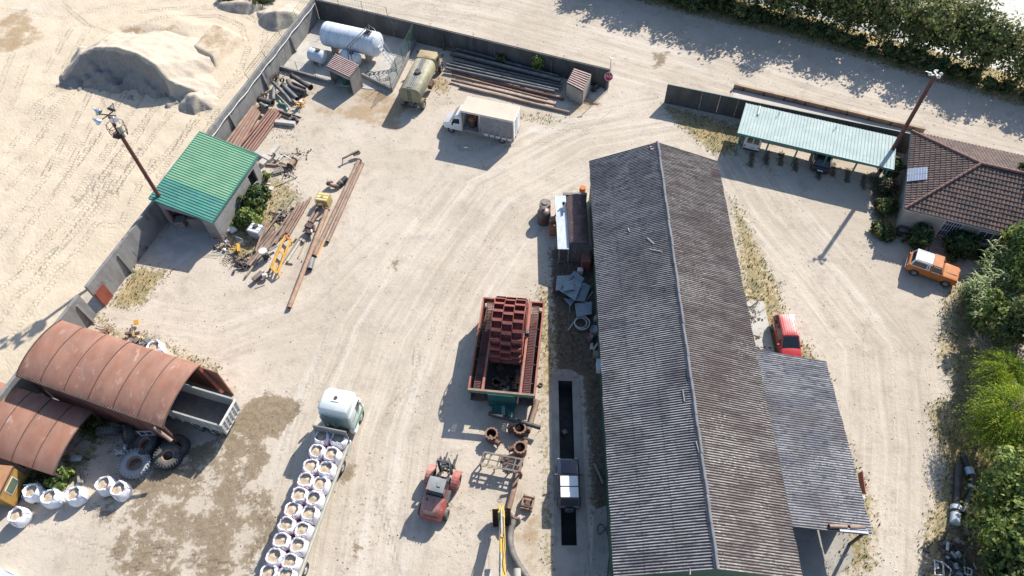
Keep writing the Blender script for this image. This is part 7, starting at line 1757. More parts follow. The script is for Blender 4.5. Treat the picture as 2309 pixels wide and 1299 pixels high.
G1=[((560,612),(150,1165)),((600,600),(200,1185)),((640,592),(250,1205)),((672,612),(290,1225)),((662,700),(335,1240))]
G2=[((815,665),(345,1230)),((868,650),(392,1250)),((903,655),(440,1262)),((935,672),(495,1275)),((962,690),(520,1300)),((985,738),(560,1300))]
for i,(a,c) in enumerate(G1):
    b=MB(); z=.62-.06*i; A_=G(*kw(*a),z); B_=G(*kw(*c),z); B_=B_+(B_-A_).normalized()*1.5; b.pipe(A_,B_,.155,n=14); tag(b.build('rusty_pipe',PK2 if i%2 else RUST_PINK),f'pinkish rusty pipe, {ORD[i]} from the quarry wall in the stack beside the shed','pipe','rusty pipes stacked along the quarry wall')
for i,(a,c) in enumerate(G2):
    b=MB(); z=.32-.03*i; A_=G(*kw(*a),z); B_=G(*kw(*c),z); B_=B_+(B_-A_).normalized()*.8; b.pipe(A_,B_,.105,n=12); tag(b.build('rusty_pipe',(PK3,RUST_PINK,PK2)[i%3]),f'thin rusty tube, {ORD[i]} of the second bundle beside the green roofed shed','pipe','thin rusty tubes in the second bundle')
b=MB()
for v in (800,900,1010,1110): b.bar(G(*kw(380+ (1110-v)*.75,v),.06),G(*kw(560+(1110-v)*.75,v+60),.06),.2,.12)
DKP=mat('dark_pipe',(.055,.05,.055),(.035,.035,.04),1.5,.65,spot=(.14,.10,.09),spot_s=3,dust=.25); DKG=mat('slate_pipe',(.10,.115,.13),(.075,.085,.10),1.5,.6,dust=.3); GRP=mat('green_grey_pipe',(.13,.17,.15),(.09,.12,.11),1.5,.6,dust=.3)
def kp(name,label,pts,r,m,z,fl=0):
    P=[(*kw(x,y),z if not isinstance(z,(list,tuple)) else z[i]) for i,(x,y) in enumerate(pts)]; return pipe_thing(name,label,P,r,m,'scrap pipes heaped at the quarry wall',flange=fl,n=14)
kp('scrap_pipe','thick dark pipe with a flange, northernmost of the pipe heap',[(1150,142),(1440,325)],.26,DKP,.7,2)
kp('scrap_pipe','dark elbow pipe bending in the middle of the pipe heap',[(1085,215),(1120,280),(1170,325),(1260,360),(1355,395)],.24,DKP,.55)
kp('scrap_pipe','brown pipe behind the dark elbow in the pipe heap',[(1150,255),(1350,345)],.18,PIPE_BROWN,.35)
kp('scrap_pipe','straight slate pipe with a dark end, between elbow and tapered pipe',[(1010,288),(1230,500)],.24,DKG,.5,1)
kp('scrap_pipe','long tapered slate pipe pointing down to the green bend',[(858,245),(1000,390),(1080,480),(1138,560)],.19,DKG,.6)
kp('scrap_pipe','short upright looking slate pipe near the wall',[(872,335),(862,515)],.20,DKG,.45)
kp('scrap_pipe','fat dark flanged pipe nearest the quarry wall',[(640,505),(850,565)],.30,DKP,.65,2)
kp('scrap_pipe','short green grey pipe with an open black end above the rusty stack',[(662,572),(765,635)],.2,GRP,.8)
kp('scrap_pipe','dark open ended pipe stub north of the heap',[(985,205),(1010,215)],.26,DKP,.5)
kp('scrap_pipe','white plastic pipe piece under the slate pipe',[(1190,405),(1290,455)],.18,DKG,.2)
kp('green_bend','pale green s shaped pipe bend lying before the pipe heap',[(955,532),(985,575),(1040,588),(1075,625),(1072,680)],.13,mat('mint_green',(.16,.33,.25),(.12,.27,.2),2,.5,dust=.2),.25)
kp('scrap_pipe','brown pipe lying south of the heap beside the thin tubes',[(955,690),(1130,752)],.17,PIPE_BROWN,.2)
kp('scrap_pipe','thin dark pipe below the brown pipe south of the heap',[(945,740),(1105,800)],.09,DKP,.1)
kp('scrap_pipe','dark curved elbow lying south of the heap',[(1105,825),(1150,795),(1210,800),(1232,850)],.17,DKP,.2)
kp('thin_bar','thin grey bar lying east of the brown pipe',[(1160,745),(1290,785)],.06,DKSTEEL,.08)
b=MB(); A_=G(*kw(895,855),.22); B_=G(*kw(1200,885),.22); b.bar(A_,B_,.42,.4); tag(b.build('concrete_beam',CONC_L,bevel=.02),'pale concrete beam lying south of the pipe heap','beam')
b=MB(); rs=random.Random(3); cc_=G(*kw(900,180),.3)
for k in range(26): a=rs.uniform(0,6.28); e=Vector((math.cos(a),math.sin(a),rs.uniform(-.2,.8)))*.7; s_=cc_+Vector((rs.uniform(-.3,.3),rs.uniform(-.4,.4),0)); b.cyl(s_,s_+e,.03,n=5)
tag(b.build('root_bundle',mat('dark_brown_scrap',(.07,.04,.03),(.04,.03,.025),3,.9)),'dark brown bundle of bent scrap rods against the quarry wall','scrap')
b=MB(); A_=G(*kw(905,250),.9); B_=G(*kw(1070,110),1.3); b.cyl(A_,B_,.04,n=6); b.cyl(G(*kw(1000,130),.6),G(*kw(960,80),1.2),.04,n=6); tag(b.build('thin_pole',WOODG),'thin pole leaning over the pipe heap by the low kerb','pole')
def scrap(name,label,px,z,n,spread,mats,seed,smin=.08,smax=.35,cat='scrap'):
    rs=random.Random(seed); b=MB(); p=G(*px,0)
    for k in range(n):
        b.mi=rs.randrange(len(mats)); q_=p+Vector((rs.gauss(0,spread),rs.gauss(0,spread),rs.uniform(0,z))); mm=Matrix.Rotation(rs.uniform(0,3),3,'Z')@Matrix.Rotation(rs.uniform(-.6,.6),3,'X')
        if rs.random()<.5: b.box(q_,(rs.uniform(smin,smax),rs.uniform(smin,smax),rs.uniform(.04,.18)),mm)
        else: 
            e=mm@Vector((rs.uniform(smin,smax)*1.6,0,0)); b.cyl(q_-e,q_+e,rs.uniform(.02,.06),n=6)
    return tag(b.build(name,mats),label,cat,kind='stuff' if n>13 else None)
scrap('yellow_scrap','yellow and white machine scrap at the east end of the pipe heap',kw(1290,600),.7,26,.32,[YEL,WHITE_D,YEL,RED_D],5)
scrap('scrap_parts','small dark scrap parts between the wall and the fat flanged pipe',kw(740,460),.4,16,.3,[RUST_DK,DKP],6)
# ---- north junk (by the shed opening)
ka=CP_(560,300,.10775)
def beam(name,label,p,q,z,w_,h_,m,cat='beam',group=None,bev=.015): b=MB(); b.bar(G(*p,z),G(*q,z),w_,h_); return tag(b.build(name,m,bevel=bev),label,cat,group)
beam('concrete_beam','pale concrete beam lying from the shed corner towards the yard',ka(165,395),ka(470,570),.25,.45,.4,CONC_L)
beam('concrete_slab','pale concrete slab lying diagonally above the scrap frame',ka(430,470),ka(615,255),.14,.55,.2,CONC_L)
beam('concrete_block','pale broken block beside the shed wall',ka(260,585),ka(370,640),.2,.7,.35,CONC_L)
beam('concrete_block','pale block between the slab and the steel angle frame',ka(560,575),ka(680,480),.2,.4,.35,CONC_L)
beam('steel_channel','dark steel channel lying below the concrete beam by the shed',ka(385,650),ka(850,705),.15,.22,.15,RUST_PINK)
b=MB(); A_,B_,C_=[G(*ka(x,y),.55) for x,y in ((640,570),(742,455),(912,560))]; b.bar(A_,B_,.1,.12); b.bar(B_,C_,.1,.12); tag(b.build('angle_frame',WHITE_D),'pale bent steel angle frame standing in the scrap east of the shed','frame')
p=pipe_thing('flanged_pipe','short flanged rusty pipe piece at the east side of the shed scrap',[(*ka(965,555),.35),(*ka(872,690),.35)],.28,RUST_PINK,flange=2,n=16)
beam('log','dark log lying north of the angle frame',ka(650,435),ka(830,455),.12,.16,.16,WOODG)
t=thing('wooden_pallet','grey wooden pallet lying in the scrap east of the shed','pallet',G(*ka(622,775),.0)); po=t.location.copy()
P=[G(*ka(x,y),.3)-po for x,y in ((515,745),(700,690),(745,790),(520,850))]
for k in range(7): q=MB(); q.slab([lerp(P[0],P[1],k/7),lerp(P[0],P[1],(k+.6)/7),lerp(P[3],P[2],(k+.6)/7),lerp(P[3],P[2],k/7)][::-1],.03); q.build('slat',WOODG,t)
for k in (.05,.5,.9): q=MB(); q.bar(lerp(P[0],P[3],k)-Vector((0,0,.08)),lerp(P[1],P[2],k)-Vector((0,0,.08)),.1,.1); q.build('runner',WOOD,t)
b=MB(); b.tube([G(*ka(770,645),.5),G(*ka(1008,932),.1),G(*ka(545,1130),.05)],.035,6); b.tube([G(*ka(640,590),.5),G(*ka(770,800),.1)],.03,5); tag(b.build('bent_rod',RUST_DK),'long thin bent rod lying in a wide angle east of the shed','rod')
for (pp,l_) in ((((370,1155),(470,1110),(545,1125),(500,1195)),'pale board lying on the weeds above the bushes'),(((355,1040),(470,1055),(468,1075),(360,1055)),'thin pale strip of board near the shed opening')):
    b=MB(); Q=[G(*ka(x,y),.08) for x,y in pp]; n_=(Q[1]-Q[0]).cross(Q[2]-Q[1]); b.slab(Q if n_.z>0 else Q[::-1],.04); tag(b.build('board',WHITE_D),l_,'board')
scrap('small_scrap','scattered small scrap under the bent rod east of the shed',ka(790,880),.12,14,.5,[RUST_DK,WHITE_D,WOODG],8,.05,.2)
scrap('rubble','rubble and dark roots on the ground north east of the shed scrap',ka(1130,420),.15,18,.6,[STONE_D,STONE,WOODG],9,.06,.22)
scrap('pump_part','old pump part with a ring among the concrete blocks',ka(540,520),.4,12,.16,[DKSTEEL,RUST_DK,GALV],19,.08,.22)
# ---- middle scrap: tubes and timbers
ROD='tubes and timbers lying south east of the bushes'
kb=CP_(480,480,.13854); kd=CP_(600,440,.2155)
rods=[(kd(468,22),kd(235,425),.10,.3,RUST_PINK),(kd(430,50),kd(215,400),.08,.28,RUST_PINK),(kd(392,70),kd(195,398),.08,.24,PK2),(kd(355,75),kd(98,510),.10,.3,RUST_PINK),(kd(320,110),kd(75,520),.08,.22,PIPE_BROWN),(kd(262,175),kd(28,520),.09,.2,RUST_PINK),
 (kb(1050,60),kb(760,440),.10,.25,RUST_PINK),(kb(1010,230),kb(700,600),.11,.2,PIPE_BROWN),(kb(885,120),kb(690,630),.10,.55,RUST_PINK),(kb(1130,215),kb(590,860),.13,.3,mat('mauve_rust',(.26,.16,.13),(.19,.12,.10),1.2,.85,dust=.3)),(kb(1000,300),kb(545,850),.13,.25,RUST_PINK),(kb(1230,260),kb(870,600),.09,.35,RUST_PINK)]
for i,(a,c,r,z,m) in enumerate(rods):
    b=MB(); b.pipe(G(*a,z),G(*c,z),r,n=10); side_=['outermost on the yard side','second on the yard side','third on the yard side','fourth, with a cap, on the yard side','fifth in the bundle','sixth in the bundle','upper short one near the bushes','lower one near the bushes','steep one crossing beside the white container','thickest, nearly the longest','thick one reaching the scrap gears','short one behind the yellow frame'][i]
    tag(b.build('rusty_tube',m),f'rusty tube, {side_}','tube',ROD)
beam('timber_beam','long pale timber beam ending lowest beside the rusty tubes',kb(1120,225),kb(535,1030),.25,.16,.14,WOOD,'timber',ROD)
beam('timber_beam','thin rusty angle bar reaching up to the bushes',kd(305,5),kd(100,245),.35,.07,.07,WOODG,'bar',ROD)
beam('timber_beam','pale timber lying beside the yellow frame, the thickest',kb(1400,410),kb(1140,805),.12,.12,.1,WOOD,'timber',ROD)
beam('timber_beam','whitish painted timber beside the yellow frame',kb(1440,430),kb(1210,785),.18,.14,.1,mat('pale_mint_wood',(.48,.50,.42),(.4,.41,.34),2,.8),'timber',ROD)
beam('timber_beam','thin timber between the whitish ones and the long pipes',kb(1570,330),kb(1390,722),.1,.08,.08,WOOD,'timber',ROD)
beam('timber_beam','thin pale timber nearest the longest rusty pipe',kb(1585,475),kb(1450,785),.1,.09,.08,mat('pale_wood',(.45,.40,.31),(.38,.33,.25),2,.9),'timber',ROD)
for k,(x,y,w_) in enumerate(((1355,415,.22),(1440,440,.25),(1480,460,.22))): b=MB(); b.box(G(*kb(x,y),.2),(w_,.22,.2),Matrix.Rotation(.5*k,3,'Z')); tag(b.build('wood_block',mat('pale_wood',(.45,.40,.31))),['westernmost','middle','easternmost'][k]+' of three pale wood blocks at the heads of the timbers','block')
beam('short_bar','short dark bar at the foot of the timbers',kb(1190,815),kb(1300,835),.06,.08,.08,DKSTEEL,'bar')
scrap('wire_tangle','tangle of thin dark wire on top of the rusty tubes',kb(1090,70),.3,34,.38,[RUST_DK,DKSTEEL],14,.1,.4)
# long pipes
LG='long rusty pipes lying in the yard'
pipe_thing('long_rusty_pipe','longest paired rusty pipe with a capped top, left of the two',[(810,361,.25),(708,577,.25)],.2,RUST_PINK,LG,n=16,flange=1)
pipe_thing('long_rusty_pipe','right hand one of the paired long rusty pipes',[(818,368,.24),(738,546,.24)],.18,RUST_PINK,LG,n=16)
pipe_thing('long_rusty_pipe','single long rusty pipe with pale peeled paint reaching lowest in the yard',[(738,472,.6),(652,694,.25)],.2,mat('peeled_pipe',(.36,.22,.14),(.24,.14,.09),1.1,.85,spot=(.58,.46,.34),spot_s=1.6,dust=.25),LG,n=16,flange=1)
pipe_thing('thin_pipe','thin yellowish rusty pipe beside the paired long pipes',[(731,541,.12),(713,578,.12)],.09,YEL,n=10)
pipe_thing('short_grey_pipe','short grey pipe piece lying below the paired long pipes',[(704,583,.26),(698,607,.26)],.26,mat('grey_pipe_short',(.16,.165,.17),(.12,.12,.13),2,.6,dust=.3),n=18)
t=thing('hydraulic_pump','twin rusty cylinders joined to an old pump body beside the peeled pipe','pump',G(700,505)); po=t.location.copy()
b=MB(); b.pipe(G(716,468,.6)-po,G(696,500,.6)-po,.13,n=12); b.build('cylinder',RUST_PINK,t); b=MB(); b.pipe(G(722,471,.6)-po,G(703,502,.6)-po,.13,n=12); b.build('cylinder',RUST_PINK,t)
b=MB(); p=G(698,512,.6)-po; b.box(p,(.7,.5,.6),Matrix.Rotation(-.5,3,'Z')); b.cyl(p+Vector((0,-.2,0)),p+Vector((-.1,-.7,-.1)),.24,n=14); b.cyl(p+Vector((.4,.1,.1)),p+Vector((.5,-.6,0)),.12,n=10); b.build('pump_body',RUST_DK,t,bevel=.03)
b=MB(); p=G(700,523,.5)-po; b.cyl(p,p+Vector((.2,0,.15)),.17,n=12); b.build('end_cap',WHITE_D,t)
b=MB(); p=G(722,463,1.0)-po; q_=G(733,474,.7)-po; b.bar(p,q_,.12,.1); b.box(p,(.4,.3,.3)); b.build('linkage',RUST_DK,t)
t=thing('pipe_elbow','rusty pipe elbow sleeved with black hose near the long pipes','pipe elbow',G(760,418)); po=t.location.copy()
b=MB(); b.tube(smooth([G(743,414,.45)-po,G(752,419,.35)-po,G(762,419,.32)-po,G(769,413,.32)-po],5),.20,14); b.cyl(G(742,411,.5)-po,G(744,414,.45)-po,.34,n=18); b.build('elbow',RUST_PINK,t)
b=MB(); b.cyl(G(763,417,.33)-po,G(781,401,.38)-po,.27,n=18); b.build('black_sleeve',HDPE,t); b=MB(); p=G(769,411.5,.34)-po; d=(G(781,401,.38)-G(763,417,.33)).normalized()*.03; b.cyl(p-d,p+d,.285,n=18); b.build('clamp_band',mat('pale_band',(.4,.42,.35)),t)
t=thing('drawbar','rusty tow bar lying alone at the top of the long pipes','tow bar',G(792,348)); po=t.location.copy()
b=MB(); b.bar(G(772,358,.55)-po,G(808,340,.65)-po,.16,.12); b.build('bar',PIPE_BROWN,t)
b=MB(); b.box(G(803,346,.5)-po,(.7,.45,.12),Matrix.Rotation(.4,3,'Z')); b.bar(G(808,340,.6)-po,G(812,346,.4)-po,.14); b.bar(G(797,350,.45)-po,G(812,346,.4)-po,.08); b.build('bracket',RUST_DK,t)
b=MB(); b.tube([G(772,358,.55)-po,G(773,365,.4)-po,G(771,371,.05)-po],.04,5); b.build('stand',DKSTEEL,t)
# IBC containers
def ibc(px,rz,label,bodym,topm=None):
    p=G(*px,0); t=thing('liquid_container',label,'tank container',p,rz)
    b=MB(); b.b2(-.56,-.47,.18,.56,.47,1.12); b.build('plastic_tank',bodym,t,bevel=.06,seg=3)
    b=MB(); b.b2(-.6,-.5,.0,.6,.5,.06); b.b2(-.6,-.5,.12,.6,.5,.17)
    for x in (-.55,0,.55): b.b2(x-.06,-.5,.06,x+.06,.5,.12)
    b.build('pallet_base',WOODG,t)
    b=MB(); e=.012
    for z in (.2,.42,.64,.86,1.08): 
        for s in (-1,1): b.bar((-.6,s*.5,z),(.6,s*.5,z),.022); b.bar((s*.6,-.5,z),(s*.6,.5,z),.022)
    for k in range(7):
        x=-.6+1.2*k/6
        for s in (-1,1): b.bar((x,s*.5,.17),(x,s*.5,1.12),.02,up=(1,0,0))
    for k in range(6):
        y=-.5+k/5
        for s in (-1,1): b.bar((s*.6,y,.17),(s*.6,y,1.12),.02,up=(1,0,0))
    for y in (-.2,.2): b.bar((-.6,y,1.135),(.6,y,1.135),.025)
    b.build('wire_cage',topm or GALV,t); b=MB(); b.cyl((0,0,1.12),(0,0,1.17),.14,n=16); b.build('filler_lid',DKSTEEL if topm is None else topm,t); return t
YP=mat('yellowed_plastic',(.66,.56,.27),(.60,.48,.22),1.2,.5,bump=0,dust=.1)
ibc((733,461),R(-14),'yellowed caged liquid container standing left of the long pipes',YP,mat('yellow_cage',(.45,.33,.11)))
t_=ibc((583,531),R(-22),'white caged liquid container standing by the bushes',mat('white_plastic',(.68,.69,.66),(.60,.61,.58),1.2,.5,bump=0))
b=MB(); b.tube([Vector((.02+.2*math.cos(k),.15+.2*math.sin(k),1.17+.01*k)) for k in np.linspace(0,11,26)],.035,6); b.build('hose_coil',BLACK,t_)
# white topped drum on legs
p=G(601,583); t=thing('mixer_drum','small white topped drum on a dark motor stand between tubes and yellow frame','drum',p)
b=MB(); b.cyl((0,0,.95),(0,0,1.15),.36,n=22); b.build('white_lid',WHITE_D,t,bevel=.03); b=MB(); b.cyl((0,0,.1),(0,0,.95),.25,n=16); b.cyl((.25,-.1,.3),(.25,-.1,.8),.16,n=12); b.build('motor',DKSTEEL,t)
for a in (0,2.1,4.2): q=MB(); q.bar((.3*math.cos(a),.3*math.sin(a),.9),(.42*math.cos(a),.42*math.sin(a),0),.05); q.build('leg',GALV,t)
beam('steel_plank','grey steel plank behind the white topped drum',kb(1050,530),kb(915,610),.45,.28,.06,STEEL,'plank')
# yellow frame
t=thing('yellow_steelwork','yellow ladder shaped steel frame lying among the scrap','frame',G(633,580)); po=t.location.copy()
c4=[G(*kb(x,y),.55)-po for x,y in ((1180,365),(1262,445),(1052,985),(950,895))]
YF=mat('frame_yellow',(.62,.34,.05),(.52,.27,.04),1.5,.5,spot=(.40,.20,.08),spot_t=(.6,.7),bump=0)
for i,j in ((0,3),(1,2)): q=MB(); q.bar(c4[i],c4[j],.16,.12); q.build('side_rail',YF,t)
for k in (0,.46,1): q=MB(); q.bar(lerp(c4[0],c4[3],k),lerp(c4[1],c4[2],k),.18,.14); q.build('cross_member',YF if k else ORG,t)
q=MB(); q.bar(lerp(lerp(c4[0],c4[3],.78),lerp(c4[1],c4[2],.78),.5),lerp(c4[3],c4[2],.55),.12,.1); q.build('brace',YF,t)
for p_ in c4: q=MB(); q.bar((p_.x,p_.y,0),p_,.08,up=(1,0,0)); q.build('foot',YF,t)
beam('dark_post','dark steel post lying under the lower end of the yellow frame',kb(1080,600),kb(880,1010),.3,.09,.09,DKSTEEL,'post')
t=thing('old_winch','rusty winch box with a white painted part below the yellow frame','winch',G(583,628)); po=t.location.copy()
b=MB(); b.bar(G(571,632,.35)-po,G(592,614,.35)-po,.45,.3); b.build('winch_box',PIPE_BROWN,t,bevel=.02); b=MB(); b.cyl(G(592,622,.4)-po,G(602,621,.4)-po,.2,n=12); b.build('white_part',WHITE_D,t,bevel=.03)
b=MB()
for a,c_ in (((575,628),(596,612)),((580,640),(605,625)),((598,618),(612,606))): b.bar(G(*a,.3)-po,G(*c_,.5)-po,.07)
b.build('linkage',RUST_DK,t)
scrap('gear_scrap','heap of rusty gears and rings at the lower end of the tubes',(548,592),.35,30,.38,[RUST_DK,RUST_DK,PIPE_BROWN,RUST],22)
b=MB()
for (x,y,r) in ((545,590,.28),(552,600,.22),(541,598,.18)): p=G(x,y,.3); b.tube([p+Vector((r*math.cos(k),r*math.sin(k)*.9,.1*math.sin(k))) for k in np.linspace(0,6.28,16)],.06,6)
tag(b.build('chain_rings',DKSTEEL),'dark ring shaped parts on the gear scrap heap','rings')
scrap('mixed_scrap','pale and rusty mixed scrap at the shed corner by the weeds',(508,552),.3,26,.55,[WHITE_D,GALV,RUST_DK,WOODG],23,.08,.35)
b=MB(); b.box(G(538,560,.45),(.2,.9,.35),Matrix.Rotation(.25,3,'Z')); b.bar(G(520,560,.4),G(541,565,.4),.1); tag(b.build('orange_bracket',YF),'small orange steel bracket in the scrap beside the white container','bracket')
b=MB(); 
for k in range(3): b.bar(G(500+4*k,590+k*2,.15),G(541-3*k,566+4*k,.3),.04)
tag(b.build('steel_rods',DKSTEEL),'thin steel rods poking out of the scrap towards the yard','rods')
t=thing('white_sack','crumpled white sack lying against the bushes beside the shed','sack',G(525,522)); b=MB()
b.grid(lambda u,v:Vector((.45*math.cos(2*math.pi*u)*math.sin(math.pi*v)*(1+.3*math.sin(5*u*6.28+v*6)),.32*math.sin(2*math.pi*u)*math.sin(math.pi*v)*(1+.3*math.cos(4*u*6.28+v*9)),.25+.25*math.cos(math.pi*v)*(1+.3*math.sin(7*u)))),24,14); b.build('sack_cloth',WBAG,t)
b=MB()
for k in range(6): b.bar(G(531+k*3,533+k*1.2,.5),G(537+k*3,549+k*1.0,.15),.05)
b.bar(G(530,533,.5),G(548,540,.5),.05); b.bar(G(536,548,.18),G(553,554,.18),.05)
tag(b.build('metal_grille',GALV),'pale metal grille leaning between the white sack and container','grille')
# ---- timbers, pallets near small shelter (bottom left)
kl=CP_(0,680,.4157)
beam('timber_plank','grey planks stacked beside the green bush under the low shelter',kl(425,905),kl(432,985),.2,.18,.3,WOODG,'plank'); beam('timber_plank','second grey plank right of the stacked planks by the bush',kl(442,905),kl(450,985),.15,.14,.2,WOODG,'plank')
beam('wood_block','pale end grain block at the corner of the low shelter',kl(297,935),kl(322,942),.5,.3,.3,WOOD,'block')
beam('wood_block','dark stacked timber under the edge of the low shelter',kl(300,905),kl(345,890),.4,.5,.4,WOODG,'block')
t=thing('wheelbarrow','upturned pale wheelbarrow in the shade beside the low shelter','wheelbarrow',G(*kl(425,860))); b=MB(); b.loft([[(x*s_,y*s_,z) for x,y in ((-.4,-.3),(.45,-.2),(.45,.2),(-.4,.3))] for s_,z in ((1.0,.35),(.6,.65))]); b.build('tray',mat('blue_grey_tray',(.30,.36,.37),(.22,.27,.28),2,.5),t)
b=MB(); b.bar((-1.0,-.25,.3),(.7,-.12,.35),.05); b.bar((-1.0,.25,.3),(.7,.12,.35),.05); b.build('handles',DKSTEEL,t); wheel(t,.75,0.001,.18,.08)
scrap('white_plastic','crumpled pale plastic sheet beside the grey giant tyre',(285,1020),.4,14,.22,[WHITE_D,WBAG],31,.1,.35,'plastic')
# ---- behind arch shelter
scrap('machine_part','tan curved machine part behind the shelter near the concrete wall',(240,747),.45,12,.28,[mat('tan_part',(.40,.24,.14),(.3,.18,.1),2,.8),RUST_PINK],33,.15,.4,'machine part')
scrap('machine_part','brown machine scrap with a yellow piece behind the shelter',(303,770),.5,20,.5,[RUST_DK,PIPE_BROWN,YEL],34,.15,.5,'machine part')
scrap('dark_plastic','dark bundled plastic beside the bag behind the shelter',(328,775),.35,12,.22,[HDPE,DKG],35,.15,.4,'plastic')
beam('wood_plank','pale plank lying in the weeds at the end of the concrete wall',(203,725),(217,726),.2,.12,.08,WOOD,'plank')
# ---- lower right: black pipes with white couplings
kr=CP_(1960,900,.3072)
def coup(name,label,a,c,r,m,z): return pipe_thing(name,label,[(*kr(*a),z),(*kr(*c),z)],r,m,n=18)
t=thing('coupled_pipe','black plastic pipe with a white flanged coupling, on the dry grass','pipe',G(*kr(645,700))); po=t.location.copy()
WPL=mat('white_coupling',(.55,.62,.66),(.45,.52,.56),2,.5,dust=.15)
b=MB(); b.pipe(G(*kr(655,480),.3)-po,G(*kr(640,790),.3)-po,.26,n=18); b.build('black_pipe',HDPE,t)
b=MB(); b.cyl(G(*kr(637,785),.3)-po,G(*kr(636,815),.3)-po,.36,n=20); b.cyl(G(*kr(634,840),.3)-po,G(*kr(629,915),.3)-po,.32,n=20); b.build('white_coupling',WPL,t)
b=MB(); b.cyl(G(*kr(636,812),.3)-po,G(*kr(634,842),.3)-po,.28,n=18); b.build('pipe_neck',HDPE,t)
t=thing('bent_pipe','black plastic pipe with a white band, bending through the tree shade','pipe',G(*kr(740,600))); po=t.location.copy()
b=MB(); b.tube(smooth([G(*kr(x,y),.28)-po for x,y in ((690,400),(722,490),(760,590),(755,670),(715,760),(690,840))],6),.24,14); b.build('black_pipe',HDPE,t)
b=MB(); b.cyl(G(*kr(728,505),.3)-po,G(*kr(745,555),.3)-po,.30,n=18); b.build('white_band',WPL,t)
coup('grey_pipe','short grey pipe stub in the shade right of the bent black pipe',(820,615),(875,645),.16,DKG,.2)
b=MB(); pts=[G(*kr(725+28*math.sin(k),665-35*math.cos(k)),.35) for k in np.linspace(.1,2.6,10)]; b.tube(pts,.12,8); tag(b.build('pale_bend',WPL),'pale curved pipe piece beside the bent black pipe','pipe')
def rubble(label,px,n,sp,seed):
    rs=random.Random(seed); p=G(*px,0); b=MB()
    for k in range(n):
        q_=p+Vector((rs.gauss(0,sp),rs.gauss(0,sp*.8),0)); d=(q_-p).length; q_.z=max(.05,.45-.25*d)*rs.uniform(.4,1); s_=rs.uniform(.08,.26); b.mi=rs.randrange(2)
        b.box(q_,(s_,s_*rs.uniform(.5,1),s_*rs.uniform(.3,.7)),Matrix.Rotation(rs.uniform(0,3),3,'Z')@Matrix.Rotation(rs.uniform(-.7,.7),3,'X'))
    return tag(b.build('rubble_heap',[mat('pink_rubble',(.25,.16,.15),(.18,.12,.11),3,.9),mat('grey_rubble',(.24,.20,.19),(.17,.14,.14),3,.9)]),label,'rubble heap',kind='stuff')
rubble('small heap of pinkish broken tiles right of the bent black pipe',kr(835,700),50,.30,41); rubble('heap of pinkish rubble in the shade below the bent pipe',kr(800,830),70,.36,42); rubble('largest heap of pinkish rubble beside the dry grass',kr(780,985),110,.5,43)
scrap('scrap_heap','mixed scrap with a white post at the bottom right by the trees',kr(620,1110),.5,40,.5,[RUST_DK,DKSTEEL,WOODG,RUST_PINK],44,.1,.45,'scrap heap')
scrap('scrap_heap','tangled dark scrap at the very bottom right under the trees',kr(650,1240),.6,60,.75,[RUST_DK,DKSTEEL,HDPE,GALV],45,.1,.5,'scrap heap')
beam('white_post','white post sticking out of the mixed scrap at bottom right',kr(578,1050),kr(572,1110),.5,.16,.1,WHITE_D,'post')
for k,(pp,l_) in enumerate(((((480,1180),(540,1200),(550,1290),(482,1290)),'pale steel frame leftmost in the bottom right scrap'),(((545,1200),(600,1250),(590,1310),(540,1300)),'pale bent frame in the middle of the bottom right scrap'),(((700,1235),(752,1250),(750,1292),(702,1280)),'small white square frame in the bottom right scrap'))):
    b=MB(); Q=[G(*kr(x,y),.75-.1*k) for x,y in pp]
    for i in range(4): b.bar(Q[i],Q[(i+1)%4],.06)
    tag(b.build('bent_steelwork',WHITE_D),l_,'frame')
# ---------------- vegetation ----------------
def leaf_mat(name,c1,c2,tr=.3,rough=.6):
    t=NT(name); v=t.coord(); c=t.mix(t.ramp(t.noise(v,.9,4,.7),.35,.65),c1,c2); t.L(c,t.b.inputs['Base Color']); t.b.inputs['Roughness'].default_value=rough; t.b.inputs['Specular IOR Level'].default_value=.3
    tl=t.n('ShaderNodeBsdfTranslucent'); t.L(c,tl.inputs['Color']); mx=t.n('ShaderNodeMixShader',inputs={0:tr}); t.L(t.b.outputs[0],mx.inputs[1]); t.L(tl.outputs[0],mx.inputs[2])
    t.L(mx.outputs[0],t.t.nodes['Material Output'].inputs['Surface']); return t.m
LG_=[leaf_mat('leaf_green',(.109,0.160,0.043),(.072,0.123,0.036)),leaf_mat('leaf_olive',(.189,0.203,0.065),(.123,0.145,0.043)),leaf_mat('leaf_dark',(.043,0.080,0.029),(.032,0.058,0.023)),leaf_mat('leaf_brown',(.203,0.145,0.065),(.145,0.116,0.051))]
LL_=[leaf_mat('leaf_fresh',(0.188,0.267,0.063),(0.125,0.204,0.047)),leaf_mat('leaf_yellow_green',(0.298,0.329,0.078),(0.204,0.251,0.063)),leaf_mat('leaf_mid',(0.094,0.157,0.044),(0.063,0.118,0.035))]
LW_=[leaf_mat('willow_yellow',(0.496,0.540,0.053),(0.360,0.450,0.044),.4),leaf_mat('willow_green',(0.256,0.360,0.044),(0.180,0.270,0.037),.4),leaf_mat('willow_dark',(0.090,0.150,0.030),(0.067,0.120,0.026),.3)]
LR_=[leaf_mat('reed_green',(.180,0.240,0.066),(.120,0.180,0.048),.35),leaf_mat('reed_pale',(.396,0.456,0.228),(.288,0.360,0.156),.35),leaf_mat('reed_dark',(.066,0.102,0.034),(.048,0.078,0.024),.3)]
BARK=mat('bark',(.14,.11,.085),(.09,.07,.055),4,.95); DEADW=mat('dead_wood',(.36,.31,.25),(.27,.23,.19),4,.9)
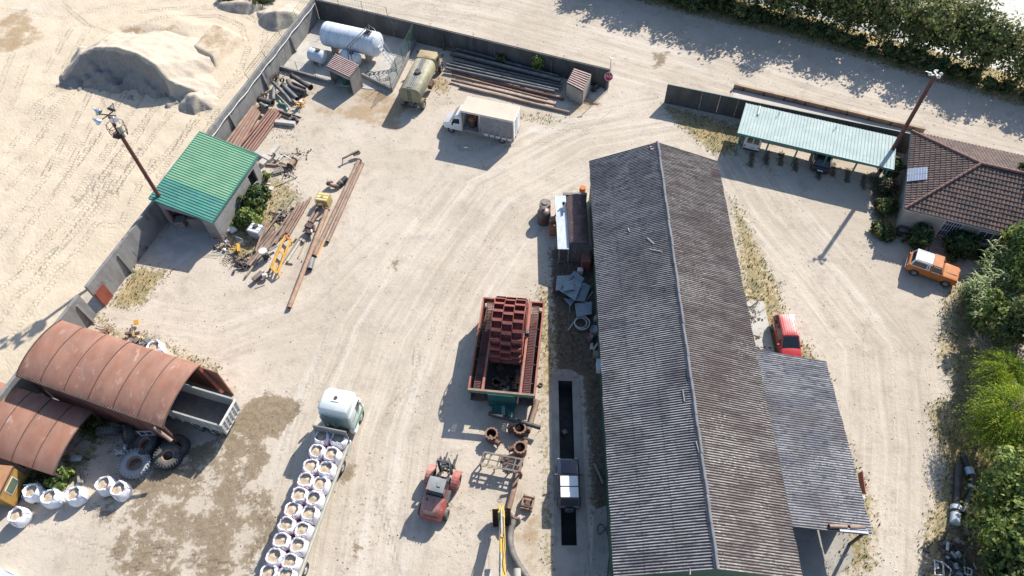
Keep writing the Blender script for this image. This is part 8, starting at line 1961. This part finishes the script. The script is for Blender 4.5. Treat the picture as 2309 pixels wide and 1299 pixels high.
def crown_mesh(seed,rx,rz,zc,n,leaf,mats,blobs=8,weights=None,elong=1.6,gap=.12,droop=0,rag=.16):
    rs=np.random.RandomState(seed); B=[]
    for i in range(blobs):
        a=rs.uniform(0,6.28); d=rs.uniform(.15,.62)*rx; B.append((d*math.cos(a),d*math.sin(a),zc+rs.uniform(-.5,.55)*rz,rx*rs.uniform(.34,.56)))
    for i in range(blobs):
        a=rs.uniform(0,6.28); d=rs.uniform(.7,1.0)*rx; B.append((d*math.cos(a),d*math.sin(a),zc+rs.uniform(-.6,.75)*rz,rx*rs.uniform(.13,.26)))
    B.append((0,0,zc,rx*.6)); w_=np.array([b[3]**2 for b in B]); w_/=w_.sum(); b=MB(); tone=[rs.randint(len(mats)) for _ in B]
    V=[];F=[];M=[]
    for k in range(n):
        i=rs.choice(len(B),p=w_); bx,by,bz,br=B[i]; u=rs.normal(size=3); u/=np.linalg.norm(u)
        if u[2]<-.5 and rs.rand()<.6: u[2]*=-1
        rr=br*(1.0-rs.normal(0,rag)*(1 if rag>.2 else .8))*(1+.20*mnoise.noise(Vector((u[0]*2.4+i*9,u[1]*2.4,u[2]*2.4))))
        p=np.array([bx+u[0]*rr,by+u[1]*rr,bz+u[2]*rr*rz/rx*1.15]); 
        if p[2]<.08: continue
        nz=mnoise.noise(Vector((p[0]*1.3+seed,p[1]*1.3,p[2]*1.3)))
        if nz<-.55+gap*2 and rs.rand()<.75: continue
        s=leaf*rs.uniform(.6,1.35); nrm=u+rs.normal(0,.55,3); nrm/=np.linalg.norm(nrm); t1=np.cross(nrm,rs.normal(size=3)); t1/=np.linalg.norm(t1)+1e-6
        if droop: t1=t1*(1-droop)+np.array([0,0,-1])*droop; t1/=np.linalg.norm(t1)
        t2=np.cross(nrm,t1); t2/=np.linalg.norm(t2)+1e-6; L=t1*s*elong*.5; W=t2*s*.5
        q=len(V); V+=[tuple(p-L),tuple(p+W),tuple(p+L),tuple(p-W)]; F.append((q,q+1,q+2,q+3))
        m_=rs.choice(len(mats),p=weights) if weights else rs.randint(len(mats))
        if nz>.18 and rs.rand()<.6: m_=min(1,len(mats)-1)
        elif nz<-.15 and rs.rand()<.6: m_=min(2,len(mats)-1)
        M.append(m_)
    b.v=V;b.f=F;b.m=M;b.sm=[False]*len(F); return b,B
def tree(name,label,cat,seed,rx,rz,zc,n,leaf,mats,trunk_r=.13,group=None,weights=None,blobs=8,elong=1.6,gap=.12,droop=0,rag=.16):
    t=thing(name,label,cat,(0,0,0),0,group); b,B=crown_mesh(seed,rx,rz,zc,n,leaf,mats,blobs,weights,elong,gap,droop,rag); b.build('crown' if cat=='tree' else 'foliage',mats,t)
    q=MB(); 
    if trunk_r>0:
        q.cyl((0,0,-.3),(0,0,zc*.55),trunk_r,trunk_r*.7,8)
        for (x,y,z,r) in B[:7]: q.tube([Vector((0,0,zc*.45)),Vector((x*.5,y*.5,zc*.45+(z-zc*.45)*.6)),Vector((x,y,z))],[trunk_r*.6,trunk_r*.38,trunk_r*.14],6)
    else:
        for (x,y,z,r) in B[:7]: q.tube([Vector((0,0,0)),Vector((x*.6,y*.6,z*.5)),Vector((x,y,z))],[.05,.035,.015],5)
    q.build('trunk' if cat=='tree' else 'stems',BARK,t); return t
LB_=[leaf_mat('bank_leaf_green',(0.151,0.194,0.057),(0.101,0.144,0.043)),leaf_mat('bank_leaf_olive',(0.273,0.273,0.094),(0.186,0.201,0.065)),leaf_mat('bank_leaf_dark',(0.065,0.101,0.036),(0.043,0.071,0.029)),leaf_mat('bank_leaf_brown',(0.273,0.186,0.086),(0.186,0.144,0.065))]
# --- belt of trees along the road, behind the bank edge
protos=[tree('roadside_tree','x','tree',60+i,2.6,2.6,3.3,5600,.22,LB_,group='trees along the river bank',weights=[.34,.34,.20,.12],gap=.2,blobs=11,rag=.30) for i in range(5)]
walk=[]; L0=0
rs=random.Random(77)
def along(d):
    k=0
    for i in range(1,len(BANK)-1):
        e=BANK[i+1]-BANK[i]; L=math.hypot(*e)
        if d<=L: u=e/L; return BANK[i]+u*d,u
        d-=L
    u=e/L; return BANK[-1]+u*d,u
tot=sum(math.hypot(*(BANK[i+1]-BANK[i])) for i in range(1,len(BANK)-1)); n_t=0; d=-4.0
lab_pos=['at the far left end','left of the middle','opposite the wall end','opposite the weighbridge','behind the mast top','near the right edge']
used=[0]*5; names=set()
rows=[(2.6,3.5,1.18,-9,'front row'),(6.4,4.4,1.25,-8,'back row')]
ORDW=['first','second','third','fourth','fifth','sixth','seventh','eighth','ninth','tenth','eleventh','twelfth','thirteenth','fourteenth','fifteenth','sixteenth','seventeenth','eighteenth','nineteenth','twentieth']
ORDW+=['twenty '+w_ for w_ in ORDW[:9]]+['thirtieth']+['thirty '+w_ for w_ in ORDW[:9]]+['fortieth']+['forty '+w_ for w_ in ORDW[:9]]+['fiftieth']+['fifty '+w_ for w_ in ORDW[:9]]
for (off,stp,scl,ph_,rn) in rows:
    d=ph_; k=0
    while d<tot+4:
        P_,u=along(max(d,0)); P_=P_+u*min(d,0); nn_=np.array([-u[1],u[0]]); q=P_+nn_*(off+rs.uniform(-.5,.5)); fr_=d/tot
        s_=scl*rs.uniform(.85,1.15)*(1.0 if fr_>.12 else .9)
        if rn=='front row' and fr_>.72: s_*=.86
        if rn=='back row' and (fr_>.66 or (fr_>.45 and k%2)): d+=stp; k+=1; continue
        i=rs.randrange(5); ob=protos[i] if not used[i] else copy_tree(protos[i]); used[i]=1
        z=-.0-max(0,(off-1.5)*.32)
        tone='bushy green river bank tree' 
        put(ob,(q[0],q[1],max(z,-1.6)),rs.uniform(0,6.28),f'{ORDW[k]} tree from the left in the {rn} of the river bank belt',s=(s_,s_,s_*rs.uniform(.9,1.15)),group='trees along the river bank'); d+=stp*rs.uniform(.85,1.1); k+=1
for i in range(5):
    if not used[i]:
        for c_ in list(protos[i].children): bpy.data.objects.remove(c_)
        bpy.data.objects.remove(protos[i])
# low bank undergrowth in front of the trees: small shrubs
bs=[tree('bank_shrub','x','shrub',90+i,1.0,.7,.55,900,.2,LG_,trunk_r=0,blobs=5,weights=[.3,.3,.3,.1]) for i in range(2)]
us=[0,0]; d=0; k=0
while d<tot+3:
    P_,u=along(d); nn_=np.array([-u[1],u[0]]); q=P_+nn_*rs.uniform(.2,.9); i=rs.randrange(2); ob=bs[i] if not us[i] else copy_tree(bs[i]); us[i]=1; s_=rs.uniform(.7,1.3)
    put(ob,(q[0],q[1],0),rs.uniform(0,6.28),f'{ORDW[k]} low shrub from the left at the road edge under the trees',s=s_,group='low shrubs along the road edge'); d+=rs.uniform(1.3,2.2); k+=1
def at_c(t,px,z,label=None,s=1.0,rz=None,zb=0):
    p=G(px[0],px[1],z); return put(t,(p.x,p.y,zb),rnd.uniform(0,6.28) if rz is None else rz,label,s=s)
# --- single shrubs
at_c(tree('shrub','dark green round bush against the shed wall, the upper of two','shrub',301,1.45,1.0,1.0,3200,.2,LG_,0,weights=[.4,.2,.38,.02]),(574,447),1.0)
at_c(tree('shrub','yellow green bush beside the white liquid container, the lower of two','shrub',302,1.4,.9,.85,3000,.2,LL_,0),(560,484),.9)
at_c(tree('shrub','small low green plant at the shed corner above the white sack','shrub',303,.6,.4,.35,500,.16,LL_,0,blobs=4),(522,505),.4)
at_c(tree('shrub','small yellowish weeds below the shed opening','shrub',304,.6,.4,.3,450,.15,LL_,0,blobs=4),(598,398),.3)
at_c(tree('shrub','bright green bush between the low shelter and the bulk bags','shrub',305,.95,.6,.55,1300,.2,LL_,0),(136,1082),.6)
at_c(tree('shrub','low dark green weeds under the edge of the low shelter','shrub',306,1.2,.35,.25,1000,.16,LG_,0),(90,1095),.2)
at_c(tree('shrub','weeds in the shade between the shelter and the flat tyres','shrub',307,1.3,.3,.2,900,.15,LG_,0),(215,960),.2)
at_c(tree('wall_creeper','pale green creeper hanging on the north wall nearer the small kiosk','climbing plant',308,.7,1.0,1.6,520,.16,LL_,0,blobs=5),(1213,138),1.6)
at_c(tree('wall_creeper','green creeper at the north wall above the middle of the pipe stack','climbing plant',309,.55,.6,.8,360,.16,LG_,0,blobs=5),(1130,132),1.0)
at_c(tree('shrub','dark round bush left of the house steps','shrub',310,1.15,.95,.95,2400,.2,[LG_[0],LG_[2],LG_[2]],0),(2070,535),.9)
at_c(tree('shrub','large dark round bush right of the house steps behind the orange off-roader','shrub',311,1.6,1.2,1.15,3600,.2,[LG_[0],LG_[2],LG_[2]],0),(2166,546),1.1)
at_c(tree('shrub','reddish brown bush at the corner of the carport near the house','shrub',312,.9,.8,.9,1500,.18,[LG_[3],LG_[2],leaf_mat('leaf_purple',(.13,.07,.06),(.09,.05,.045))],0),(2000,415),1.0)
at_c(tree('shrub','dark hedge bush between the carport end and the house wall, upper','shrub',313,1.1,1.0,1.1,2000,.2,LG_,0),(2012,375),1.2)
at_c(tree('shrub','dark low bush between the carport and house wall, middle','shrub',314,1.1,.6,.5,1500,.2,LG_,0),(1998,465),.5)
at_c(tree('shrub','dark low bush near the west house corner, lowest','shrub',315,1.1,.5,.4,1400,.2,LG_,0),(1995,520),.4)
at_c(tree('shrub','small bush in front of the house window','shrub',316,.9,.6,.5,1100,.18,[LG_[0],LG_[2]],0),(2235,572),.5)
at_c(tree('shrub','scrubby dark shrub at the top edge behind the sand heaps','shrub',317,1.8,.7,.6,1800,.2,LG_,0),(590,-8),.6)
at_c(tree('shrub','low scrub at the top edge left of the wall corner','shrub',318,1.6,.6,.5,1400,.2,LG_,0),(520,-8),.5)
at_c(tree('shrub','dense scrub at the top edge beside the road, first of the bank growth','shrub',319,2.2,.8,.7,2200,.22,LG_,0),(1575,-2),.7)
# --- right side trees
def rt(name,label,px,z,r,rz_,n,leaf,mats,**k): t=tree(name,label,'tree',k.pop('seed'),r,rz_,z,n,leaf,mats,**k); return at_c(t,px,z)
rt('broadleaf_tree','dark leafy tree at the right edge covering the end of the tiled roof',(2318,415),3.9,2.0,2.2,5200,.2,LG_,seed=401,weights=[.5,.2,.28,.02])
rt('broadleaf_tree','light green round tree at the right front corner of the house',(2312,545),3.4,1.8,2.1,5200,.19,LL_,seed=402,weights=[.4,.25,.35])
rt('broadleaf_tree','green tree at the right edge behind the reeds',(2335,625),4.2,2.4,2.8,6500,.2,LL_,seed=403)
rt('broadleaf_tree','green tree just above the dead branches at the right edge',(2318,735),4.0,2.2,2.5,6000,.2,LG_,seed=404,weights=[.5,.3,.18,.02])
rt('broadleaf_tree','small dense green tree in front of the dead branches',(2262,715),2.6,1.6,2.0,4200,.19,LL_,seed=405)
rt('broadleaf_tree','leafy tree at the lower right above the rubble heaps',(2292,1100),3.6,2.2,2.6,7000,.2,LL_,seed=406,weights=[.35,.45,.2],gap=.2,rag=.28)
rt('broadleaf_tree','leafy green tree at the lower right edge, below the first',(2302,1200),3.4,2.3,2.5,7000,.2,LL_,seed=407,weights=[.35,.45,.2],gap=.2,rag=.28)
rt('broadleaf_tree','dark green tree at the bottom right corner',(2285,1310),2.2,2.1,1.8,6000,.2,LG_,seed=408,weights=[.5,.2,.28,.02])
rt('broadleaf_tree','shaded tree at the right edge below the willows',(2345,1080),2.4,2.0,2.0,4500,.2,LG_,seed=409)
def willow(label,px,z,r,seed,n=130):
    t=thing('willow_tree',label,'tree',(0,0,0),0,'yellow green feathery trees'); rs=np.random.RandomState(seed); V=[];F=[];M=[]; br=MB(); br.cyl((0,0,-.2),(0,0,z*.6),.12,.09,8)
    for k in range(n):
        a=rs.uniform(0,6.28); d=r*rs.uniform(.1,.75); top=Vector((d*.6*math.cos(a),d*.6*math.sin(a),z+rs.uniform(-.2,.5)*r*(1-d/r*.6))); out=Vector((math.cos(a+rs.uniform(-.4,.4)),math.sin(a+rs.uniform(-.4,.4)),0)); L=rs.uniform(.7,1.4)*r*.75; mi=rs.choice(3,p=[.5,.33,.17])
        pts=[]; 
        for j in range(9):
            q=j/8; pts.append(top+out*L*(q**.8)+Vector((0,0,.35*r*math.sin(q*2.2)*.4-.75*L*q**2.2)))
        if k%4==0: br.tube([Vector((0,0,z*.5)),top*.7+Vector((0,0,.2*z*0)),top],[.05,.03,.012],5)
        for j in range(8):
            for s_ in range(5):
                p=pts[j].lerp(pts[j+1],rs.rand())+Vector(tuple(rs.normal(0,.055,3))); dd=(pts[j+1]-pts[j]).normalized(); sd=Vector(tuple(rs.normal(0,1,3))); sd=(sd-dd*sd.dot(dd)).normalized()
                l=(dd*.75+sd*.65)*rs.uniform(.10,.19); w_=dd.cross(sd)*rs.uniform(.02,.04)
                q_=len(V); V+=[tuple(p-w_),tuple(p+l*.5-w_*.5),tuple(p+l),tuple(p+w_)]; F.append((q_,q_+1,q_+2,q_+3)); M.append(mi if rs.rand()<.8 else 1)
    b=MB(); b.v=V;b.f=F;b.m=M;b.sm=[False]*len(F); b.build('crown',LW_,t); br.build('trunk',BARK,t); return at_c(t,px,z)
willow('bright yellow green feathery tree, uppermost at the right edge below the dead branches',(2266,835),3.4,1.7,501,200)
willow('widest bright yellow green feathery tree at the right edge',(2283,925),3.8,2.2,502,300)
willow('yellow green feathery tree reaching furthest left towards the track',(2245,975),2.8,1.7,503,200)
willow('dull green feathery tree at the right edge beside the leafy tree',(2320,1010),2.5,1.9,504,230)
willow('yellowish feathery tree on the right edge behind the uppermost one',(2325,860),2.6,1.7,505,170)
def reeds(label,px,seed,h_,ns=34,sp=.8):
    t=thing('reed_clump',label,'reeds',(0,0,0),0,'giant reed clumps'); rs=np.random.RandomState(seed); b=MB(); st=MB()
    for k in range(ns):
        a=rs.uniform(0,6.28); r0=sp*math.sqrt(rs.rand()); base=Vector((r0*math.cos(a),r0*math.sin(a),0)); hh=h_*rs.uniform(.55,1.0); lean=Vector((math.cos(a),math.sin(a),0))*hh*rs.uniform(.05,.28)
        top=base+lean+Vector((0,0,hh)); mid=base+lean*.35+Vector((0,0,hh*.5)); st.tube([base,mid,top],[.025,.02,.008],5)
        nl=16
        for j in range(nl):
            q=.3+.7*j/nl; p=base*(1-q)*(1-q)+mid*2*q*(1-q)+top*q*q; an=j*2.4+rs.uniform(-.4,.4); o_=Vector((math.cos(an),math.sin(an),0)); L=rs.uniform(.45,.8); w_=o_.cross(Vector((0,0,1)))*rs.uniform(.028,.05); up=rs.uniform(.25,.6)
            pp=[p,p+o_*L*.35+Vector((0,0,L*up*.5)),p+o_*L*.75+Vector((0,0,L*up*.45)),p+o_*L*1.1+Vector((0,0,-L*.1))]; b.mi=int(rs.choice(3,p=[.5,.22,.28])) if q<.85 else 1
            b.add([pp[0]-w_*.5,pp[0]+w_*.5,pp[1]-w_,pp[1]+w_,pp[2]-w_*.7,pp[2]+w_*.7,pp[3]],[(0,1,3,2),(2,3,5,4),(4,5,6)],True)
    b.build('blades',LR_,t); st.build('stalks',mat('reed_stalk',(.26,.26,.10),(.2,.2,.08),3,.7),t); return at_c(t,px,h_*.6)
reeds('giant reed clump nearest the bonnet of the orange off-roader',(2206,655),601,3.0,24,.6)
reeds('tall giant reed clump rising before the light green round tree',(2246,590),602,4.2,28,.6)
reeds('wide giant reed clump in the middle of the right edge growth',(2240,660),603,4.0,46,1.1)
reeds('giant reed clump at the right edge, highest plumes',(2298,640),604,4.6,40,1.0)
reeds('low giant reed clump at the foot of the growth facing the track',(2222,712),605,2.6,34,.8)
reeds('giant reed clump above the dead branches',(2280,705),606,3.6,36,.9)
# dead branches
t=thing('dead_branches','bare grey dead branches reaching out over the shade at the right edge','dead tree',(0,0,0)); b=MB(); rs=random.Random(12)
def branch(p,d,L,r,lv):
    pts=[p]; q=p.copy(); dd=d.copy()
    for k in range(5): dd=(dd+Vector((rs.uniform(-.25,.25),rs.uniform(-.25,.25),rs.uniform(-.12,.14)))).normalized(); q=q+dd*L/5; pts.append(q.copy())
    b.tube(pts,[r*(1-.16*k) for k in range(6)],5)
    if lv>0:
        for k in range(1,6):
            for _ in range(2): branch(pts[k],(dd+Vector((rs.uniform(-.9,.9),rs.uniform(-.9,.9),rs.uniform(-.2,.5)))).normalized(),L*.5,r*.5,lv-1)
for k in range(4): branch(Vector((0,0,1.0)),Vector((-.9,.3*(k-1.5),.30)).normalized(),2.6,.05,2)
branch(Vector((0,0,0)),Vector((0,0,1)),1.2,.08,0); b.build('branches',DEADW,t); p=G(2292,805,1.5); t.location=(p.x,p.y,0)
# bare sapling whose shadow falls on the track
t=thing('bare_sapling','thin bare sapling leaning over the ground left of the yellow green trees','sapling',(0,0,0)); b=MB(); rs=random.Random(5)
branch(Vector((0,0,0)),Vector((-.25,-.1,1)).normalized(),3.0,.04,2); b.build('branches',BARK,t); p=G(2215,905,.5); t.location=(p.x,p.y,0)
